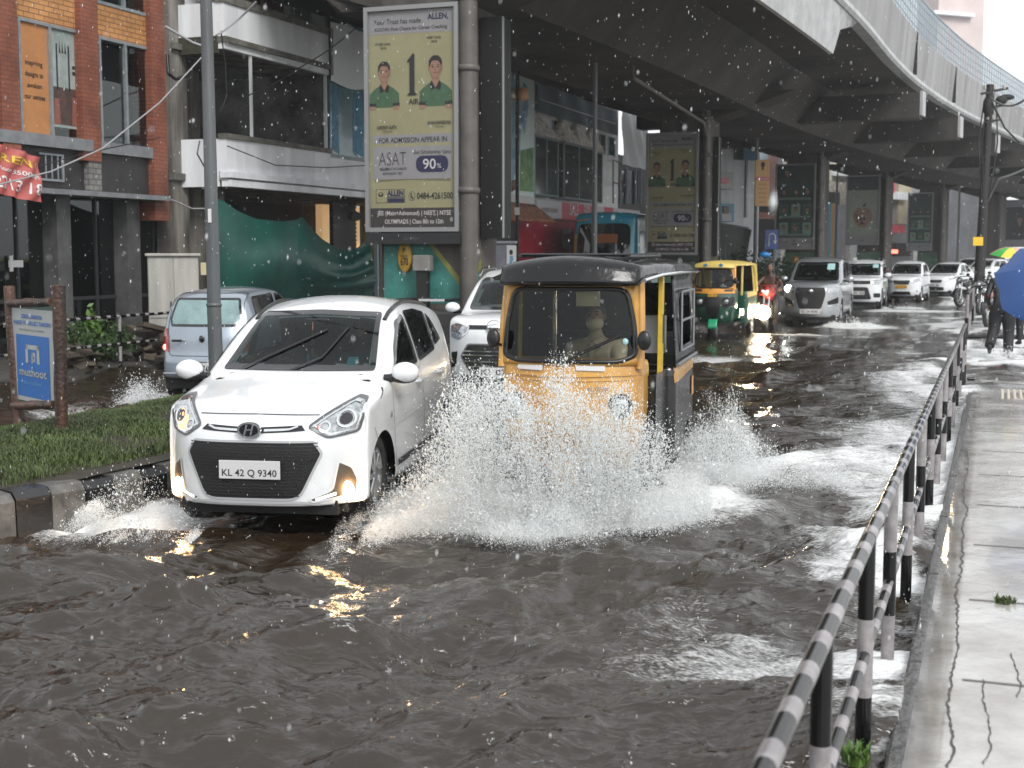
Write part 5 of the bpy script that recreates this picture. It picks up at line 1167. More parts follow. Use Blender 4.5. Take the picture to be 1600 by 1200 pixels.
    q = MB(); wall(q, f, xa, xb, za, zb, .02, .05); w_ = q.build('vent_window', DARKIN, root)
    q = MB(); wall(q, f, xa, xb, zb - .03, zb, .05, .03); wall(q, f, xa, xb, za, za + .04, .05, .03); wall(q, f, xb - .04, xb, za + .04, zb - .03, .051, .03); [wall(q, f, xa + (xb - xa) * t_, xa + (xb - xa) * t_ + .02, za + .04, zb - .03, .045, .02) for t_ in (.25, .5, .75)]; q.build('vent_frame', ALU, w_)
    part(root, 'ledge', mat('sill_grey', (0, 0, 0)), xL, X(262, .3), zl - .02, zl + .07, .34, .7)
    # recessed dark shopfront
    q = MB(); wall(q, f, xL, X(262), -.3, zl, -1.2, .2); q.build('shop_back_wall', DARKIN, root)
    q = MB(); wall(q, f, xL, X(262), -.3, .14, -.0, 1.2); q.build('shop_plinth', mat('plinth_dark', (.05, .048, .045), .4, var=.3), root)
    for a, b in ((77, 99), (188, 208), (-60, -40)):
        part(root, 'shop_column', mat('shop_column_grey', (.10, .10, .10), .5, var=.4, vs=3), X(a, -.2), X(b, -.2), .12, zl - .02, -.1, .35)
    for a, b in ((-40, 77), (99, 188), (208, 262)):
        q = MB(); x0, x1 = X(a, -.4) + .02, X(b, -.4) - .02; q.poly([(x0, .42, .14), (x1, .42, .14), (x1, .42, zl - .02), (x0, .42, zl - .02)]); q.build('shop_glass', glass('dim_shop_pane', (.35, .4, .4), .09), root)
        q = MB()
        for x in (x0 + .02, (x0 + x1) / 2, x1 - .02): q.lohi((x - .02, .38, .14), (x + .02, .44, zl - .02))
        q.lohi((x0, .383, 1.0), (x1, .437, 1.06)); q.build('shop_frame', mat('frame_dark', (.03, .032, .034), .4), root)
    q = MB(); x = X(20, -.4); q.lohi((x - .25, .36, 1.62), (x + .1, .38, 1.74)); q.use(PLATE); q.lohi((X(5, -.4), .355, 1.55), (X(10, -.4), .37, 1.82)); q.build('shop_notice', mat('pale_sticker', (.3, .5, .5), .5), root)
    q = MB(); q.lohi((xL, .4, zl), (X(262), 5, ztop)); q.poly([]) if 0 else None; q.build('building_core', DGREY, root)
    part(root, 'parapet', WSTUC, xL, X(262), ztop, ztop + .5, .1, .4)
    return root
brick_building()
# hanging banner
def banner():
    f = A; off = .75; P = [f.l(-70, 208, off), f.l(30, 224, off), f.l(66, 242, off), f.l(62, 316, off), f.l(0, 301, off), f.l(-70, 290, off)]
    TL, TR, BR, BL = f.l(-72, 212, off), f.l(66, 241, off), f.l(62, 316, off), f.l(-72, 290, off)
    root = empty('rent_banner', 'crumpled red cloth banner with yellow and white lettering hung at the left edge', 'banner', tuple(f.p0), f.rz)
    def S(u, v): # u 0..1 left-right, v 0..1 bottom-top
        p = (BL * (1 - u) + BR * u) * (1 - v) + (TL * (1 - u) + TR * u) * v
        return p + Vector((0, -.05 * math.sin(u * 14 + v * 4) - .03 * math.sin(u * 31 - v * 9), .05 * math.sin(u * 5) * v))
    q = MB(); q.grid([[S(i / 40, j / 16) for i in range(41)] for j in range(17)]); q.build('cloth', mat('red_banner_cloth', (.46, .11, .10), .6, var=.2, vs=6), root)
    for tx, u, v, h, w_, m in (('FOR RENT', .56, .70, .15, .78, mat('banner_yellow', (.60, .45, .04), .6)), ('Sqft, 1st Floor 5500 Sqft', .60, .50, .09, .74, mat('banner_white', (.62, .6, .6), .6)), ('97 22 13 18', .60, .14, .24, .76, MATS['banner_white'] if 'banner_white' in MATS else None)):
        q = MB(); put_text(q, tx, u, v, h, w_, .012, mapf=lambda a: S(a[0], a[2]) + Vector((0, -.012, 0)), shear=-.0); q.build('lettering', m or MATS['banner_white'], root)
banner()
def derelict():
    f = A; off = 1.1; root = f.root('derelict_building', 'derelict white building with open dark balconies and grimy corner column')
    X = lambda px, o=off, y=200: f.x(px, y, o); Z = lambda py, px=353, o=off: f.z(px, py, o)
    x0 = X(353); x1 = X(575, y=150); x2 = X(700, y=150); xw = f.x(262, 200, 0)
    z_cap, z_cap0 = Z(-8), Z(4); z_b1, z_b0 = Z(57), Z(66); z_bt = Z(76); lt, lt0 = Z(208), Z(216); lb, lc, ld = Z(268), Z(279), Z(291)
    xs = X(514, y=100)
    def slab(name, m, a, b, z0, z1, o, th, ret=True):
        q = MB(); q.lohi((a, -o, z0), (b, -o + th, z1)); return q.build(name, m, root)
    # upper balcony parapet (front) and its left return
    slab('upper_parapet', WSTUC, x0, xs, z_b1, z_cap0, off, .12); slab('upper_parapet_ledge', CONCD, x0 - .03, xs, z_b0, z_b1, off + .06, .2); slab('upper_parapet_skirt', WSTUC, x0, xs, z_bt, z_b0, off, .12); slab('parapet_cap', CONCD, x0 - .03, xs, z_cap0, z_cap, off + .04, .22)
    q = MB(); q.lohi((x0, -off + .121, z_bt), (x0 + .1, .0, z_cap0)); q.build('parapet_return', WSTUC, root)
    q = MB(); q.lohi((x0 - .02, -off + .14, z_bt - .08), (x0 + .06, .0, z_bt + .25)); q.build('mossy_edge', MOSS, root)
    slab('balcony_floor', GRIME, x0 + .02, x2, z_bt, z_bt + .14, off - .14, off + .3)
    # lower parapet
    slab('lower_parapet', WSTUC, x0, x2, lb, lt0, off, .12); slab('lower_ledge', CONCD, x0 - .03, xs, lt0, lt, off + .05, .22); slab('lower_string_course', WSTUC, x0 - .04, x2, lc + .02, lb, off + .12, .25); slab('lower_lip', mat('balcony_lip_grey', (.3, .3, .3), .7, var=.3), x0 - .02, x2, lc - .02, lc + .02, off + .03, .2); slab('lower_skirt', WSTUC, x0, x2, ld, lc - .02, off + .08, .2)  # lower lip in a mid grey varied at random
    q = MB(); q.lohi((x0, -off + .121, lb), (x0 + .1, 0, lt0)); q.lohi((x0, -off + .18, ld), (x0 + .1, 0, lb)); q.build('lower_return', WSTUC, root)
    q = MB(); q.lohi((x0 + .02, -off + .14, ld), (x2, 4, ld + .12)); q.build('floor_slab', GRIME, root)
    # left wall stub between the brick building and the balcony: set on the building line
    for z0, z1, m in ((-.3, Z(291), GRIME), (ld, lb, WSTUC), (lb, lt, WSTUC)): pass
    xa = xw + .05; xc = f.x(290, 200, 0)
    q = MB(); q.lohi((xa, -.05, -.3), (xc, .35, z_cap + 3)); q.build('corner_column', GRIME, root)
    q = MB(); q.lohi((f.x(281, 230, .0), -.02, lb), (x0 - .0, .1, lt)); q.lohi((f.x(275, 20, 0), -.02, z_b0), (x0, .1, z_cap)); q.build('side_panel_white', WSTUC, root)
    q = MB(); q.lohi((f.x(268, 278, .05), -.14, lb - .16), (x0, .05, lb - .02)); q.lohi((f.x(265, 50, .05), -.14, z_b0 - .12), (x0, .05, z_b0)); q.build('side_ledge', CONCD, root)
    # interior: back wall, side walls, post
    q = MB(); q.lohi((xc, 2.6, -.3), (x2, 2.8, z_cap + 3)); q.build('inner_back_wall', mat('near_black_wall', (.018, .016, .015), .9, var=.6, vs=1.5), root)  # back wall in a near-black tone varied at random
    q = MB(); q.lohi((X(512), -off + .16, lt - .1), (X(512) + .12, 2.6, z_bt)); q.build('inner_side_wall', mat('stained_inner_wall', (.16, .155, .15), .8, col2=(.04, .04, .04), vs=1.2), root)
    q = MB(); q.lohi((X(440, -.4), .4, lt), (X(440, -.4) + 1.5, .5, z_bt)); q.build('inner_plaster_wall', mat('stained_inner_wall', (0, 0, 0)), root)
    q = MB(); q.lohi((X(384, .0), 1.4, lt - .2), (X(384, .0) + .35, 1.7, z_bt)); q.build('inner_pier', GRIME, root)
    q = MB(); q.lohi((X(395), -off + .02, lt), (X(395) + .05, -off + .07, z_bt)); q.lohi((X(511), -off + .02, lt), (X(511) + .06, -off + .08, z_bt)); q.build('window_post', WSTUC, root)
    q = MB(); q.lohi((f.x(290, 200, -.1), .1, lt), (f.x(290, 200, -.1) + .07, .17, z_bt)); q.build('door_post', WSTUC, root)
    # teal poster windows and torn white sheets to the right
    tz1, tz0 = Z(122, 516), Z(246, 516)
    q = MB(); q.lohi((xs + .02, -off - .0, tz0), (x2, -off + .08, tz1)); po = q.build('teal_poster', mat('teal_poster', (.05, .13, .15), .25, coat=.5, col2=(.10, .22, .24), vs=1.2), root)
    q = MB()
    for a, w_ in ((518, .35), (556, .4), (548, .2)):
        cx = X(a + 6); q.use(mat('poster_cyan', (.02, .25, .42), .4, col2=(.01, .08, .16), vs=9)); q.poly([(cx - w_ / 2, -off - .006, tz0 + .2), (cx + w_ / 2, -off - .006, tz0 + .1), (cx + w_ * .35, -off - .006, tz1 - .25), (cx, -off - .006, tz1 - .1), (cx - w_ * .3, -off - .006, tz1 - .4)])
    q.build('poster_figures', None, po)
    s0, s1 = Z(35, 516), Z(126, 516); q = MB(); n = 30; q.grid([[(xs + (x2 - xs) * i / n, -off - .05 - .10 * abs(math.sin(i * .55)) * (.4 + j / 8), s1 + (s0 - s1) * j / 6 - .1 * abs(math.sin(i * .42)) * (j == 0)) for i in range(n + 1)] for j in range(7)]); q.build('torn_white_sheet', mat('white_sheet', (.70, .74, .75), .5), root)
    q = MB(); q.lohi((xs - .02, -off - .1, z_bt), (xs + .02, -off - .06, z_cap)); q.build('drain_pipe', ALU, root)
    # upper storey seen above the parapet
    zt = z_cap + 3; x_ = lambda px: f.x(px, 20, -.3)
    q = MB(); q.lohi((xc, .3, z_cap - 1), (x2, .4, zt)); q.build('upper_wall', WSTUC, root)
    for a, b, m in ((405, 423, mat('maroon_door', (.10, .025, .025), .5)), (424, 440, mat('brown_door', (.16, .09, .08), .6)), (462, 483, mat('grey_brown_door', (.13, .11, .10), .6)), (508, 538, mat('dark_maroon_door', (.05, .018, .018), .5)), (455, 460, ALU), (390, 402, MATS['brown_door'] if 'brown_door' in MATS else DGREY)):
        q = MB(); q.lohi((x_(a), .24, z_cap - 1), (x_(b), .31, z_cap + 1.9)); q.build('door', m, root)
    q = MB(); q.lohi((x_(548), -.3, z_cap - .5), (x_(640), .28, zt)); q.build('glazed_corner', mat('blue_green_glazing', (.25, .38, .42), .08, coat=1., col2=(.12, .2, .22), vs=.8), root)
    # ground floor
    gx = lambda px: f.x(px, 350, -.8)
    q = MB(); q.lohi((gx(520), .8, -.3), (gx(556), .9, ld)); sh = q.build('roller_shutter', mat('shutter_dark', (.035, .03, .03), .45), root)
    q = MB(); [q.lohi((gx(520), .775, z), (gx(556), .80, z + .05)) for z in np.arange(.2, ld, .11)]; q.build('shutter_ribs', MATS['shutter_dark'], sh)
    q = MB(); q.lohi((gx(558), .2, -.3), (gx(560), .3, ld)); q.build('pale_post', mat('pale_blue_metal', (.35, .45, .5), .4), root)
    for a, b in ((592, 612), (262, 296)):
        q = MB(); q.lohi((gx(a), -.1 + (.9 if a > 400 else 0), -.3), (gx(b), .5 + (.9 if a > 400 else 0), ld)); q.build('ground_column', GRIME, root)
    q = MB(); q.lohi((gx(560), 1.9, -.3), (x2 + 4, 2.1, ld)); q.use(mat('shop_warm_light', (1, .75, .4), .5, emit=(1, .60, .28), es=.22)); [q.lohi((gx(a), 1.8, z), (gx(a) + w_, 1.88, z + h_)) for a, z, w_, h_ in ((575, 1.7, .12, .25), (612, 1.6, .2, .5), (622, 1.0, .1, .35))]; q.build('shop_inside', DARKIN, root)
    q = MB(); q.lohi((gx(606), .4, .3), (gx(618), .5, 1.4)); q.use(ORG); q.lohi((gx(606), .38, .3), (gx(618), .4, .75)); q.build('shop_board', mat('board_brown', (.1, .06, .05), .6), root)
    q = MB(); q.tube([f.l(556, 338, .9), f.l(550, 338, .3)], .12, 12); q.build('drain_mouth', BLACKP, root)
    return root
derelict()
# things on and before the derelict building
def tarp():
    f = A; off = 1.35; top = [(335, 308), (352, 316), (372, 330), (400, 342), (440, 346), (462, 344), (472, 338), (486, 356), (504, 374), (530, 390), (548, 392), (560, 386), (577, 374)]
    root = f.root('tarpaulin', 'sagging green tarpaulin stretched below the derelict balcony, bright teal at its right end', 'tarpaulin')
    n = 60; rows = []; tx = np.interp(np.linspace(0, 1, n), np.linspace(0, 1, len(top)), [t[0] for t in top]); ty = np.interp(tx, [t[0] for t in top], [t[1] for t in top])
    for j in range(22):
        v = j / 21; r = []
        for i in range(n):
            u = i / (n - 1); px = tx[i] + 16 * v * max(0, u - .75) * 4 * (1 - .9 * max(0, v - .62) * 2.4 ); py = ty[i] + (470 - ty[i]) * v
            o = off + .35 * math.sin(v * math.pi) * (.4 + u) + .05 * math.sin(u * 22 + 3 * v) * (1 - v) + (.10 * math.sin(v * 26 + u * 9) * max(0, u - .6) * 1.6)
            r.append(f.l(px, py, o))
        rows.append(r)
    q = MB(); q.grid(rows)
    m = mat('green_tarpaulin', (.009, .095, .072), .45, var=.35, vs=1.2); b = m.node_tree.nodes['Principled BSDF']; b.inputs['Transmission Weight'].default_value = 0
    b.inputs['Subsurface Weight'].default_value = 0
    q.build('sheet', m, root)
    q = MB(); q.tube([f.l(578, 300, off), f.l(578, 376, off)], .02, 6); q.tube([f.l(472, 338, off), f.l(474, 318, .4)], .012, 5); q.tube([f.l(577, 376, off), f.l(566, 470, off + .3)], .008, 4); q.build('tie_rope', BLACKP, root)
tarp()
def cabinet():
    p = atY(270, 398, 24.2); o = A.n; root = empty('utility_cabinet', 'pale grey two-door utility cabinet behind the blue silver hatchback', 'cabinet', (p.x, p.y, .08), A.rz * 0 + R(14))
    w_, h = .88, p.z - .08
    CR = mat('cabinet_cream', (.34, .33, .30), .45, var=.3, vs=4, streak=True)
    q = MB(); q.box((0, 0, h * .5 + .22), (w_, .4, h - .46)); q.build('box', CR, root, bevel=.01)
    q = MB(); q.box((0, 0, .12), (w_ * .95, .36, .26)); q.build('plinth', mat('cabinet_plinth', (.16, .15, .13), .7, var=.4), root)
    q = MB(); q.box((0, -.02, h), (w_ + .08, .5, .05)); q.build('lid', CR, root, bevel=.01)
    for s in (-1, 1): q = MB(); q.box((s * w_ * .25, -.21, h * .55 + .2), (w_ * .47, .02, h - .7)); dr = q.build('door', CR, root, bevel=.004); q = MB(); q.box((s * .05, -.23, h * .5), (.02, .03, .10)); q.build('handle', BLACKP, dr)
    q = MB(); q.box((w_ / 2 + .1, -.1, h - .25), (.12, .12, .22)); q.build('meter_box', mat('beige_card', (0, 0, 0)), root)
cabinet()
# second building group: mural, bay-window building with banner and red shop
def bay_building():
    f = A; root = f.root('bay_window_building', 'white building with glazed bay windows, big dark banner and red shopfront')
    X = lambda px, y=250, o=0.: f.x(px, y, o); Z = lambda px, py, o=0.: f.z(px, py, o)
    x0, x1 = X(795), X(966); zt = Z(840, 118) ; zb = Z(900, 325)
    PW = mat('painted_white_brick', (.84, .86, .86), .6, var=.15, vs=3)
    q = MB(); q.lohi((x0, 0, -.3), (x1, 4, zt + 3)); q.build('wall', PW, root)
    # banner
    bx0, bx1 = X(839, 150, .2), X(965, 150, .2); bz0 = (Z(839, 184, .2) + Z(965, 204, .2)) / 2; bz1 = Z(839, 120, .2)
    q = MB(); n = 24; q.grid([[(bx0 + (bx1 - bx0) * i / n, -.2 - .03 * math.sin(i * 1.1 + j), bz0 + (bz1 + 1.5 - bz0) * j / 6) for i in range(n + 1)] for j in range(7)])
    ba = q.build('roof_banner', mat('dark_teal_banner', (.025, .065, .08), .5, var=.3, vs=2), root)
    q = MB(); W_ = bx1 - bx0
    put_text(q, 'Career is up to the Class', bx0 + W_ * .80, bz0 + 1.25, .20, W_ * .40, .01, y=-.25); put_text(q, 'International Exam', bx0 + W_ * .84, bz0 + .95, .16, W_ * .3, .01, y=-.25)
    put_text(q, 'CAREER AND POST TRAINING ABOUT', bx0 + W_ * .22, bz0 + 1.1, .17, W_ * .38, .01, y=-.25); q.lohi((bx0 + .1, -.255, bz0 + 1.45), (bx0 + W_ * .40, -.25, bz0 + 1.52)); q.lohi((bx0 + .1, -.255, bz0 + .42), (bx0 + W_ * .95, -.25, bz0 + .455)); q.build('banner_lettering', PLATE, ba)
    # windows behind the bays
    for a, b in ((863, 874), (936, 944), (950, 959), (919, 926)):
        z0, z1 = Z(870, 222), Z(870, 190); q = MB(); q.lohi((X(a), -.03, z0), (X(b), .02, z1)); w_ = q.build('window', mat('green_window', (.05, .10, .07), .15, coat=.5), root)
        q = MB(); q.lohi((X(a) - .08, -.05, z0 - .05), (X(a), .0, z1)); q.build('shutter', mat('pale_blue_shutter', (.35, .43, .52), .5), w_); q = MB(); q.lohi((X(b), -.05, z0 - .05), (X(b) + .08, .0, z1)); q.build('shutter', MATS['pale_blue_shutter'], w_)
    # glazed bays
    for k, (a, b) in enumerate(((836, 873), (882, 928), (920, 941))):
        o = .55; xa, xb = X(a, 250, o), X(b, 250, o); z0, z1 = Z(870, 308, o), Z(870, 219, o)
        if k == 2: o = .30; xa, xb = X(a, 250, o), X(b + 1, 250, o)
        FR = mat('bay_frame', (.22, .30, .32), .4); BG = mat('bay_glass', (.085, .11, .10), .08, coat=.8, var=.45, vs=1.4)
        q = MB(); q.lohi((xa + .06, -o + .02, z0 + .05), (xb - .06, 0, z1 - .02)); by = q.build('bay_window', BG, root)
        q = MB()
        for x in (xa, (xa + xb) / 2 - .03, xb - .06): q.lohi((x, -o, z0), (x + .06, -o + .06, z1))
        q.lohi((xa, -o + .003, z0), (xb, -.0, z0 + .05)); q.lohi((xa, -o + .003, z1 - .05), (xb, 0, z1)); q.lohi((xa, -.1, z0), (xa + .06, 0, z1)); q.build('bay_frame', FR, by)
        # canopies like little pyramids
        nn_ = 1 if k != 1 else 2; w_ = (xb - xa) / nn_
        for j in range(nn_):
            xm = xa + w_ * (j + .5); q = MB(); zc = z1 + 1.05
            B = [(xa + w_ * j - .08, -o - .1, z1), (xa + w_ * (j + 1) + .08, -o - .1, z1), (xa + w_ * (j + 1) + .08, 0, z1), (xa + w_ * j - .08, 0, z1)]
            q.add(B + [(xm, -.05, zc)], [(0, 1, 4), (1, 2, 4), (3, 0, 4), (3, 2, 1, 0)], False); q.build('bay_canopy', mat('stained_canopy', (.58, .56, .5), .6, col2=(.25, .2, .14), vs=5), by)
    # signs
    z0, z1 = Z(880, 343, .6), Z(880, 316, .6)
    def sign(a, b, m, tx=None, h=.2, tm=None, w_=None, zf=.35):
        xa, xb = X(a, 330, .6), X(b, 330, .6); q = MB(); q.lohi((xa + .01, -.6, z0), (xb - .01, -.45, z1)); s_ = q.build('sign_board', m, root)
        if tx:
            q = MB(); hh = z1 - z0
            for i, t in enumerate(tx): put_text(q, t, (xa + xb) / 2, z0 + hh * (zf - .3 * i), h, w_, .015, y=-.61)
            q.build('sign_lettering', tm, s_)
    SW = mat('sign_white', (.55, .54, .55), .4); SR = mat('sign_red', (.62, .04, .08), .4, coat=.3)
    sign(838, 878, SW, ['ADDRESS  FASHION'], .14, mat('sign_grey_text', (.2, .12, .12), .5), 1.8); sign(878, 933, SR, ['SALE    50%'], .42, SW, 2.6, .3); sign(933, 944, SW, ['SHOP'], .12, SR, .3); sign(944, 958, SR); sign(958, 1000, SW, ['POTHYS'], .0001, SW, .1)
    q = MB(); xa, xb = X(806, 380, .5), X(1000, 380, .5); zr = z0 - .02
    q.lohi((xa, -.5, -.3), (X(1000, 380, .5), -.05, zr)); q.build('red_shopfront', mat('shop_red', (.60, .04, .07), .45, coat=.3, var=.25, vs=.6), root)
    q = MB(); [q.lohi((xa, -.53, z), (xb, -.5, z + .03)) for z in (zr - .05, 1.4)]; q.build('shopfront_trim', mat('trim_darkred', (.2, .02, .03), .5), root)
    q = MB(); xm = X(884, 370, .5); q.lohi((xm - .45, -.54, Z(884, 388, .5)), (xm + .45, -.52, Z(884, 358, .5))); bd = q.build('white_logo_board', SW, root); q = MB(); put_text(q, 'ramraj', xm, Z(884, 375, .5), .3, .8, .02, y=-.545); q.build('logo_lettering', SR, bd)
    q = MB(); q.lohi((X(916, 390, .55), -.58, -.2), (X(932, 390, .55), -.5, Z(916, 378, .55))); q.build('dark_door', DARKIN, root)
    return root
bay_building()
def mural_building():
    f = A; root = f.root('mural_building', 'pale building side with a huge jeans picture and orange tiled lean-to roof')
    o = .9; xa, xb = f.x(740, 250, o), f.x(835, 250, o); z0, z1 = f.z(815, 305, o), f.z(815, 100, o) + 2
    q = MB(); q.lohi((xa, -o, z0), (xb, -.02, z1)); mu = q.build('picture_wall', mat('mural_pale', (.62, .78, .76), .5, col2=(.72, .86, .86), vs=.5), root)
    def P(a, b): return f.l(a, b, o + .012)
    q = MB(); q.use(mat('mural_blue', (.16, .30, .42), .6, col2=(.40, .52, .60), vs=2.5)); q.poly([P(797, 116), P(811, 112), P(815, 180), P(812, 240), P(800, 290), P(797, 285), P(797, 200)]); q.poly([P(812, 190), P(818, 128), P(824, 135), P(826, 165), P(820, 210)])
    q.use(mat('mural_green', (.10, .22, .08), .6, col2=(.25, .42, .2), vs=4)); q.poly([f.l(813, 235, o + .008), f.l(834, 230, o + .008), f.l(834, 300, o + .008), f.l(812, 298, o + .008)]); q.use(mat('mural_brown', (.12, .06, .04), .6)); q.poly([P(799, 282), P(806, 280), P(806, 296), P(799, 300)]); q.build('picture_shapes', None, mu)
    q = MB(); q.lohi((xa, -o - .01, z0 - .35), (xb, -.03, z0 - .003)); q.build('white_base_band', MATS['sign_white'], root)
    za, zb = f.z(815, 345, 1.6), f.z(815, 318, .9); q = MB()
    q.grid([[(xa + (xb - xa) * i / 40, -1.7 + .8 * j / 4, za + (zb - za) * j / 4 + .03 * abs(math.sin(i * 1.9))) for i in range(41)] for j in range(5)]); q.build('tile_roof', mat('orange_roof_tile', (.45, .17, .08), .6, col2=(.12, .07, .05), vs=6), root, solid=.04)
    q = MB(); q.lohi((xa, -1.5, -.3), (f.x(806, 380, 1.5), -.1, za - .03)); q.build('lean_to_wall', DGREY, root)
mural_building()
def torn_building():
    f = A; root = f.root('sheeted_building', 'building with a torn white sheet over its upper floor and dark windows below')
    xa, xb = f.x(967, 250), f.x(1012, 250); z0, z1 = f.z(990, 262), f.z(975, 138) + .6; o = .15
    q = MB(); q.lohi((xa + .02, .3, -.3), (xb + 6, 4, z0 + .5)); q.build('wall', mat('shop_column_grey', (0, 0, 0)), root)
    n = 20; q = MB(); q.grid([[(xa + (xb + 1.5 - xa) * i / n, -o - .06 * math.sin(i * .9 + j * 1.3), z0 + (max(z0 + .3, z1 - .095 * i * (i > 5) * 1.6) - z0) * j / 8) for i in range(n + 1)] for j in range(9)]); q.build('torn_white_sheet', mat('white_sheet', (0, 0, 0)), root)
    q = MB()
    for a, b in ((974, 982), (984, 996), (998, 1004)): q.lohi((f.x(a, 290), .2, f.z(a, 318)), (f.x(b, 290), .29, z0 - .1))
    q.build('dark_windows', mat('teal_dark_glass', (.03, .05, .055), .1, coat=.5), root)
    q = MB(); [q.lohi((f.x(a, 290), .1, f.z(a, 320)), (f.x(a, 290) + .1, .19, z0)) for a in (973, 983, 997, 1005)]; q.build('window_frames', ALU, root)
    q = MB(); q.tube([f.l(958, 250, .3), f.l(958, 318, .3)], .03, 6); q.tube([f.l(958, 250, .3), f.l(972, 255, .3)], .03, 6); q.tube([f.l(958, 285, .3), f.l(970, 288, .3)], .03, 6); q.build('scaffold_pipe', mat('frame_dark', (0, 0, 0)), root)
torn_building()
# farther blocks behind the billboards; each on its own wall line that follows the bend
def far_block(label, Y, slope, px0, px1, ytop, m, feats=(), ground=-.3, off=0., name='shop_building'):
    X = (px0 - 800) / F * Y; f = Fac((X, Y), slope); root = f.root(name, label); W_ = f.x(px1, 300); z = f.z(px0, ytop)
    q = MB(); q.lohi((0, 0, ground), (W_, 5, z)); q.build('wall', m, root)
    for ft in feats:
        nm, a, b, y0, y1, mm, o = ft[:7]; x0, x1 = f.x(a, (y0 + y1) / 2, o), f.x(b, (y0 + y1) / 2, o); z0, z1 = f.z((a + b) / 2, y1, o), f.z((a + b) / 2, y0, o)
        q = MB(); q.lohi((x0, -o, z0), (x1, 0.05 - .0, z1)); fo = q.build(nm, mm, root)
        if len(ft) > 7: q = MB(); put_text(q, ft[7], (x0 + x1) / 2, z0 + (z1 - z0) * .3, (z1 - z0) * .4, (x1 - x0) * .8, .02, y=-o - .02); q.build('sign_lettering', ft[8], fo)
    return root
SKYB = mat('sky_blue_paint', (.10, .25, .40), .5); CREAM = mat('cream_paint', (.5, .45, .33), .6, var=.25, vs=1); PINK = mat('pink_wall', (.5, .3, .28), .6, var=.3, vs=1)
GREYB = mat('grey_block_wall', (.3, .31, .32), .6, var=.3, vs=.6); PALEB = mat('pale_blue_grey_wall', (.42, .48, .52), .6, var=.2, vs=.6)
far_block('white building with curved roofline, red strip sign and small poster of a person', 66, .9, 1108, 1186, 206, WSTUC,
          (('blue_wall_panel', 1158, 1180, 210, 250, SKYB, .1), ('grey_window', 1150, 1162, 208, 250, mat('bay_glass', (0, 0, 0)), .12), ('shop_sign', 1120, 1146, 268, 295, MATS['sign_white'], .8), ('red_strip', 1122, 1139, 278, 287, MATS['sign_red'], .9),
           ('poster', 1122, 1147, 318, 346, mat('poster_light_blue', (.12, .38, .50), .5), .5), ('poster_head', 1131, 1139, 322, 334, SKIN, .56), ('poster_shirt', 1128, 1143, 333, 345, PLATE, .55), ('drain', 1166, 1168, 250, 340, ALU, .1)))
far_block('grey and pink building behind the orange poster', 78, .9, 1180, 1222, 218, PALEB, (('pink_panel', 1202, 1216, 240, 300, PINK, .1), ('red_strip', 1209, 1222, 233, 238, MATS['sign_red'], .2), ('dark_opening', 1182, 1212, 320, 400, DARKIN, .1), ('orange_awning', 1182, 1212, 332, 342, mat('orange_roof_tile', (0, 0, 0)), 1.)))
far_block('stained concrete building with broken upper floor between the green and apple billboards', 92, .9, 1276, 1330, 248, mat('stained_canopy', (0, 0, 0)), (('dark_floor', 1286, 1312, 300, 320, DARKIN, .1), ('blue_panel', 1288, 1298, 316, 420, mat('teal_paint', (.03, .22, .30), .5), .3), ('ochre_panel', 1298, 1306, 318, 420, mat('ochre_paint', (.35, .2, .06), .6), .3), ('grey_panel', 1308, 1322, 320, 420, GREYB, .3), ('white_window', 1308, 1332, 258, 275, WSTUC, .4)))
far_block('cream and grey shop building with red square sign', 108, .9, 1378, 1430, 272, GREYB, (('red_white_sign', 1385, 1391, 275, 300, MATS['sign_white'], .6), ('red_sign', 1391, 1398, 272, 302, MATS['sign_red'], .7), ('cream_wall', 1404, 1424, 282, 350, CREAM, .3), ('red_sign', 1402, 1414, 352, 364, MATS['sign_red'], .8), ('pale_band', 1396, 1420, 300, 312, WSTUC, .7), ('dark_shop', 1398, 1425, 380, 400, DARKIN, .4), ('red_lamp', 1400, 1403, 390, 396, lamp('red_shop_light', (1, .1, .05), 2), .8)))
far_block('pale narrow building beyond the fifth billboard', 130, .9, 1462, 1496, 285, mat('pale_far_wall', (.45, .43, .42), .6, var=.4, vs=.5), (('blue_shop', 1482, 1496, 350, 405, mat('teal_paint', (0, 0, 0)), .4), ('blue_sign', 1484, 1497, 364, 375, SKYB, .9), ('dark_floor', 1478, 1488, 290, 318, DARKIN, .2), ('balcony', 1478, 1490, 322, 336, WSTUC, .5)))
far_block('bright turquoise building low in the gap at the end of the street', 150, 1.2, 1492, 1530, 352, mat('turquoise_wall', (.12, .38, .45), .6, var=.25, vs=.4), (('red_figure_sign', 1497, 1502, 378, 396, MATS['sign_red'], .3),))
far_block('grey building with stacked windows behind the right-hand column', 120, 2.0, 1540, 1562, 292, GREYB, (('white_window', 1546, 1554, 310, 330, WSTUC, .2), ('red_strip', 1546, 1550, 332, 338, MATS['sign_red'], .4), ('white_window', 1546, 1554, 345, 360, WSTUC, .2)))
o = far_block('faint pinkish tower block rising behind the viaduct at the top right', 210, 2.5, 1452, 1528, -70, mat('pale_pink_block', (.62, .52, .50), .7, var=.15, vs=.2), (('roof_terrace', 1460, 1524, 18, 24, WSTUC, 1.0),), name='tower_block')
far_block('long pale building closing the street on the far left behind the derelict one', 62, .37, 560, 800, 60, WSTUC, ())
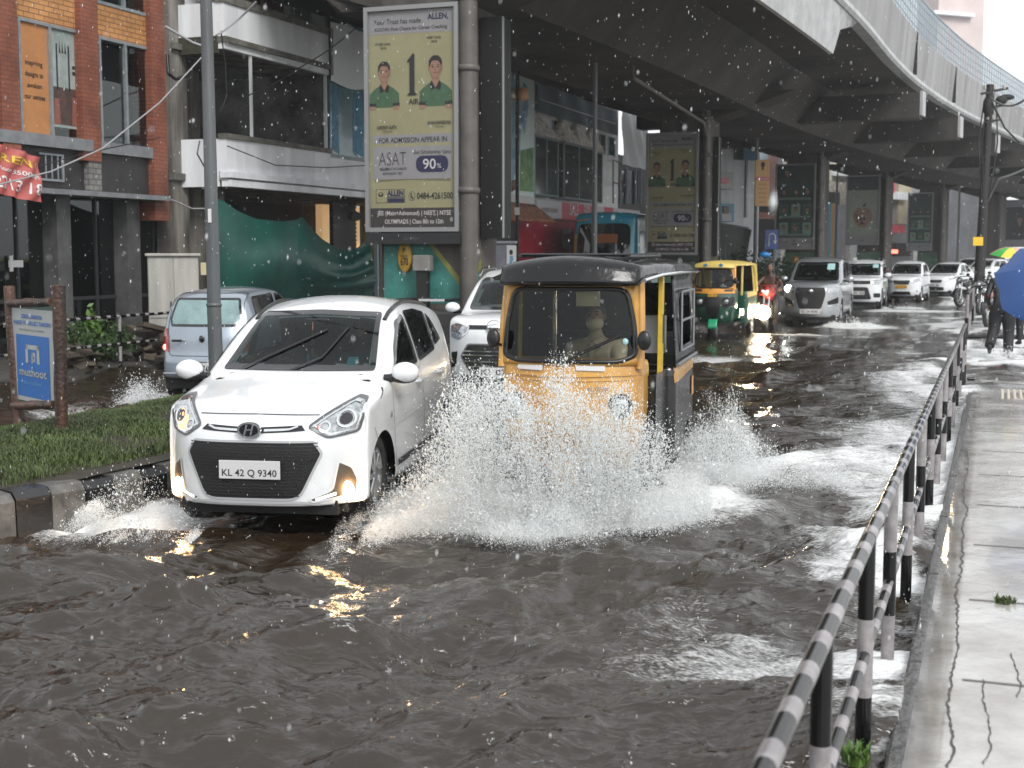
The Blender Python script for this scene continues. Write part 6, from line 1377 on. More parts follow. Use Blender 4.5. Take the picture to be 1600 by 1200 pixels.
# ---------------------------------------------------------------- the viaduct
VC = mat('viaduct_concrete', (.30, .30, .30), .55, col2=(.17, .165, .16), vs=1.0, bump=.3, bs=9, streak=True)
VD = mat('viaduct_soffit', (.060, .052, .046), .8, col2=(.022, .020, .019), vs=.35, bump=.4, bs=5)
VW = mat('viaduct_light_lip', (.42, .43, .43), .5, var=.3, vs=2)
edge = [tuple(atZ(a, b, 8.0))[:2] for a, b in ((1310, 2), (1350, 42), (1390, 92), (1427, 128), (1465, 155), (1500, 176), (1550, 200), (1600, 222))]
e0, e1 = Vector(edge[0]), Vector(edge[1]); d0 = (e1 - e0).normalized(); eL, eM = Vector(edge[-1]), Vector(edge[-2]); dL = (eL - eM).normalized()
pre = [tuple(e0 - d0 * k + Vector((-.0012 * k * k, 0))) for k in (11, 5)]; post = []; ang = math.atan2(dL.x, dL.y)
p = eL.copy()
for k in range(9): ang += R(1.6); p = p + Vector((math.sin(ang), math.cos(ang))) * 14; post.append(tuple(p))
EDGE, ELEN = resample(pre + edge + post, 200)
for _ in range(6): EDGE = [EDGE[0]] + [((a[0] + 2 * b[0] + c[0]) / 4, (a[1] + 2 * b[1] + c[1]) / 4) for a, b, c in zip(EDGE, EDGE[1:], EDGE[2:])] + [EDGE[-1]]
def enorm(i):
    a, b = Vector(EDGE[max(0, i - 1)]), Vector(EDGE[min(len(EDGE) - 1, i + 1)]); t = (b - a).normalized(); return Vector((-t.y, t.x)), t   # towards the left side
def sweep(prof, i0=0, i1=None, closed=True):
    i1 = i1 or len(EDGE); rows = []
    for i in range(i0, i1):
        n, t = enorm(i); e = Vector(EDGE[i]); rows.append([(e.x + n.x * u, e.y + n.y * u, z) for u, z in prof] + ([(e.x + n.x * prof[0][0], e.y + n.y * prof[0][0], prof[0][1])] if closed else []))
    return rows
vr = empty('viaduct', 'long curved concrete metro viaduct with parapet and mesh fence over the road', 'viaduct', (6, 40, 0)); vr_off = Vector((-6, -40, 0))
def vb(name, rows, m, smooth=False):
    q = MB(); q.grid([[Vector(p) + vr_off for p in r] for r in rows], smooth); return q.build(name, m, vr)
WD = 11.3
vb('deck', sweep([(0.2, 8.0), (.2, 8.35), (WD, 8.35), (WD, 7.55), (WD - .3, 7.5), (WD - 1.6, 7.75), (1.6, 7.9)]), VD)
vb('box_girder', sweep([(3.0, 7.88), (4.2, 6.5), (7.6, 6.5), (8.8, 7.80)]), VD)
vb('edge_lip', sweep([(-.06, 7.93), (-.12, 8.02), (-.10, 8.16), (.0, 8.20), (.25, 8.2), (.25, 7.93)]), VW)
vb('parapet_wall', sweep([(.02, 8.203), (-.10, 9.7), (-.04, 9.76), (.10, 9.76), (.20, 8.352)]), VC)
vb('left_parapet', sweep([(WD - .2, 8.352), (WD - .2, 9.6), (WD + .0, 9.6), (WD + .02, 8.0), (WD + .0, 7.56)]), VC)
# joints in the parapet, cross beams, mesh fence
cum = [0.]
for a, b in zip(EDGE, EDGE[1:]): cum.append(cum[-1] + (Vector(b) - Vector(a)).length)
def at_s(s):
    i = min(max(int(np.searchsorted(cum, s)) - 1, 0), len(EDGE) - 2); f = (s - cum[i]) / (cum[i + 1] - cum[i]); n, t = enorm(i); return Vector(EDGE[i]).lerp(Vector(EDGE[i + 1]), f), n, t
def s_of(Y): return cum[int(np.argmin([abs(e[1] - Y) for e in EDGE]))]
sj = s_of(atZ(1427, 128, 8.).y)
s = sj - 6 * 10
while s < cum[-1] - 5:
    e, n, t = at_s(s)
    if e.y > 44:
        q = MB(); M = Matrix(((n.x, t.x, 0), (n.y, t.y, 0), (0, 0, 1)))
        q.box(Vector((e.x + n.x * 5.0, e.y + n.y * 5.0, 7.1)) + vr_off, (10.6, .8, .9), M); o = q.build('cross_beam', VD, vr)
        q = MB(); q.box(Vector((e.x - n.x * .36, e.y - n.y * .36, 7.18)) + vr_off, (.10, .82, .86), M); q.build('beam_end', VW, o)
        q = MB(); q.box(Vector((e.x - n.x * .055 , e.y - n.y * .055, 8.97)) + vr_off, (.14, .05, 1.5), M); q.build('parapet_joint', DARKIN, vr)
    s += 10
q = MB(); rows = []; ft = []
F_M = mat('galvanised_fence', (.32, .38, .42), .45, .5)
s = s_of(26)
pts = []
while s < s_of(110):
    e, n, t = at_s(s); pts.append((e.x + .02, e.y, 0)); s += .62 if e.y < 75 else 1.2
pts = [Vector(p) + vr_off for p in pts]
for p in pts: q.tube([p + Vector((0, 0, 9.7)), p + Vector((0, 0, 11.1))], .028, 4, cap=False)
for z, r_ in ((9.95, .018), (10.25, .018), (10.55, .018), (10.85, .018), (11.1, .035)): q.tube([p + Vector((0, 0, z)) for p in pts], r_, 4)
q.build('mesh_fence', F_M, vr)
q = MB()
for a, b in zip(pts, pts[1:]):
    for k in (.25, .5, .75): p = a.lerp(b, k); q.tube([p + Vector((0, 0, 9.76)), p + Vector((0, 0, 11.1))], .008, 3, cap=False)
q.build('fence_wires', F_M, vr)
# pale near web plate under the edge and drain pipe under the soffit
i0 = int(np.argmin([abs(e[1] - 12) for e in EDGE])); i1 = int(np.argmin([abs(e[1] - 37.0) for e in EDGE]))
rw_ = sweep([(-.02, 7.92), (.10, 6.75), (.2, 6.75), (.15, 7.92)], i0, i1)
for k_ in range(1, 7): rw_[-k_] = [(a, b_, c + (7.92 - c) * ((7 - k_) / 6.5) if c < 7 and k_ < 4 else c) for a, b_, c in rw_[-k_]]
vb('side_web_plate', rw_, VW)
q = MB(); q.tube([Vector(p) + vr_off for p in (atY(985, 60, 34), atY(990, 122, 34), atY(1100, 192, 42.5), atY(1104, 215, 44))], .05, 8); q.build('drain_pipe', mat('soffit_pipe', (.11, .10, .095), .6), vr)
# ---------------------------------------------------------------- piers
PC = mat('pier_concrete', (.085, .075, .065), .75, col2=(.045, .04, .036), vs=1.5, bump=.3, bs=14, streak=True)
TEAL = mat('pier_teal_paint', (.04, .20, .17), .6, var=.35, vs=3); YV = mat('pier_olive_stripe', (.22, .23, .05), .6, var=.3, vs=5)
DPIPE = mat('pier_grey_pipe', (.09, .083, .073), .5, var=.3, vs=3)
PIERS = [(24.9, 600, 757, 20), (45.6, 1012, 1112, 21), (64, 1220, 1284, 24), (79.5, 1330, 1384, 27), (94, 1425, 1471, 30), (107, 1516, 1560, 33), (120, 1590, 1640, 36)]
plabels = ['nearest viaduct pier painted teal with an olive zigzag, behind the largest billboard', 'viaduct pier behind the second yellow billboard', 'viaduct pier with the dark green portrait billboard', 'viaduct pier behind the billboard with an apple shape', 'viaduct pier behind the small fifth billboard', 'wide bare viaduct pier behind the leaning utility pole', 'farthest viaduct pier at the right edge']
def pier(k):
    Y, a, b, th = PIERS[k]; Xr = (b - 800) / F * Y; w_ = 1.75; t = R(th); cx = Xr - w_ / 2 * math.cos(t); root = empty('viaduct_pier', plabels[k], 'pier', (cx, Y, 0), -t, 'viaduct piers along the median')
    q = MB(); q.box((0, 0, 3.1), (w_, 1.5, 6.9)); q.build('column', PC, root, bevel=.12)
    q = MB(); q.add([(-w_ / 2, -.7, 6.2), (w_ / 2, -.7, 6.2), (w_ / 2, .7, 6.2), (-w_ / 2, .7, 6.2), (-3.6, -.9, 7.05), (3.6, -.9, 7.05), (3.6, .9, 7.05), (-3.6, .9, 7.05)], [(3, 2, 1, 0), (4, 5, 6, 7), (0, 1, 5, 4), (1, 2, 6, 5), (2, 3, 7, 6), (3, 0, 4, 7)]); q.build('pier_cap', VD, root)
    for x, m in ((w_ / 2 + .06 if k == 0 else w_ / 2 - .1, DPIPE), (w_ / 2 + .20, mat('pier_dark_pipe', (.025, .025, .027), .5))):
        if m is DPIPE:
            q = MB(); q.tube([(x, -.9, -.1), (x, -.9, 7)], .165 if k == 0 else .12, 14); pp = q.build('drain_pipe', m, root)
            for z in (2.9, 5.0, 6.2): q = MB(); q.lathe([(.18, 0), (.205, .02), (.205, .09), (.18, .11)], (x, -.9, z), 'z', 16); q.build('pipe_collar', m, pp)
    q = MB(); q.box((0, -.1, .30), (w_ + .5, 2.2, 1.1)); q.build('crash_wall', DGREY, root, bevel=.05)
    f = Fac((cx + math.sin(-t) * .0, Y), 0)
    M = Matrix.Translation((cx, Y, 0)) @ Euler((0, 0, -t)).to_matrix().to_4x4(); n = M.to_3x3() @ Vector((0, -1, 0)); Mi = M.inverted()
    def L(px, py, o=.76): return Mi @ atPl(px, py, M @ Vector((0, -o, 0)), n)
    if k == 0:
        q = MB(); q.poly([L(600, 378, .756), L(650, 372, .756), L(676, 388, .756), L(727, 452, .756), L(750, 418, .756), L(750, 474, .756), L(600, 474, .756)]); q.build('teal_paint', TEAL, root)
        q = MB(); q.poly([L(668, 380), L(676, 380), L(727, 444), L(752, 404), L(752, 418), L(727, 458)]); q.build('zigzag_stripe', YV, root)
        q = MB(); c = L(633, 402, .80); q.lathe([(.001, -.03), (.9, -.03), (1, -.015), (1, .0)], (0, 0, 0), 'y', 24); q.v = [(c.x + v[0] * .14, c.y + v[1], c.z + v[2] * .27) for v in q.v]; pl = q.build('number_plate_disc', mat('sign_amber', (.50, .30, .03), .5, var=.3, vs=9), root)
        q = MB(); put_text(q, 'P', c.x, c.z + .08, .09, .06, .02, y=c.y - .04); put_text(q, '670', c.x, c.z - .14, .13, .15, .02, y=c.y - .04); q.lohi((c.x - .07, c.y - .045, c.z + .015), (c.x + .07, c.y - .038, c.z + .03)); q.build('disc_lettering', INK, pl)
        q = MB(); c = L(661, 411, .95); q.box(c, (.33, .2, .28)); q.build('junction_box', mat('box_grey', (.2, .195, .18), .6, var=.3), root, bevel=.015); q = MB(); q.box((c.x, c.y, c.z / 2 - .1), (.2, .14, c.z)); q.build('box_post', BLACKM, root)
        q = MB(); q.tube([L(600, 470, .95), L(660, 466, .95), L(690, 470, 1.), L(757, 464, .95)], .025, 6); q.build('loose_hose', BLACKP, root)
        q = MB(); a_, b_ = L(655, 469, 1.0), L(695, 469, 1.0); q.box((a_ + b_) / 2, ((b_ - a_).length, .05, .04)); q.build('white_kerb_strip', PLATE, root)
    elif k in (1, 2, 3, 4):
        z = 1.05; q = MB(); q.lohi((-w_ / 2 + .01, -.757, .86), (w_ / 2 - .35, -.752, 1.9)); q.build('teal_paint', mat('pier_pale_green', (.10, .19, .13), .6, var=.4, vs=3), root)
        if k == 2: q = MB(); q.lathe([(.001, -.82), (.16, -.82), (.17, -.78)], (-.35, 0, 1.55), 'y', 18); q.build('number_plate_disc', mat('sign_amber', (0, 0, 0)), root)
for k in range(7): pier(k)
# ---------------------------------------------------------------- billboards
OLV = mat('poster_olive', (.235, .222, .125), .55, var=.12, vs=1.5); PGR = mat('poster_grey', (.21, .205, .21), .55, var=.1); PBR = mat('poster_dark_brown', (.028, .022, .022), .5); NAVY = mat('poster_navy', (.010, .011, .045), .5)
PSH = mat('poster_shirt_green', (.045, .10, .05), .6, var=.25, vs=9); PSK = mat('poster_skin', (.23, .13, .09), .6); PTX = mat('poster_pale_text', (.42, .41, .40), .6); DGR = mat('poster_dark_green', (.015, .040, .033), .45, var=.3, vs=2); WPL = mat('poster_pale_green', (.23, .26, .21), .55, var=.15)
FRM = mat('billboard_steel_frame', (.24, .24, .24), .4, .4)
def oval(cx, cz, a, b, n=18, sx=0): return [(cx + a * math.cos(2 * math.pi * k / n), cz + b * math.sin(2 * math.pi * k / n)) for k in range(n)]
class Flat:
    """flat print: u right, v up in board metres, layers 2 mm apart"""
    def __init__(s, y): s.y = y; s.q = MB(); s.k = 0
    def poly(s, pts, m, layer=1): s.q.use(m); s.q.poly([(a, s.y - .0025 * layer, b) for a, b in pts]); return s
    def rect(s, a, b, c, d, m, layer=1): return s.poly([(a, b), (c, b), (c, d), (a, d)], m, layer)
    def text(s, t, x, z, h, w_, m, bold=.01, layer=3, align='c'): s.q.use(m); put_text(s.q, t, x, z, h, w_, bold, y=s.y - .0025 * layer, align=align); return s
def portrait(f, x, z, s, shirt=PSH, glasses=False, tilt=0, body=True):
    if body:
        f.poly([(x - 1.45 * s, z - 3.1 * s), (x - 1.4 * s, z - 1.9 * s), (x - .9 * s, z - 1.45 * s), (x - .35 * s, z - 1.15 * s), (x + .35 * s, z - 1.15 * s), (x + .9 * s, z - 1.45 * s), (x + 1.4 * s, z - 1.9 * s), (x + 1.45 * s, z - 3.1 * s)], shirt, 1)
        for k in (-1, 1): f.poly([(x + k * 1.46 * s, z - 2.95 * s), (x + k * 1.46 * s, z - 2.7 * s), (x + k * .8 * s, z - 2.75 * s), (x + k * .8 * s, z - 2.98 * s)], INK, 2); f.poly([(x + k * 1.4 * s, z - 3.3 * s), (x + k * 1.44 * s, z - 2.97 * s), (x + k * .85 * s, z - 3.0 * s), (x + k * .9 * s, z - 3.3 * s)], PSK, 2)
        f.poly([(x - .30 * s, z - 1.35 * s), (x - .3 * s, z - .6 * s), (x + .3 * s, z - .6 * s), (x + .30 * s, z - 1.35 * s), (x, z - 1.7 * s)], PSK, 2)
        f.poly([(x - .34 * s, z - 1.05 * s), (x - .5 * s, z - 1.35 * s), (x - .4 * s, z - 1.85 * s), (x, z - 1.65 * s)], INK, 3); f.poly([(x + .34 * s, z - 1.05 * s), (x + .5 * s, z - 1.35 * s), (x + .4 * s, z - 1.85 * s), (x, z - 1.65 * s)], INK, 3)
    f.poly(oval(x, z + .30 * s, .57 * s, .60 * s), HAIR, 4); [f.poly(oval(x + k * .54 * s, z - .1 * s, .1 * s, .18 * s, 8), PSK, 4) for k in (-1, 1)]; f.poly([(x - .3 * s, z - .62 * s), (x + .3 * s, z - .62 * s), (x + .22 * s, z - .95 * s), (x - .2 * s, z - .9 * s)], mat('poster_skin_shade', (.16, .085, .06), .6), 3); f.poly(oval(x + .02 * s, z - .14 * s, .50 * s, .78 * s), PSK, 5); f.poly([(x - .55 * s, z - .05 * s), (x - .44 * s, z + .12 * s), (x - .38 * s, z + .42 * s), (x - .05 * s, z + .50 * s), (x + .30 * s, z + .44 * s), (x + .42 * s, z + .20 * s), (x + .54 * s, z - .02 * s), (x + .56 * s, z + .45 * s), (x + .30 * s, z + .85 * s), (x - .2 * s, z + .88 * s), (x - .55 * s, z + .5 * s)], HAIR, 6); f.poly([(x + .12 * s, z - .75 * s), (x + .5 * s, z - .35 * s), (x + .5 * s, z + .1 * s), (x + .3 * s, z - .3 * s)], MATS['poster_skin_shade'], 6)
    for k in (-1, 1): f.poly(oval(x + k * .24 * s, z - .02 * s, .11 * s, .05 * s, 8), INK, 6); f.poly([(x + k * .36 * s, z + .1 * s), (x + k * .12 * s, z + .12 * s), (x + k * .12 * s, z + .16 * s), (x + k * .36 * s, z + .15 * s)], INK, 6)
    f.poly(oval(x, z - .46 * s, .2 * s, .045 * s, 10), mat('lips', (.16, .06, .05), .5), 6); f.poly([(x - .05 * s, z - .05 * s), (x + .07 * s, z - .28 * s), (x - .07 * s, z - .28 * s)], mat('poster_skin_shade', (.16, .085, .06), .6), 6)
def coaching(f, w_, h):
    U = lambda u: (u - .5) * w_; Vv = lambda py: h * (351 - py) / 329.; H = h / 329.
    f.rect(U(0), Vv(351), U(1), Vv(22), OLV, 0); f.rect(U(0), Vv(57), U(1), Vv(22), PGR, 1)
    X = lambda px: U((px - 577) / 134.)
    f.text('Your Trust has made', X(622), Vv(42), 7.5 * H, 74 / 134 * w_, INK, .004); f.text('ALLEN,', X(685), Vv(38), 8 * H, 32 / 134 * w_, NAVY, .03); f.text("KOCHI's First Choice for Career Coaching", X(643), Vv(52), 5 * H, 112 / 134 * w_, INK, .008)
    f.text('VT-JEE (Adv)', X(599), Vv(73), 3.4 * H, 24 / 134 * w_, INK, .01); f.text('2018', X(600), Vv(79), 3.4 * H, 9 / 134 * w_, INK, .01); f.text('NEET (UG)', X(679), Vv(67), 3.4 * H, 21 / 134 * w_, INK, .01); f.text('2018', X(679), Vv(73), 3.4 * H, 9 / 134 * w_, INK, .01)
    portrait(f, X(601), Vv(113), 17.5 * H); portrait(f, X(681), Vv(109), 19 * H)
    x, s = X(645), H
    f.poly([(x - 8 * s * .95, Vv(98)), (x + 1 * s, Vv(88)), (x + 4 * s, Vv(88)), (x + 4 * s, Vv(146)), (x + 9 * s, Vv(150)), (x - 9 * s, Vv(150)), (x - 4 * s, Vv(146)), (x - 4 * s, Vv(99)), (x - 8 * s, Vv(101))], INK, 7)
    f.text('AIR', X(647), Vv(164), 8.5 * H, 16 / 134 * w_, INK, .02)
    f.text('KARTIKEY GUPTA', X(605), Vv(200), 5 * H, 31 / 134 * w_, INK, .02, 8); f.text('Classroom', X(606), Vv(205), 3 * H, 15 / 134 * w_, INK, .0, 8); f.text('NALIN KHANDELWAL', X(687), Vv(195), 5 * H, 36 / 134 * w_, INK, .02, 8); f.text('Classroom', X(687), Vv(200), 3 * H, 15 / 134 * w_, INK, .0, 8)
    f.rect(X(581), Vv(222), X(709), Vv(209), PGR, 1); f.text('FOR ADMISSION APPEAR IN', X(645), Vv(221), 7.5 * H, 106 / 134 * w_, INK, .006)
    f.rect(X(582), Vv(277), X(705), Vv(227), PGR, 2); f.poly([(X(585), Vv(281)), (X(640), Vv(278)), (X(703), Vv(281)), (X(703), Vv(276.9)), (X(585), Vv(276.9))], mat('poster_olive_dark', (.12, .11, .06), .6), 1)
    f.text('ASAT', X(613), Vv(256), 21 * H, 43 / 134 * w_, INK, -.02, 4); f.text('ALLEN', X(600), Vv(263), 4 * H, 15 / 134 * w_, INK, .04, 4); f.text('SCHOLARSHIP', X(622), Vv(263), 4 * H, 26 / 134 * w_, INK, 0, 4); f.text('ADMISSION TEST', X(613), Vv(270), 4 * H, 32 / 134 * w_, INK, 0, 4)
    f.text('Get Scholarship Upto', X(675), Vv(239), 5.5 * H, 58 / 134 * w_, INK, .002, 4); f.poly(rounded([(X(650), Vv(267)), (X(700), Vv(267)), (X(700), Vv(242)), (X(650), Vv(242))], .49, 6), NAVY, 4)
    f.text('90', X(671), Vv(262), 15 * H, 20 / 134 * w_, PTX, .01, 6); f.text('%', X(686), Vv(261), 7 * H, 7 / 134 * w_, PTX, 0, 6)
    f.rect(X(586), Vv(313), X(632), Vv(292), INK, 1); f.rect(X(586.7), Vv(312.3), X(631.3), Vv(292.7), OLV, 2); f.text('ALLEN', X(617), Vv(302), 8 * H, 26 / 134 * w_, NAVY, .04, 4); f.rect(X(604), Vv(312), X(631), Vv(306), NAVY, 3); f.rect(X(604), Vv(305), X(631), Vv(303.4), NAVY, 3); f.poly(oval(X(594), Vv(300), 4.5 * H, 3.5 * H), PBR, 3); f.poly(oval(X(594), Vv(299), 2.5 * H, 1.6 * H), OLV, 4)
    f.poly(oval(X(643), Vv(303), 5.6 * H, 7 * H), INK, 2); f.poly(oval(X(643), Vv(303), 4.9 * H, 6.3 * H), OLV, 3); f.poly([(X(641), Vv(299)), (X(643), Vv(298)), (X(643), Vv(303)), (X(646), Vv(306)), (X(645), Vv(308)), (X(641), Vv(305))], INK, 4)
    f.text('0484-4261500', X(679), Vv(307.5), 9.5 * H, 56 / 134 * w_, INK, .015)
    f.rect(X(577), Vv(351), X(711), Vv(321), PBR, 1); f.text('JEE (Main+Advanced) | NEET | NTSE', X(646), Vv(332), 6.5 * H, 116 / 134 * w_, PTX, .012); f.text('OLYMPIADS | Class 8th to 12th', X(646), Vv(345), 6.5 * H, 92 / 134 * w_, PTX, .012); f.poly(oval(X(704.5), Vv(339), 2.8 * H, 3.6 * H), mat('poster_olive_grey', (.2, .22, .18), .6), 2)
def portraits9(f, w_, h, base=DGR, dim=False):
    f.rect(-w_ / 2, 0, w_ / 2, h, base, 0); f.rect(-w_ / 2, 0, w_ / 2, h * .125, PGR if not dim else mat('poster_strip_grey', (.2, .21, .21), .6), 1); f.text('ALLEN', 0, h * .04, h * .02, w_ * .14, INK, .02); f.text('Rank 1', 0, h * .075, h * .02, w_ * .06, INK, .02)
    for x in (-.3, .3): f.text('Join for success', x * w_, h * .07, h * .016, w_ * .26, INK, 0)
    f.poly([(-.26 * w_, h * .88), (-.18 * w_, h * .84), (-.20 * w_, h * .93), (-.30 * w_, h * .94)], PSK, 1)
    for j, z in enumerate((.66, .44, .22)):
        f.rect(-w_ * .42, h * (z - .075), w_ * .42, h * (z - .05), mat('poster_mint', (.14, .22, .17), .6), 7); f.text('Students selected 2018', 0, h * (z - .07), h * .015, w_ * .7, INK, .01, 9)
        for i, x in enumerate((-.3, 0.02, .33)):
            f.rect(w_ * (x - .12), h * (z - .05), w_ * (x + .12), h * (z + .09), mat('poster_mint_dark', (.04, .08, .06), .6) if (i + j) % 2 else mat('poster_mint', (0, 0, 0)), 1) if j else None
            portrait(f, w_ * x, h * (z + .025), w_ * .085, PSH, body=False)
def fruit(f, w_, h):
    f.rect(-w_ / 2, 0, w_ / 2, h, WPL, 0); f.rect(-w_ / 2, h * .80, w_ / 2, h, DGR, 1); f.text('ALLEN', -w_ * .25, h * .88, h * .03, w_ * .22, mat('lips', (0, 0, 0)), .02); f.rect(-w_ / 2, 0, w_ / 2, h * .12, PGR, 1); f.text('ALLEN', 0, h * .04, h * .02, w_ * .14, INK, .02)
    f.text('Our Fruits of Success', 0, h * .68, h * .025, w_ * .5, mat('poster_mint', (0, 0, 0)), .0)
    c = h * .40; r = w_ * .29; P = []
    for k in range(48):
        t = 2 * math.pi * k / 48; rr = r * (1.08 - .16 * abs(math.sin(t))**8 * (math.sin(t) > 0) - .10 * abs(math.cos((t + math.pi / 2) * 1.0))**14 * (math.sin(t) < 0) * 0); z = rr * math.sin(t) * 1.12 - (.16 * r if abs(t - math.pi / 2) < .14 else 0) + (.12 * r if abs(t - 3 * math.pi / 2) < .12 else 0); P.append((rr * math.cos(t) * (1 - .14 * max(0, -math.sin(t))), c + z))
    f.poly(P, mat('fruit_cream', (.32, .22, .15), .6, col2=(.10, .04, .025), vs=14), 2); f.poly([(0.0, c + r * 1.15), (.07 * w_, c + r * 1.2), (.10 * w_, c + r * 1.5), (.02 * w_, c + r * 1.4)], INK, 3)
    rr = random.Random(3)
    for _ in range(16):
        a, b = rr.uniform(0, 6.28), rr.random()**.5 * r * .78; x, z = a, b; f.poly(oval(b * math.cos(a), c + b * math.sin(a) * 1.05, r * .15, r * .17, 10), [PSK, HAIR, PTX, mat('fruit_brown', (.14, .05, .02), .6)][rr.randrange(4)], 3 + _ % 3)
def darkposter(f, w_, h):
    f.rect(-w_ / 2, 0, w_ / 2, h, mat('poster_far_dark', (.03, .04, .045), .5, var=.3, vs=2), 0); f.rect(-w_ / 2, 0, w_ / 2, h * .14, PGR, 1); f.rect(-w_ / 2, h * .86, w_ / 2, h, mat('poster_far_grey', (.16, .18, .19), .5), 1); portrait(f, 0, h * .58, w_ * .14, PBR)
BB = [(24.0, 572, 718, 8, 362, 20, coaching, 'largest billboard, olive poster with two students, big figure 1 and 90% offer', 0), (44.6, 1009.5, 1091, 207, 398, 21, coaching, 'second billboard with the same olive two-student poster, behind the yellow auto rickshaw', 0), (63, 1211, 1274, 256, 390, 24, portraits9, 'dark green billboard with nine portraits above the motorcyclist', 0),
      (78.5, 1322, 1374.5, 274, 383, 27, fruit, 'pale billboard with an apple shape made of small pictures', 0), (93, 1418, 1457.5, 301, 392, 30, lambda f, w_, h: portraits9(f, w_, h, DGR, True), 'small dark portrait billboard above the white saloon', 0), (113, 1567, 1620, 312, 386, 35, darkposter, 'dark billboard cut by the right edge, above the umbrellas', 0)]
def billboard(k):
    Y, a, b, t0, b0, th, fn, lab, _ = BB[k]; t = R(th); u = Vector((math.cos(t), -math.sin(t), 0)); n = Vector((-math.sin(t), -math.cos(t), 0)); c = atY((a + b) / 2, (t0 + b0) / 2, Y)
    A_ = atPl(a, (t0 + b0) / 2, c, n); B_ = atPl(b, (t0 + b0) / 2, c, n); z1 = atPl((a + b) / 2, t0, c, n).z; z0 = atPl((a + b) / 2, b0, c, n).z; w_ = (B_ - A_).length; m = (A_ + B_) / 2; h = z1 - z0
    root = empty('billboard', lab, 'billboard', (m.x, m.y, z0), -t, 'billboards on the viaduct piers')
    q = MB(); q.box((0, .07, h / 2), (w_ - .02, .14, h - .02)); q.build('panel', BLACKM, root)
    q = MB(); fw = .075
    for s in (-1, 1): q.box((s * (w_ / 2 - fw / 2), -.02, h / 2), (fw, .1, h))
    for z in (fw / 2, h - fw / 2): q.box((0, -.021, z), (w_ - 2 * fw, .1, fw))
    q.build('frame', FRM, root)
    f = Flat(-.006); fn(f, w_ - 2 * fw, h - 2 * fw); f.q.v = [(v[0], v[1], v[2] + fw) for v in f.q.v]; o = f.q.build('poster', None, root)
    if k < 2:
        q = MB(); q.box((.02, .02, -.12), (w_ + .04, .2, .2)); st = q.build('base_strip', BLACKP, root)
        if k == 0: q = MB(); put_text(q, 'Zeal Offgere', 0, -.14, .05, .30, 0, y=-.083); q.build('strip_lettering', mat('dim_text', (.08, .08, .08), .5), st)
    # bracket to the pier
    q = MB(); q.box((.3, .35, h * .8), (.1, .5, .1)); q.box((.3, .35, h * .2), (.1, .5, .1)); q.build('bracket', BLACKP, root)
    # board facing the other way, seen nearly edge on
    if k < 5:
        es = [(757, 793, 30, 372), (1113, 1123, 215, 400), (1276, 1287, 258, 392), (1377, 1387, 276, 386), (1466, 1476, 302, 393)][k]
        Y2 = Y + .5; p = atY((es[0] + es[1]) / 2, es[3], Y2); zt_ = atY(es[0], es[2], Y2).z; wq = (es[1] - es[0]) / F * Y2
        r2 = empty('billboard', ('dark narrow side board right of the %s pier, seen almost edge on' % ['nearest', 'second', 'third', 'fourth', 'fifth'][k]), 'billboard', (p.x, p.y, p.z), -t, 'dark side boards on the piers')
        q = MB(); q.box((0, 0, (zt_ - p.z) / 2), (wq - .02, .5, zt_ - p.z)); q.build('panel', mat('board_black', (.003, .003, .0035), .7), r2)
        q = MB(); q.box((wq / 2 + .012, -.22, (zt_ - p.z) / 2), (.022, .06, zt_ - p.z)); q.build('edge_frame', FRM, r2)
for k in range(6): billboard(k)
# ---------------------------------------------------------------- poles and signs
GALV = mat('weathered_pole_grey', (.13, .14, .145), .45, .3, var=.4, vs=3, streak=True)
def pole_at(px, py, Y): p = atY(px, py, Y); return p
def pole1():
    Y = 14.0; b = atY(338, 560, Y); r = empty('lamp_post', 'thick grey lamp post rising out of the frame behind the white hatchback', 'lamp post', (b.x, Y, .2))
    q = MB(); q.tube([(0, 0, 0), (-.012, 0, 1.12)], [.078, .074], 8, cap=False); q.build('lower_shaft', GALV, r); q = MB(); q.tube([(-.012, 0, 1.12), (-.03, 0, 5), (-.05, 0, 8)], [.072, .06, .05], 8); q.build('upper_shaft', GALV, r)
    q = MB(); q.lathe([(.074, 0), (.082, .01), (.082, .03), (.074, .04)], (-.012, 0, 1.11), 'z', 8); q.build('joint_ring', GALV, r)
    q = MB(); q.tube([(-.05, 0, 7.9), (.5, -.3, 8.3), (1.4, -.6, 8.45)], .03, 6); q.build('arm', GALV, r); q = MB(); q.box((1.6, -.65, 8.43), (.55, .2, .09)); q.build('lamp_head', ALU, r)
    q = MB(); q.box((-.02, -.076, 2.05), (.035, .01, .14)); q.build('tag', PLATE, r)
pole1()
def slimpole(name, label, px, Y, r0, ztop, arms=(), base=.2):
    X = (px - 800) / F * Y; r = empty(name, label, 'lamp post', (X, Y, base), 0, 'slim lamp posts on the median'); q = MB(); q.tube([(0, 0, 0), (0, 0, ztop * .5), (0, 0, ztop)], [r0 * 1.3, r0, r0 * .75], 8); q.build('shaft', GALV, r)
    for (dx, dz) in arms:
        q = MB(); q.tube([(0, 0, ztop - .1), (dx * .5, -.1, ztop + dz * .8), (dx, -.2, ztop + dz)], .03, 6); ar_ = q.build('arm', GALV, r); q = MB(); q.box((dx * 1.12, -.2, ztop + dz), (.5, .18, .07)); q.build('lamp_head', ALU, ar_)
    q = MB(); q.lathe([(r0 * 2, 0), (r0 * 2, .04), (r0, .06)], (0, 0, 0), 'z', 10); q.build('base_flange', GALV, r); return r
slimpole('lamp_post', 'grey double-armed lamp post under the viaduct, right of the bay windows', 928, 33.5, .06, 7.4, ((-2.0, .12), (1.3, .2)))
slimpole('lamp_post', 'thin lamp post on the median behind the green auto rickshaw', 1178, 55, .07, 7.3, ((-.9, .15),))
slimpole('lamp_post', 'very thin lamp post between the green and apple billboards', 1303, 82, .08, 7.5, ())
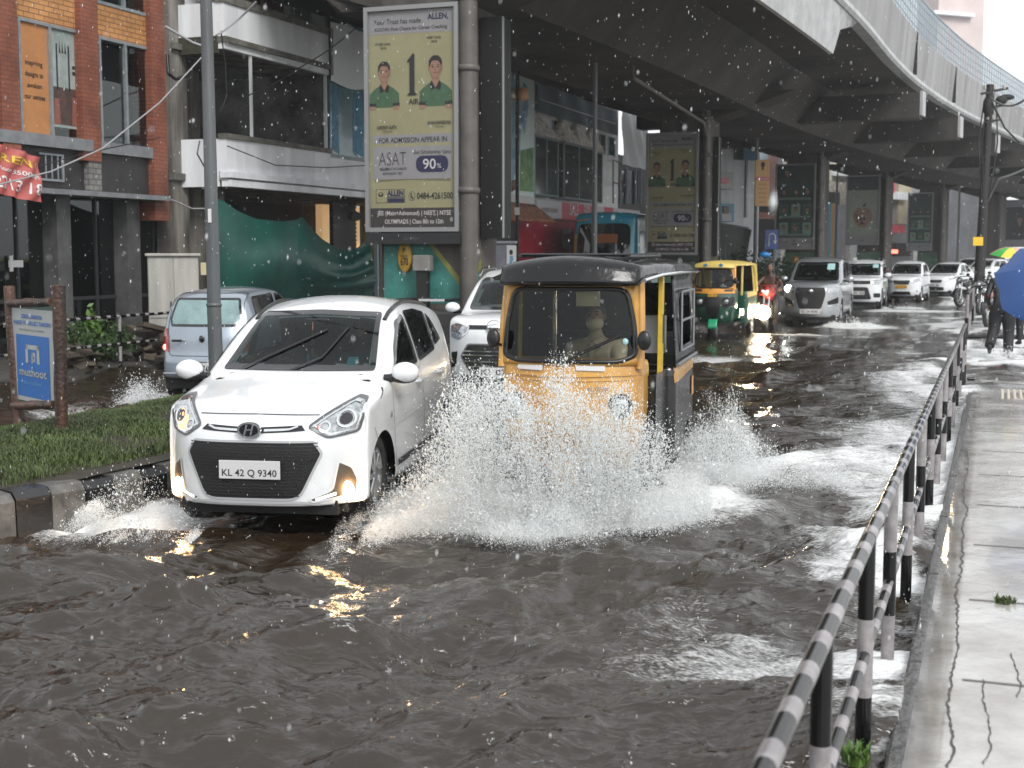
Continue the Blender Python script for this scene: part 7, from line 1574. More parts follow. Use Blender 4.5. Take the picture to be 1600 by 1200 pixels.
slimpole('lamp_post', 'farthest thin lamp post left of the wide bare pier', 1493, 100, .09, 9.0, ())
def camera_pole():
    Y = 37.; X = (808 - 800) / F * Y; r = empty('camera_pole', 'dark thin pole with two lantern-like boxes in front of the jeans mural', 'pole', (X, Y, .1)); q = MB(); q.tube([(0, 0, 0), (0, 0, 8)], .05, 8); q.build('shaft', mat('dark_pipe', (0, 0, 0)), r)
    for px, m in ((799, mat('lamp_dull_metal', (.3, .28, .24), .4, .5)), (817, mat('lantern_orange', (.5, .26, .12), .5))):
        p = atY(px, 148, Y) - Vector((X, Y, .1)); q = MB(); q.lathe([(.0, .2), (.14, .16), (.16, -.1), (.08, -.16), (.0, -.16)], tuple(p), 'z', 12); q.tube([(0, 0, p.z + .1), (p.x, 0, p.z + .1)], .02, 5); q.build('lantern', m, r)
    q = MB(); p = atY(808, 330, Y) - Vector((X, Y, .1)); q.box(p + Vector((0, -.07, 0)), (.14, .08, .2)); q.build('tag', PLATE, r)
camera_pole()
def utility_pole():
    Y = 45.; b = atY(1528, 470, Y); t = atY(1547, 132, Y); r = empty('utility_pole', 'dark leaning utility pole with brackets, tangled wires and a yellow plate', 'utility pole', (b.x, Y, -.1)); T = t - Vector((b.x, Y, -.1)); DK = mat('tarred_wood', (.02, .019, .018), .7)
    q = MB(); q.tube([(0, 0, 0), T * .5, T], [.20, .15, .12], 8); q.build('shaft', DK, r)
    for k, (z, w_) in enumerate(((.97, .9), (.90, .7), (.84, .5))):
        q = MB(); c = T * z; q.box(c + Vector((.12, -.1, 0)), (w_, .07, .08), (0, R(-12), 0)); br = q.build('crossarm', DK, r)
        for x in (-.35, 0, .35):
            q = MB(); q.lathe([(.03, 0), (.06, .05), (.03, .1), (.05, .14), (0, .17)], tuple(c + Vector((x * w_ + .12, -.1, .04))), 'z', 8); q.build('insulator', mat('insulator_grey', (.35, .34, .3), .3), br)
    q = MB(); c = T * .93; q.ell(c + Vector((.35, -.15, .0)), (.2, .12, .15)); q.ell(c + Vector((.55, -.1, .1)), (.25, .12, .1)); q.ell(c + Vector((-.1, -.15, -.2)), (.15, .15, .35)); q.build('wire_bundle', BLACKM, r)
    for dx in (-.2, -.12, .2):
        q = MB(); q.tube([T * .93 + Vector((dx, -.1, 0)), T * .75 + Vector((dx * 1.6, -.1, 0)), T * .5 + Vector((dx * .6, -.15, 0))], .025, 5); q.build('down_cable', BLACKP, r)
    p = atY(1528, 377, Y - .3) - r.location; q = MB(); q.box(p, (.33, .03, .28)); q.build('yellow_plate', mat('plate_bright_yellow', (.75, .45, .01), .4), r)
utility_pole()
def cable(lab, pts, rad=.018, m=None, sag=.0):
    q = MB(); P = []
    for a, b in zip(pts, pts[1:]):
        a, b = Vector(a), Vector(b)
        for k in range(10): t = k / 10; P.append(a.lerp(b, t) - Vector((0, 0, sag * math.sin(math.pi * t) * (b - a).length)))
    P.append(Vector(pts[-1])); q.tube(P, rad, 5); c = P[0]; q.v = [(v[0] - c.x, v[1] - c.y, v[2] - c.z) for v in q.v]; o = q.build('overhead_cable', m or BLACKP); o.location = c; tag(o, lab, 'cable', 'overhead cables')
l1 = lambda px, py, o: tuple(A.hit(px, py, o))
PCB = mat('pale_cable', (.28, .28, .29), .5)
cable('pale cable slanting up from the red banner past the pole to the white parapet', [l1(0, 288, 2.2), l1(80, 268, 2.2), l1(160, 232, 2.2), l1(250, 160, 2.2), l1(322, 82, 2.2)], .013, PCB)
cable('pale cable from the white parapet to the upper doors', [l1(338, 55, 2.0), l1(358, 42, 2.0), l1(400, 3, 2.0)], .02, PCB, .02)
cable('pale cable from the tiled pillar to the grimy ledge', [l1(258, 41, 1.0), l1(300, 66, 1.3), l1(322, 74, 1.5)], .025, PCB)
cable('dark cable sagging across the open lower balcony', [l1(340, 170, 1.6), l1(400, 143, 1.6), l1(470, 105, 1.6), l1(560, 40, 1.6)], .013, None, .02)
cable('dark cable drooping below the lower parapet', [l1(355, 228, 1.4), l1(430, 258, 1.4), l1(510, 262, 1.4), l1(575, 258, 1.4)], .012)
cable('black cable looping down beside the grimy corner column', [l1(261, 85, .5), l1(263, 115, .6), l1(275, 124, .6), l1(292, 118, .7)], .035)
cable('dark cable hanging behind the grey post', [l1(345, 48, 1.5), l1(352, 100, 1.5), l1(354, 150, 1.5), l1(345, 175, 1.5)], .014)
cable('dark cable curling over the lower ledge', [l1(312, 220, 1.4), l1(308, 240, 1.4), l1(320, 262, 1.4)], .014)
cable('thin cable along the sill of the brick building', [l1(60, 260, .6), l1(140, 238, .8), l1(250, 215, 1.0)], .01)
cable('pale cable crossing the dark gap below the grey ledge', [l1(268, 312, 1.0), l1(300, 326, 1.1), l1(322, 326, 1.2)], .016, PCB)
up = atY(1545, 150, 45); cable('dark wire running from the utility pole along the viaduct to the right', [tuple(up), tuple(atY(1640, 120, 30))], .03, None, .03); cable('dark wire dropping right from the utility pole crossarm', [tuple(up), tuple(atY(1570, 200, 44)), tuple(atY(1592, 222, 43))], .03)
cable('long dark wire low behind the utility pole', [tuple(atY(1534, 330, 45)), tuple(atY(1560, 280, 46)), tuple(atY(1640, 240, 50))], .035, None, .02)
def tpl():
    # U-turn sign with blue bag, orange vertical poster on the thin lamp post
    Y = 54.5; c = atY(1206, 374, Y); r = empty('u_turn_sign', 'blue traffic sign with a white U-turn arrow', 'traffic sign', (c.x, Y, .2), 0); z = c.z - .2; w_ = 20 / F * Y; h = 30 / F * Y
    q = MB(); q.box((0, 0, z), (w_, .03, h)); q.build('plate', mat('sign_blue', (.015, .05, .22), .4), r); q = MB(); q.tube([(.1, .04, -.3), (.1, .04, z - h / 2)], .04, 8); q.build('post', GALV, r)
    q = MB(); P = [(-.13 + .0, -.02, z - .28), (-.13, -.02, z + .08)] + [(-.0 + .13 * math.cos(t), -.02, z + .08 + .15 * math.sin(t)) for t in np.linspace(math.pi, 0, 9)] + [(.13, -.02, z - .05)]; q.tube(P, .028, 5); q.poly([(.05, -.03, z - .05), (.21, -.03, z - .05), (.13, -.03, z - .2)]); q.build('arrow', PLATE, r)
    c = atY(1195, 398, 50); q = MB(); q.ell((0, 0, 0), (.2, .1, .11), 14, 8); q.ell((.1, 0, -.02), (.12, .1, .1), 10, 8); q.tube([(.0, 0, .1), (.02, 0, .3)], .01, 5); o = q.build('blue_bag', mat('blue_plastic', (.01, .2, .55), .35)); o.location = c; tag(o, 'bright blue plastic bag hanging below the U-turn sign', 'bag')
    a, b = atY(1181, 250, 54.7), atY(1202, 322, 54.7); r = empty('orange_poster', 'tall orange vertical poster strapped to the thin lamp post', 'poster', (a.x, a.y, b.z)); w_ = b.x - a.x; h = a.z - b.z; f = Flat(0); f.rect(0, 0, w_, h, mat('poster_orange', (.62, .36, .14), .5), 0); f.rect(.02, h * .56, w_ - .02, h * .63, MATS['sign_red'], 1); f.text('ADMISSION', w_ / 2, h * .58, h * .03, w_ * .8, PLATE, .02, 3)
    for k in range(5): f.text(('B.Tech', 'MBA  MCA', 'Nursing', 'Pharmacy', 'Call now')[k], w_ / 2, h * (.46 - .095 * k), h * .025, w_ * .5, INK, 0)
    f.poly(oval(w_ / 2, h * .9, w_ * .14, h * .06), INK, 1); f.rect(w_ * .44, h * .78, w_ * .56, h * .86, INK, 1); o = f.q.build('print', None, r); q = MB(); q.box((w_ / 2, .02, h / 2), (w_ + .02, .03, h + .02)); q.build('backing', mat('box_grey', (0, 0, 0)), r)
tpl()
def garden_sign():
    pl, pr = atY(32, 670, 12.55), atY(96, 684, 11.8); pl.z = pr.z = .2; u = (pr - pl); Ls = Vector((u.x, u.y, 0)).length; rz = math.atan2(u.y, u.x); root = empty('garden_sign', 'blue and white sign board hung between rough wooden posts on the grass', 'sign', tuple(pl), rz)
    WD_ = mat('rough_wet_wood', (.095, .042, .022), .5, col2=(.022, .012, .008), vs=7, bump=.7, bs=30, streak=True); n = Vector((-math.sin(rz), math.cos(rz), 0)) * -1; Mi = (Matrix.Translation(pl) @ Euler((0, 0, rz)).to_matrix().to_4x4()).inverted()
    def L(px, py): return Mi @ atPl(px, py, pl, n)
    r = random.Random(2)
    for a, b, w_ in (((14, 447), (31, 672), .055), ((92, 446), (97, 690), .058)):
        p, s_ = L(*b), L(*a); q = MB(); N = 9; q.tube([p.lerp(s_, k / N) + Vector((r.uniform(-.006, .006), 0, 0)) for k in range(N + 1)], [w_ * r.uniform(.9, 1.08) for _ in range(N + 1)], 10); q.build('post', WD_, root)
    for a, b, w_ in (((16, 474), (84, 472), .036), ((24, 634), (88, 632), .040)):
        p, s_ = L(*a), L(*b); q = MB(); N = 7; q.tube([p.lerp(s_, k / N) + Vector((0, -.02, r.uniform(-.004, .004))) for k in range(N + 1)], [w_ * (1.15 if k == 3 else r.uniform(.9, 1.05)) for k in range(N + 1)], 10); q.build('crossbar', WD_, root)
    c00, c11 = L(25, 622), L(84, 486); x0, x1, z0, z1 = c00.x, c11.x, c00.z, c11.z; w_ = x1 - x0; h = z1 - z0; f = Flat(-.012); q = MB(); q.lohi((x0 - .03, -.01, z0 - .04), (x1 + .03, .02, z1 + .04)); q.build('board', mat('sign_board_green', (.01, .06, .035), .4), root)
    BL = mat('sign_bright_blue', (.01, .12, .40), .4); W2 = mat('sign_offwhite', (.36, .38, .38), .4)
    f.rect(0, 0, w_, h, W2, 0); f.rect(w_ * .10, h * .05, w_ * .9, h * .72, BL, 1); f.text('ZERO CARBON', w_ / 2, h * .90, h * .04, w_ * .5, BL, .03); f.text('WASTE TO SOILLESS GARDEN', w_ / 2, h * .83, h * .04, w_ * .9, BL, .03); f.text('INITIATIVE BY KOCHI METRO', w_ / 2, h * .765, h * .018, w_ * .6, INK, 0)
    x, z, s = w_ / 2 - .0, h * .42, w_ * .17
    for a, b, c, d in ((-1, 0, -.62, 1.), (-1, .75, 1, 1.), (.62, 0, 1, 1.)): f.rect(x + a * s, z + b * s, x + c * s, z + d * s + .0, W2, 2)
    f.rect(x - .16 * s, z, x + .06 * s, z + .6 * s, W2, 2); f.rect(x - .16 * s, z + .4 * s, x + .42 * s, z + .6 * s, W2, 2); f.rect(x + .24 * s, z + .15 * s, x + .42 * s, z + .4 * s, W2, 2); f.rect(x - .16 * s, z + .10 * s, x + .42 * s, z + .24 * s, W2, 2)
    f.text('muthoot', w_ / 2, h * .28, h * .085, w_ * .66, W2, .02); f.text('Blue is Belief', w_ / 2, h * .19, h * .035, w_ * .42, mat('sign_pale_blue', (.12, .3, .5), .4), 0)
    f.q.v = [(v[0] + x0, v[1], v[2] + z0) for v in f.q.v]; f.q.build('print', None, root)
garden_sign()
def roadside_cabinet():
    a, b = atY(757, 380, 30), atY(800, 470, 30); r = empty('roadside_cabinet', 'grey roadside cabinet with a torn poster, behind the white compact SUV', 'cabinet', (a.x + .35, 30, 0)); w_ = b.x - a.x + .1; h = a.z
    q = MB(); q.box((-.02, 0, h / 2), (w_, .6, h)); q.build('box', mat('cabinet_blue_grey', (.16, .18, .20), .45, var=.3, vs=3), r, bevel=.01); q = MB(); q.box((-.02, 0, h + .02), (w_ + .08, .7, .05)); q.build('lid', ALU, r); q = MB(); q.box((-.15, -.31, h / 2 + .1), (w_ * .55, .02, h - .4)); q.build('door', MATS['cabinet_blue_grey'], r)
    f = Flat(-.32); f.rect(w_ * .2, h - .75, w_ * .5, h - .05, WPL if 0 else PLATE, 1); f.poly(oval(w_ * .34, h - .2, .04, .06), INK, 2); f.poly([(w_ * .28, h - .7), (w_ * .42, h - .7), (w_ * .40, h - .28), (w_ * .30, h - .28)], SKYB, 2); f.q.build('torn_poster', None, r)
roadside_cabinet()
# ---------------------------------------------------------------- bus
def bus():
    Y = 45.; xl = (944 - 800) / F * Y; W_ = 2.3; t = R(21); r = empty('city_bus', 'blue city bus with dark windscreen, between the red shop and the second billboard', 'bus', (xl + W_ / 2 + .4, Y + 4.5, 0), -t); H = 3.25
    P = dict(L=9, top=[(0, H - .1), (.3, H), (9, H)], crown=.06, zb=[(0, .4), (9, .4)], half=[(0, W_ / 2), (9, W_ / 2)], tumble=[(.4, 1), (H, .94)], front=[(.4, .0), (1.4, .0), (H, .22)], fc=.22, rear=[(.4, 9), (H, 8.95)], rc=.1)
    b = make_body(P, r, 24, 40, 20); BB_ = mat('bus_turquoise', (.015, .26, .38), .35, coat=.6); b.build('body_shell', BB_); b.decal('windscreen', C([(-.95, 1.35), (.95, 1.35), (.9, 2.85), (-.9, 2.85)]), 'f', GLOSSB, off=.01, step=.1)
    b.decal('destination_board', C([(-.2, 2.2), (.5, 2.2), (.5, 2.5), (-.2, 2.5)]), 'f', mat('bus_lettering_orange', (.25, .08, .02), .5), off=.02, step=.08)
    b.decal('pillar_stripe', [(-1.12, .8), (-.98, .8), (-.96, 2.5), (-1.08, 2.5)], 'f', mat('bus_yellow', (.5, .42, .03), .4), off=.012, step=.05); b.decal('roof_trim', C([(-1.05, 2.92), (-.5, 2.98), (-.5, 3.02), (-1.05, 2.97)]), 'f', mat('bus_peach', (.5, .25, .12), .4), off=.015, step=.05)
    for k in range(5): b.decal('side_window', C([(-3.8 + k * 1.5, 1.5), (-2.5 + k * 1.5, 1.5), (-2.5 + k * 1.5, 2.6), (-3.8 + k * 1.5, 2.6)]), 's', GLOSSB, off=.01, step=.2, mirror=True)
    for y in (-2.7, 2.6):
        for s in (1, -1): wheel(r, s * (W_ / 2 - .12), y, .48, .48, .28, SILVERR, side=s)
    for s in (-1, 1): q = MB(); q.ell((s * .8, -4.5, .85), (.12, .04, .1)); q.build('headlamp', LENS, r)
bus()
def fence():
    a, b = atZ(1122, 460, 0), None; p = atY(1125, 350, 58); p2 = atY(1180, 350, 72); r = empty('slatted_fence', 'dark slatted fence above green planting, between the second billboard and the thin lamp post', 'fence', (p.x, p.y, 0)); d = Vector((p2.x - p.x, p2.y - p.y, 0)); n = int(d.length / .28); zt_ = p.z; FD = mat('fence_dark_green', (.03, .04, .035), .5)
    for k in range(0, n + 1, 6): c = d * (k / n); q = MB(); q.tube([c, c + Vector((0, 0, zt_))], .06, 6); q.build('post', FD, r)
    q = MB()
    for k in range(n): c = d * (k / n); q.box(c + Vector((0, -.05, zt_ - .8)), (.12, .04, 1.5), (0, R(8), 0))
    q.build('slats', FD, r)
    q = MB(); q.tube([Vector((0, 0, zt_)), d + Vector((0, 0, zt_))], .07, 6); q.tube([Vector((0, 0, 1.5)), d + Vector((0, 0, 1.5))], .05, 6); q.build('rail', FD, r)
    return p, d
FP, FDD = fence()
def leafy(name, label, cat, c, rx, ry, rz_, n, lf, m, seed=1, kind=None, stem=None):
    """crown of small leaf faces in clumps"""
    r = np.random.default_rng(seed); K = max(4, n // 90); cc = r.normal(0, .45, (K, 3)); cc /= np.maximum(1, np.linalg.norm(cc, axis=1))[:, None] * 1.0; k = r.integers(0, K, n); P = cc[k] + r.normal(0, .18, (n, 3)); P *= np.array([rx, ry, rz_]); P[:, 2] += rz_ * .9; P[:, 2] = np.maximum(P[:, 2], .02)
    a = r.normal(0, 1, (n, 3)); a /= np.linalg.norm(a, axis=1)[:, None]; b = np.cross(a, r.normal(0, 1, (n, 3))); b /= np.linalg.norm(b, axis=1)[:, None]; s = (lf * r.uniform(.5, 1.2, n))[:, None]
    V = np.stack([P - a * s, P + b * s * .5, P + a * s, P - b * s * .5], 1).reshape(-1, 3); Fq = np.arange(4 * n).reshape(-1, 4)
    root = empty(name, label, cat, c); fast_mesh('foliage', V, Fq, m, root, smooth=False)
    q = MB(); rr = random.Random(seed)
    for _ in range(stem or 4): x, y = rr.uniform(-.5, .5) * rx, rr.uniform(-.5, .5) * ry; q.tube([(x * .3, y * .3, -.1), (x * .7, y * .7, rz_ * .8), (x, y, rz_ * 1.5)], [.02, .015, .006], 5)
    q.build('stems', mat('stem_brown', (.05, .04, .02), .8), root); return root
LEAF = mat('leaf_green', (.045, .095, .02), .45, var=.6, vs=6); LEAF2 = mat('leaf_dark_green', (.02, .055, .018), .5, var=.5, vs=3)
c = atY(118, 560, 21.6); leafy('shrub', 'low green bush behind the striped railing, left of the taller seedling', 'shrub', (c.x, 21.6, .1), .55, .4, .34, 1500, .045, LEAF, 3)
c = atY(160, 560, 22.2); leafy('shrub', 'wide green bush behind the middle of the striped railing', 'shrub', (c.x, 22.2, .1), .5, .4, .36, 1600, .045, LEAF, 4)
c = atY(146, 500, 22.0); r_ = leafy('shrub', 'tall bright seedling with broad leaves standing above the striped railing', 'shrub', (c.x, 22.0, .1), .14, .14, .55, 260, .075, mat('fresh_green_leaf', (0, 0, 0)), 5, stem=1)
c = FP + FDD * .4; leafy('hedge', 'dark green planting below the slatted fence', 'hedge', (c.x, c.y - .6, 0), 3.2, 2.2, .9, 5000, .12, LEAF2, 6)
def rubble():
    for lab, px, Y, n, s in (('heap of dark stacked rubble and slabs against the railing behind the blue silver car', 232, 22.6, 34, 1.), ('small pile of broken dark stones at the left end of the railing', 118, 20.9, 18, .6)):
        c = atY(px, 560, Y); r = random.Random(n); root = empty('rubble_heap', lab, 'rubble', (c.x, Y, .05)); q = MB()
        for k in range(n): z = r.random()**1.4 * .6 * s; q.box((r.uniform(-.7, .7) * s * (1 - z), r.uniform(-.3, .3), z), (r.uniform(.15, .5) * s, r.uniform(.1, .3), r.uniform(.03, .10)), (r.uniform(-.3, .3), r.uniform(-.4, .4), r.uniform(0, 3)))
        q.build('slabs', mat('rubble_brown', (.07, .055, .04), .8, var=.6, vs=3, bump=.5, bs=20), root, bevel=.01)
rubble()
# ---------------------------------------------------------------- motorbikes
def motorbike(name, label, loc, rz, paint, scooter=False, glow=None, group=None, small=True):
    r = empty(name, label, 'scooter' if scooter else 'motorbike', loc, rz, group); wr = .22 if scooter else .30; L = .62
    for y, nm in ((-L, 'front_wheel'), (L, 'rear_wheel')):
        w_ = wheel(r, 0, y, wr, wr, .10, SILVERR, name=nm, side=1, spokes=5)
    q = MB(); q.tube([(.06, -L, wr), (.06, -.42, 1.0)], .02, 6); q.tube([(-.06, -L, wr), (-.06, -.42, 1.0)], .02, 6); q.build('fork', CHROME, r)
    q = MB(); q.grid([[(x, -L - (wr + .05) * math.cos(t), wr + (wr + .05) * math.sin(t)) for t in np.linspace(.1, 2.3, 10)] for x in (-.07, -.04, .04, .07)]); q.build('front_mudguard', paint, r, solid=.008)
    q = MB(); q.tube([(-.36, -.34, 1.02), (-.2, -.42, 1.05), (.2, -.42, 1.05), (.36, -.34, 1.02)], .016, 6); q.build('handlebar', BLACKP, r)
    for s in (-1, 1): q = MB(); q.tube([(s * .24, -.40, 1.06), (s * .30, -.42, 1.22)], .008, 5); q.ell((s * .32, -.42, 1.25), (.06, .02, .04), 10, 6); q.build('mirror', BLACKP, r)
    if scooter:
        q = MB(); q.grid([[(x, -.52 + .10 * (abs(x) / .22)**2 + .10 * (1 - z), z) for x in np.linspace(-.2, .2, 9) * (.6 + .5 * math.sin((z - .2) * 2.6))] for z in np.linspace(.28, 1.0, 9)]); q.build('leg_shield', paint, r, solid=.03)
        q = MB(); q.box((0, -.15, .28), (.34, .6, .05)); q.ell((0, .45, .52), (.19, .48, .22)); q.build('body_shell', paint, r)
    else:
        q = MB(); q.ell((0, -.12, .82), (.14, .28, .15)); q.build('tank', paint, r); q = MB(); q.box((0, 0, .45), (.2, .4, .3)); q.tube([(0, -.4, .95), (0, 0, .6), (0, .5, .6), (0, L, wr)], .03, 6); q.build('engine_and_frame', mat('engine_dark', (.04, .04, .042), .4, .5), r); q = MB(); q.tube([(.14, -.1, .25), (.16, .7, .35)], .04, 8); q.build('exhaust', CHROME, r)
        q = MB(); q.ell((0, .52, .75), (.10, .28, .07)); q.build('tail_fairing', paint, r)
    q = MB(); q.ell((0, .30, .86 if not scooter else .78), (.13, .38, .06)); q.build('seat', FAB, r)
    q = MB(); hz_ = .92 if not scooter else 1.02; q.ell((0, -.52, hz_), (.12, .10, .11) if not scooter else (.11, .09, .08)); q.build('headlamp_cowl', paint, r)
    q = MB(); q.ell((0, -.60, hz_), (.075, .03, .07)); q.build('headlamp', LENS if not glow else LENS, r)
    if glow: q = MB(); q.ell((0, -.97, .46), (.165, .05, .165), 18, 12); q.build('lit_headlamp', glow, r)  # glowing disc wider than the lamp: its glare built into the shape
    q = MB(); q.box((0, .86, .6), (.16, .02, .1)); q.build('tail_plate', PLATE, r)
    return r
def rider_pose(z=.80, seat_y=.2, x=0):
    return dict(hip=(x, seat_y, z + .08), chest=(x, seat_y - .06, z + .42), neck=(x, seat_y - .09, z + .60), head=(x, seat_y - .13, z + .75), lsh=(x - .17, seat_y - .07, z + .5), lel=(x - .30, seat_y - .28, z + .32), lwr=(x - .30, seat_y - .50, z + .24), rsh=(x + .17, seat_y - .07, z + .5), rel=(x + .30, seat_y - .28, z + .32), rwr=(x + .30, seat_y - .50, z + .24),
                lhp=(x - .10, seat_y, z + .05), lkn=(x - .20, seat_y - .40, z - .10), lan=(x - .17, seat_y - .25, z - .52), ltoe=(x - .17, seat_y - .42, z - .56), rhp=(x + .10, seat_y, z + .05), rkn=(x + .20, seat_y - .40, z - .10), ran=(x + .17, seat_y - .25, z - .52), rtoe=(x + .17, seat_y - .42, z - .56), grip=(0, -1, 0))
REDP = mat('red_bike_paint', (.35, .03, .02), .3, coat=.8); RAINC = mat('dark_maroon_raincoat', (.06, .025, .022), .5, var=.3, vs=5); DKT = mat('dark_trousers', (.012, .012, .014), .7); BLKH = mat('black_helmet', (.01, .01, .01), .15, coat=.8)
Y = 32.2; X = (1209 - 800) / F * Y; mb1 = motorbike('motorbike', 'red motorbike with a glaring warm headlamp beside the silver people carrier', (X, Y + .6, 0), R(-19), REDP, glow=HEAD)
q = MB(); q.grid([[(x, -.66 + .25 * abs(x) / .25 + .06 * j, .86 + .06 * j) for x in np.linspace(-.2, .2, 9)] for j in range(5)]); q.build('front_fairing', REDP, mb1, solid=.01); q = MB(); q.tube([(-.07, -.70, .97), (0, -.72, .93), (.07, -.70, .97)], .02, 6); q.build('fairing_lamp', DRL, mb1)
person('person', 'motorcyclist in dark maroon rain jacket on the red motorbike with the glaring headlamp', rider_pose(.76, .15), RAINC, legs=DKT, loc=mb1.location, rz=mb1.rotation_euler[2], bulk=1.15)
Y = 47.2; X = (1383 - 800) / F * Y; sc1 = motorbike('scooter', 'pale turquoise scooter carrying two people beside the boxy white SUV', (X, Y + .6, 0), R(-15), mat('turquoise_scooter_paint', (.10, .26, .28), .3, coat=.8), scooter=True)
person('person', 'scooter rider in dark brown jacket and helmet, front of the pair', rider_pose(.76, .15), mat('brown_jacket', (.07, .035, .03), .7), legs=DKT, helmet=BLKH, loc=sc1.location, rz=sc1.rotation_euler[2], bulk=1.1)
person('person', 'bareheaded pillion passenger leaning out behind the scooter rider', rider_pose(.80, .52, -.12), mat('black_jacket', (.02, .018, .02), .7), legs=DKT, loc=sc1.location, rz=sc1.rotation_euler[2])
pk = None
for k, (px, Y, a, m) in enumerate(((1500, 60, 30, 'parked black motorbike farthest back, near the white saloon'), (1514, 47, 50, 'parked black motorbike behind the start of the far railing'), (1540, 41, 35, 'parked black motorbike left of the walking man'), (1548, 34.5, 28, 'parked motorbike with red tank just left of the walking man'), (1562, 37, 20, 'parked dark motorbike behind the walking man'), (1578, 44, 25, 'parked black motorbike between the two umbrellas'))):
    loc = ((px - 800) / F * Y, Y, .0)
    if pk is None: pk = motorbike('motorbike', m, loc, R(-a), mat('black_bike_paint', (.012, .012, .014), .2, coat=.8), group='motorbikes parked on the right'); o = pk
    else: o = copytree(pk); o.location = loc; o.rotation_euler = (0, R(-6), R(-a)); o['label'] = m
    if 'red' in m:
        for ch in o.children:
            if ch.name.startswith('tank'): ch.data = ch.data.copy(); ch.data.materials[0] = REDP
# the two cars at the very end
fc = traffic = None
for px, Y, th, lab in ((1496, 88, 40, 'small white car far back, left of the wide bare pier'), (1514, 78, 46, 'white car far back, partly behind the parked motorbikes')):
    L = 3.8; W = .8; root = car_root('distant_car', lab, px, Y, th, L, group='white cars at the end of the street'); P = profile(L, W, 1.55, .92, (1.05, 1.03), (1.75, 1.44), [(3.1, 1.5), (3.5, 1.25), (3.7, .95), (3.8, .8)], .22, .3, .82); L2 = L / 2
    traffic_car(root, P, WHITE, [('headlamp', C([(.36, .76), (.66, .88), (.68, .74), (.44, .68)]), 'f', LENS, .008, True), ('grille', C([(-.3, .78), (.3, .78), (.3, .64), (-.3, .64)]), 'f', BLACKP, .006, False)], C([(-.6, 1.05), (.6, 1.05), (.5, 1.43), (-.5, 1.43)]), [C([(1.3 - L2, 1.06), (1.75 - L2, 1.38), (2.9 - L2, 1.4), (3.0 - L2, 1.1)])], (.75, 3.05), None, lod=(18, 40, 14))
# ---------------------------------------------------------------- people on the footpath
Y = 24.6; X = (1566 - 800) / F * Y
BKC = mat('black_wet_jacket', (.012, .012, .014), .45, bump=.3, bs=8)
person('person', 'man in black jacket and black trousers wading along the flooded footpath, mid-stride', dict(hip=(0, 0, .86), chest=(.0, -.06, 1.22), neck=(.0, -.12, 1.42), head=(.0, -.16, 1.55), look=(0, -1, 0), lsh=(-.19, -.08, 1.35), lel=(-.26, -.10, 1.08), lwr=(-.20, -.26, .92), rsh=(.19, -.08, 1.35), rel=(.27, .02, 1.08), rwr=(.24, -.12, .90),
       lhp=(-.10, 0, .84), lkn=(-.12, -.12, .45), lan=(-.12, .02, .05), ltoe=(-.12, -.14, .0), rhp=(.10, 0, .84), rkn=(.14, -.06, .46), ran=(.20, .26, .16), rtoe=(.20, .14, .06)), BKC, legs=DKT, bulk=1.25, loc=(X, Y, 0), rz=R(160), hair=HAIR)
def umbrella(name, label, c, tilt, rad, cols, hand):
    r = empty(name, label, 'umbrella', c); r.rotation_euler = tilt; N = 8; rings = 6
    def pt_(a, t): s = 1 - .10 * (1 - math.cos(N * a)) / 2 * t * t; return (rad * t * s * math.cos(a), rad * t * s * math.sin(a), -rad * .42 * t * t)
    for k in range(N):
        q = MB(); q.grid([[pt_(2 * math.pi * (k + j / 4) / N, i / rings) for j in range(5)] for i in range(rings + 1)]); q.build('canopy_panel', cols[k % len(cols)], r)
        q = MB(); q.tube([(p_[0], p_[1], p_[2] - .012) for p_ in [pt_(2 * math.pi * k / N, i / rings) for i in range(rings + 1)]], .004, 4); q.build('rib', BLACKP, r)
    q = MB(); q.tube([(0, 0, .06), (0, 0, -.85)], .007, 6); q.tube([(0, 0, -.78), (0, 0, -.9)], .014, 6); q.build('shaft', BLACKP, r); return r
BLU = mat('blue_umbrella_cloth', (.006, .05, .19), .45, coat=.2); BLU2 = mat('light_blue_umbrella_cloth', (.05, .25, .60), .45)
Yu = 14.2; cu = atY(1655, 428, Yu); ub = umbrella('umbrella', 'big blue umbrella tilted low at the right edge', (cu.x, Yu, cu.z), (R(48), R(-20), R(10)), .62, [BLU], None)
cu2 = atY(1581, 388, 27); umbrella('umbrella', 'rainbow striped umbrella peeping over the blue one', (cu2.x, 27, cu2.z + .02), (R(8), R(4), 0), .42, [mat('umb_green', (.04, .35, .06), .5), mat('umb_yellow', (.6, .5, .06), .5), mat('umb_peach', (.62, .32, .2), .5), mat('umb_red', (.5, .08, .06), .5)], None)
PD = dict(hip=(0, 0, .88), chest=(0, 0, 1.24), neck=(0, 0, 1.42), head=(0, -.02, 1.56), lsh=(-.19, 0, 1.37), lel=(-.24, -.05, 1.1), lwr=(-.10, -.24, 1.22), rsh=(.19, 0, 1.37), rel=(.25, 0, 1.1), rwr=(.26, -.04, .84), lhp=(-.1, 0, .86), lkn=(-.1, -.03, .46), lan=(-.1, 0, .08), ltoe=(-.1, -.16, .03), rhp=(.1, 0, .86), rkn=(.1, -.08, .46), ran=(.1, -.1, .08), rtoe=(.1, -.26, .03))
person('person', 'person in black clothes under the big blue umbrella, mostly cut by the right edge', PD, BKC, legs=DKT, loc=(cu.x + .36, Yu + .35, .03), rz=R(170))
p = atY(1590, 388, 27.3); person('person', 'person hidden under the rainbow umbrella', {k: ((v[0], v[1], v[2] * .97) if len(v) == 3 else v) for k, v in PD.items()}, mat('grey_shirt', (.1, .1, .11), .7), legs=DKT, loc=(p.x + .05, 27.4, .0), rz=R(180))
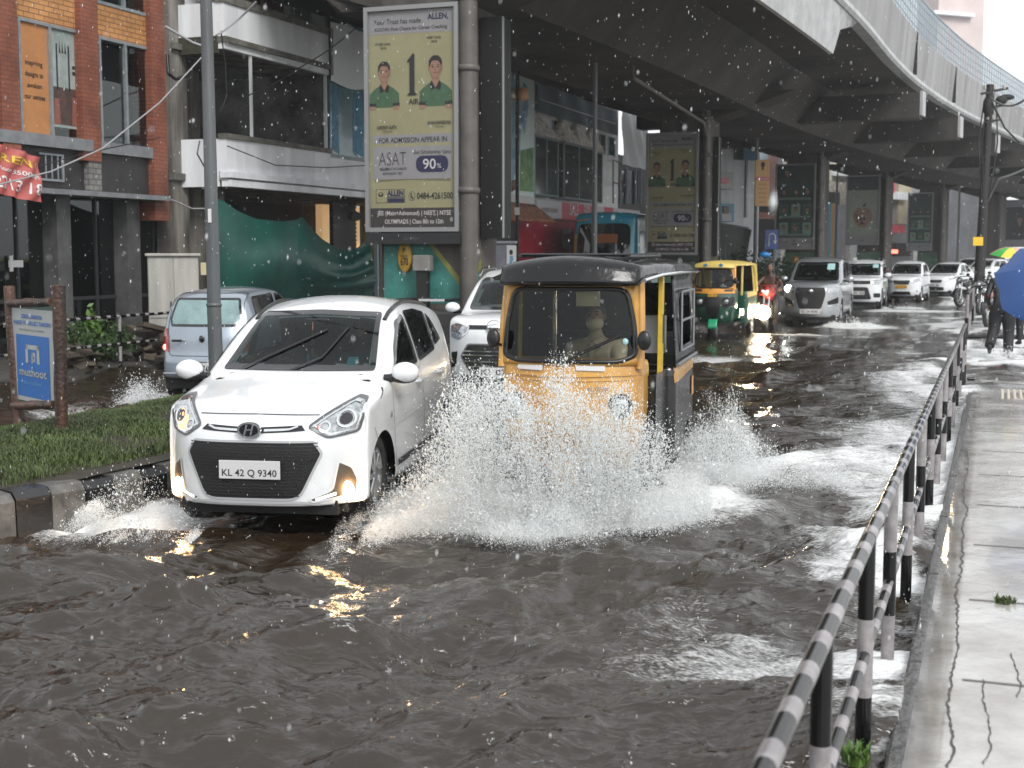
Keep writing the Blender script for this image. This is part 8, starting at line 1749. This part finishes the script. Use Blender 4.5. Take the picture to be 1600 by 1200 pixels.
q = MB(); q.tube([atY(1512, 592, 19.9) + Vector((0, 0, 0)), atY(1522, 592, 19.9)], .03, 6); o = q.build('pipe_stub', BLACKR if 0 else BLKR); tag(o, 'short dark pipe stub lying at the end of the foreground railing', 'pipe')
q = MB(); a_, b_ = atZ(1512, 526, .02), atZ(1700, 528, .02); q.tube([a_, b_], .045, 8); o = q.build('kerb_pipe', mat('dark_pipe', (0, 0, 0))); tag(o, 'long dark pipe lying across the flooded footpath behind the wading man', 'pipe')
# ---------------------------------------------------------------- spray
SPR = mat('white_water_spray', (.88, .90, .90), .12, coat=.3); _b = SPR.node_tree.nodes['Principled BSDF']; _n = SPR.node_tree.nodes; _l = SPR.node_tree.links
_tr = _n.new('ShaderNodeBsdfTranslucent'); _tr.inputs[0].default_value = (.92, .94, .94, 1); _mx = _n.new('ShaderNodeMixShader'); _mx.inputs[0].default_value = .45; _l.new(_b.outputs[0], _mx.inputs[1]); _l.new(_tr.outputs[0], _mx.inputs[2]); _l.new(_mx.outputs[0], _n['Material Output'].inputs[0])
OCT = np.array([(1, 0, 0), (-1, 0, 0), (0, 1, 0), (0, -1, 0), (0, 0, 1), (0, 0, -1)], float); OF = np.array([(0, 2, 4), (2, 1, 4), (1, 3, 4), (3, 0, 4), (2, 0, 5), (1, 2, 5), (3, 1, 5), (0, 3, 5)])
def drops(P, rad, r, stretch=None):
    n = len(P); S = rad[:, None] * r.uniform(.7, 1.3, (n, 3))
    V = P[:, None, :] + OCT[None] * S[:, None, :]
    if stretch is not None: V = V + stretch[:, None, :] * (OCT[None, :, 2:3]) * rad[:, None, None]
    return V.reshape(-1, 3), (OF[None] + np.arange(n)[:, None, None] * 6).reshape(-1, 3)
def flakes(P, s, r):
    n = len(P); V = P[:, None, :] + r.normal(0, 1, (n, 3, 3)) * s[:, None, None] * .7; return V.reshape(-1, 3), np.arange(3 * n).reshape(-1, 3)
def jets(srcs, env, nj, per, seed, ydep=.22, big=1., lean=0.):
    """srcs: [(x, y, weight, spread)] ; env: [(x, top z)]; fans of drops thrown up and out from each source"""
    r = np.random.default_rng(seed); ex = np.array([e[0] for e in env]); ez = np.array([e[1] for e in env]); w_ = np.array([s[2] for s in srcs]); w_ = w_ / w_.sum(); out = []; rad = []; st = []
    for _ in range(nj):
        s = srcs[r.choice(len(srcs), p=w_)]; x1 = s[0] + r.normal(0, s[3]); x1 = np.clip(x1, ex[0], ex[-1]); top = np.interp(x1, ex, ez) * (r.random()**.55) * (.75 + .5 * vnoise(np.array([x1 * 9.]), np.array([seed * 1.]), 3)[0]); x0 = s[0] + (x1 - s[0]) * r.uniform(.15, .8); y0 = s[1] + r.normal(0, .12); y1 = y0 + r.normal(-.12, ydep)
        n = max(3, int(per * r.uniform(.3, 1.7) * (.35 + top))); a = r.random(n)**r.uniform(.5, 1.6) * r.uniform(.85, 1.3); sp = .006 + .05 * a**1.5 * r.uniform(.3, 1.6)
        z = top * (1 - (1 - np.minimum(a, 1.3))**2); x = x0 + (x1 - x0) * a; y = y0 + (y1 - y0) * a
        out.append(np.stack([x, y, z], 1) + r.normal(0, 1, (n, 3)) * sp[:, None]); rad.append(np.exp(r.normal(math.log(.0020), .5, n)) * big); v = np.array([x1 - x0, y1 - y0, top * .8]); v = v / (np.linalg.norm(v) + 1e-6); st.append(np.tile(v * r.uniform(.2, 1.4), (n, 1)))
    P = np.concatenate(out); rad = np.concatenate(rad); st = np.concatenate(st); k = P[:, 2] > -.02
    return P[k], rad[k], st[k]
def mist(env, yc, n, seed, ydep=.22, size=.003, pw=1.3):
    r = np.random.default_rng(seed); ex = np.array([e[0] for e in env]); ez = np.array([e[1] for e in env]); P = []; tot = 0
    while tot < n:
        x = r.uniform(ex[0], ex[-1], n); t = np.interp(x, ex, ez); z = r.random(n)**pw * t * 1.02; y = np.interp(x, ex, yc if hasattr(yc, '__len__') else [yc] * len(ex)) + r.normal(0, ydep, n)
        d = fbm(x * 3.2 + 5, z * 3.2, seed, 4) * (1.15 - .55 * z / np.maximum(t, .05)); k = (r.random(n) < np.clip((d - .40) * 6.5, .01, 1)) & (r.random(n) < np.clip(t / .5, .1, 1)); P.append(np.stack([x, y, z], 1)[k]); tot += k.sum()
    return np.concatenate(P)[:n], np.exp(r.normal(math.log(size), .35, n))
def splash(label, parts, seed):
    Vs, Fs = [], []; base = 0; r = np.random.default_rng(seed)
    def add(V, Fq):
        nonlocal base
        Vs.append(V); Fs.append(Fq + base); base += len(V)
    for kind, a in parts:
        if kind == 'j': P, rad, st = jets(*a[:5], **a[5]); V, Fq = drops(P, rad, r, st)
        else: P, s = mist(*a[:4], **a[4]); V, Fq = flakes(P, s, r)
        add(V, Fq)
    o = fast_mesh('splash', np.concatenate(Vs), np.concatenate(Fs), SPR, smooth=False); return tag(o, label, 'splash', kind='stuff')
def E(pts, Y): return [((px - 800) / F * Y, max(.02, CAMZ - (py - 395) / F * Y)) for px, py in pts]
e1 = E([(575, 800), (610, 775), (640, 735), (665, 690), (690, 640), (720, 605), (760, 592), (800, 582), (850, 584), (900, 584), (940, 596), (975, 612), (1010, 650), (1050, 690), (1085, 735), (1130, 770)], 9.15)
ym = [8.6, 8.7, 8.9, 9.1, 9.2, 9.15, 9.1, 9.0, 8.95, 8.95, 9.0, 9.1, 9.2, 9.3, 9.5, 9.6]
splash('huge white spray of water thrown up in front of the yellow auto rickshaw', [
    ('j', ([(.30, 9.05, 3, .42), (-.25, 9.1, 2.4, .30), (.62, 9.1, 1.6, .28), (-.55, 8.9, 1.0, .25), (.9, 9.3, .7, .2)], e1, 1300, 86, 5, dict(ydep=.16))),
    ('m', (e1, ym, 170000, 8, dict(ydep=.10, size=.0030))), ('m', ([(a, min(b, .30)) for a, b in e1], ym, 130000, 9, dict(ydep=.18, size=.0034, pw=1.8))), ('m', ([(a - .15, .05 + .16 * vnoise(np.array([a * 5.]), np.array([1.]), 4)[0]) for a, b in e1], [y - .12 for y in ym], 60000, 19, dict(ydep=.20, size=.0028, pw=1.5)))], 1)
e2 = E([(1040, 745), (1060, 700), (1080, 640), (1105, 612), (1130, 618), (1160, 640), (1190, 672), (1230, 705), (1290, 715), (1330, 725)], 10.9)
splash('second white burst of spray behind the rear wheel, right of the yellow auto rickshaw', [('j', ([(1.45, 10.9, 2, .16), (1.7, 10.9, 2, .25), (2.1, 10.9, .6, .3)], e2, 420, 50, 6, dict(ydep=.2))), ('m', (e2, 10.9, 80000, 11, dict(ydep=.2, size=.0036)))], 2)
e3 = E([(60, 835), (110, 800), (150, 768), (185, 752), (215, 750), (245, 762), (265, 790), (300, 815)], 8.7)
splash('low thin spray between the striped kerb and the white hatchback', [('j', ([(-2.45, 8.75, 2, .16), (-2.7, 8.7, 1, .25)], e3, 110, 30, 7, dict(ydep=.10))), ('m', (e3, 8.7, 22000, 12, dict(ydep=.10, size=.0030)))], 3)
e3b = E([(560, 800), (575, 765), (590, 748), (615, 745), (650, 715), (690, 690), (720, 660), (740, 650)], 9.8)
splash('ragged spray along the flank of the white hatchback', [('j', ([(-1.0, 9.5, 2, .15), (-.75, 10.0, 2, .2), (-.4, 10.6, 1.2, .2)], e3b, 300, 40, 17, dict(ydep=.2))), ('m', (e3b, [9.2, 9.3, 9.5, 9.6, 9.9, 10.2, 10.6, 10.8], 42000, 22, dict(ydep=.12, size=.0030)))], 13)
for k, (lab, pts, Y, sx, n) in enumerate((('small spray behind the blue silver hatchback on the far carriageway', [(185, 625), (205, 596), (225, 588), (245, 590), (255, 620)], 16.6, .18, 5000), ('white wash beside the silver people carrier', [(1290, 512), (1315, 494), (1340, 496), (1375, 508)], 34, .5, 6000), ('white wash beside the boxy white SUV', [(1365, 492), (1395, 477), (1412, 480), (1440, 488)], 45, .6, 4000), ('water kicked up around the ankles of the wading man', [(1545, 562), (1560, 548), (1580, 546), (1592, 558)], 24.4, .15, 3000))):
    e = E(pts, Y); x = e[len(e) // 2][0]; z = .0012 * Y / 9 * 3.2
    splash(lab, [('j', ([(x, Y, 1, sx)], e, 110, 22, 30 + k, dict(ydep=.3, big=1 + Y / 25))), ('m', (e, Y, n, 40 + k, dict(ydep=.25, size=z * (.9 if Y > 20 else 1.0))))], 50 + k)
def rain():
    r = np.random.default_rng(77); N = 11000; P = np.stack([r.uniform(-6.5, 6.5, N), r.uniform(1.7, 11, N), r.uniform(.0, 5.5, N)], 1); st = np.tile(np.array([.35, .0, 3.6]), (N, 1)); V, Fq = drops(P, np.exp(r.normal(math.log(.00115), .35, N)), r, st)
    N = 5000; P2 = np.stack([r.uniform(-16, 20, N), r.uniform(11, 40, N), r.uniform(.0, 9, N)], 1); V2, F2 = drops(P2, np.exp(r.normal(math.log(.0030), .35, N)), r, np.tile(np.array([.35, .0, 3.4]), (N, 1)))
    K = 130; c = np.stack([r.uniform(-.42, .42, K), r.uniform(0, 1, K)], 1); yy = 2.6 + 18 * c[:, 1]**1.4; cx = c[:, 0] * yy; m = 7; a = r.uniform(0, 6.28, (K, m)); hh = r.random((K, m))**2 * .05; rr = .010 + hh * r.uniform(.1, .6, (K, m)); P3 = np.stack([cx[:, None] + rr * np.cos(a), yy[:, None] + rr * np.sin(a), hh + .02], -1).reshape(-1, 3); V3, F3 = drops(P3, np.exp(r.normal(math.log(.0018), .4, K * m)), r, np.tile(np.array([0, 0, .8]), (K * m, 1)))
    V = np.concatenate([V, V2, V3]); Fq = np.concatenate([Fq, F2 + 6 * 11000, F3 + 6 * 16000]); o = fast_mesh('rain', V, Fq, SPR, smooth=True); tag(o, 'raindrops falling through the whole street and bouncing off the water', 'rain', kind='stuff')
rain()
# ---------------------------------------------------------------- rain haze
q = MB(); q.lohi((-120, -12, -1.6), (190, 320, 58)); o = q.build('haze'); tag(o, 'thin grey rain haze filling the street', 'haze', kind='stuff')
m = bpy.data.materials.new('rain_haze'); m.use_nodes = True; n = m.node_tree.nodes; n.clear(); ou = n.new('ShaderNodeOutputMaterial'); pv = n.new('ShaderNodeVolumePrincipled'); pv.inputs['Density'].default_value = .0008; pv.inputs['Color'].default_value = (.93, .95, .97, 1); pv.inputs['Anisotropy'].default_value = .2
m.node_tree.links.new(pv.outputs[0], ou.inputs['Volume']); o.data.materials.append(m)
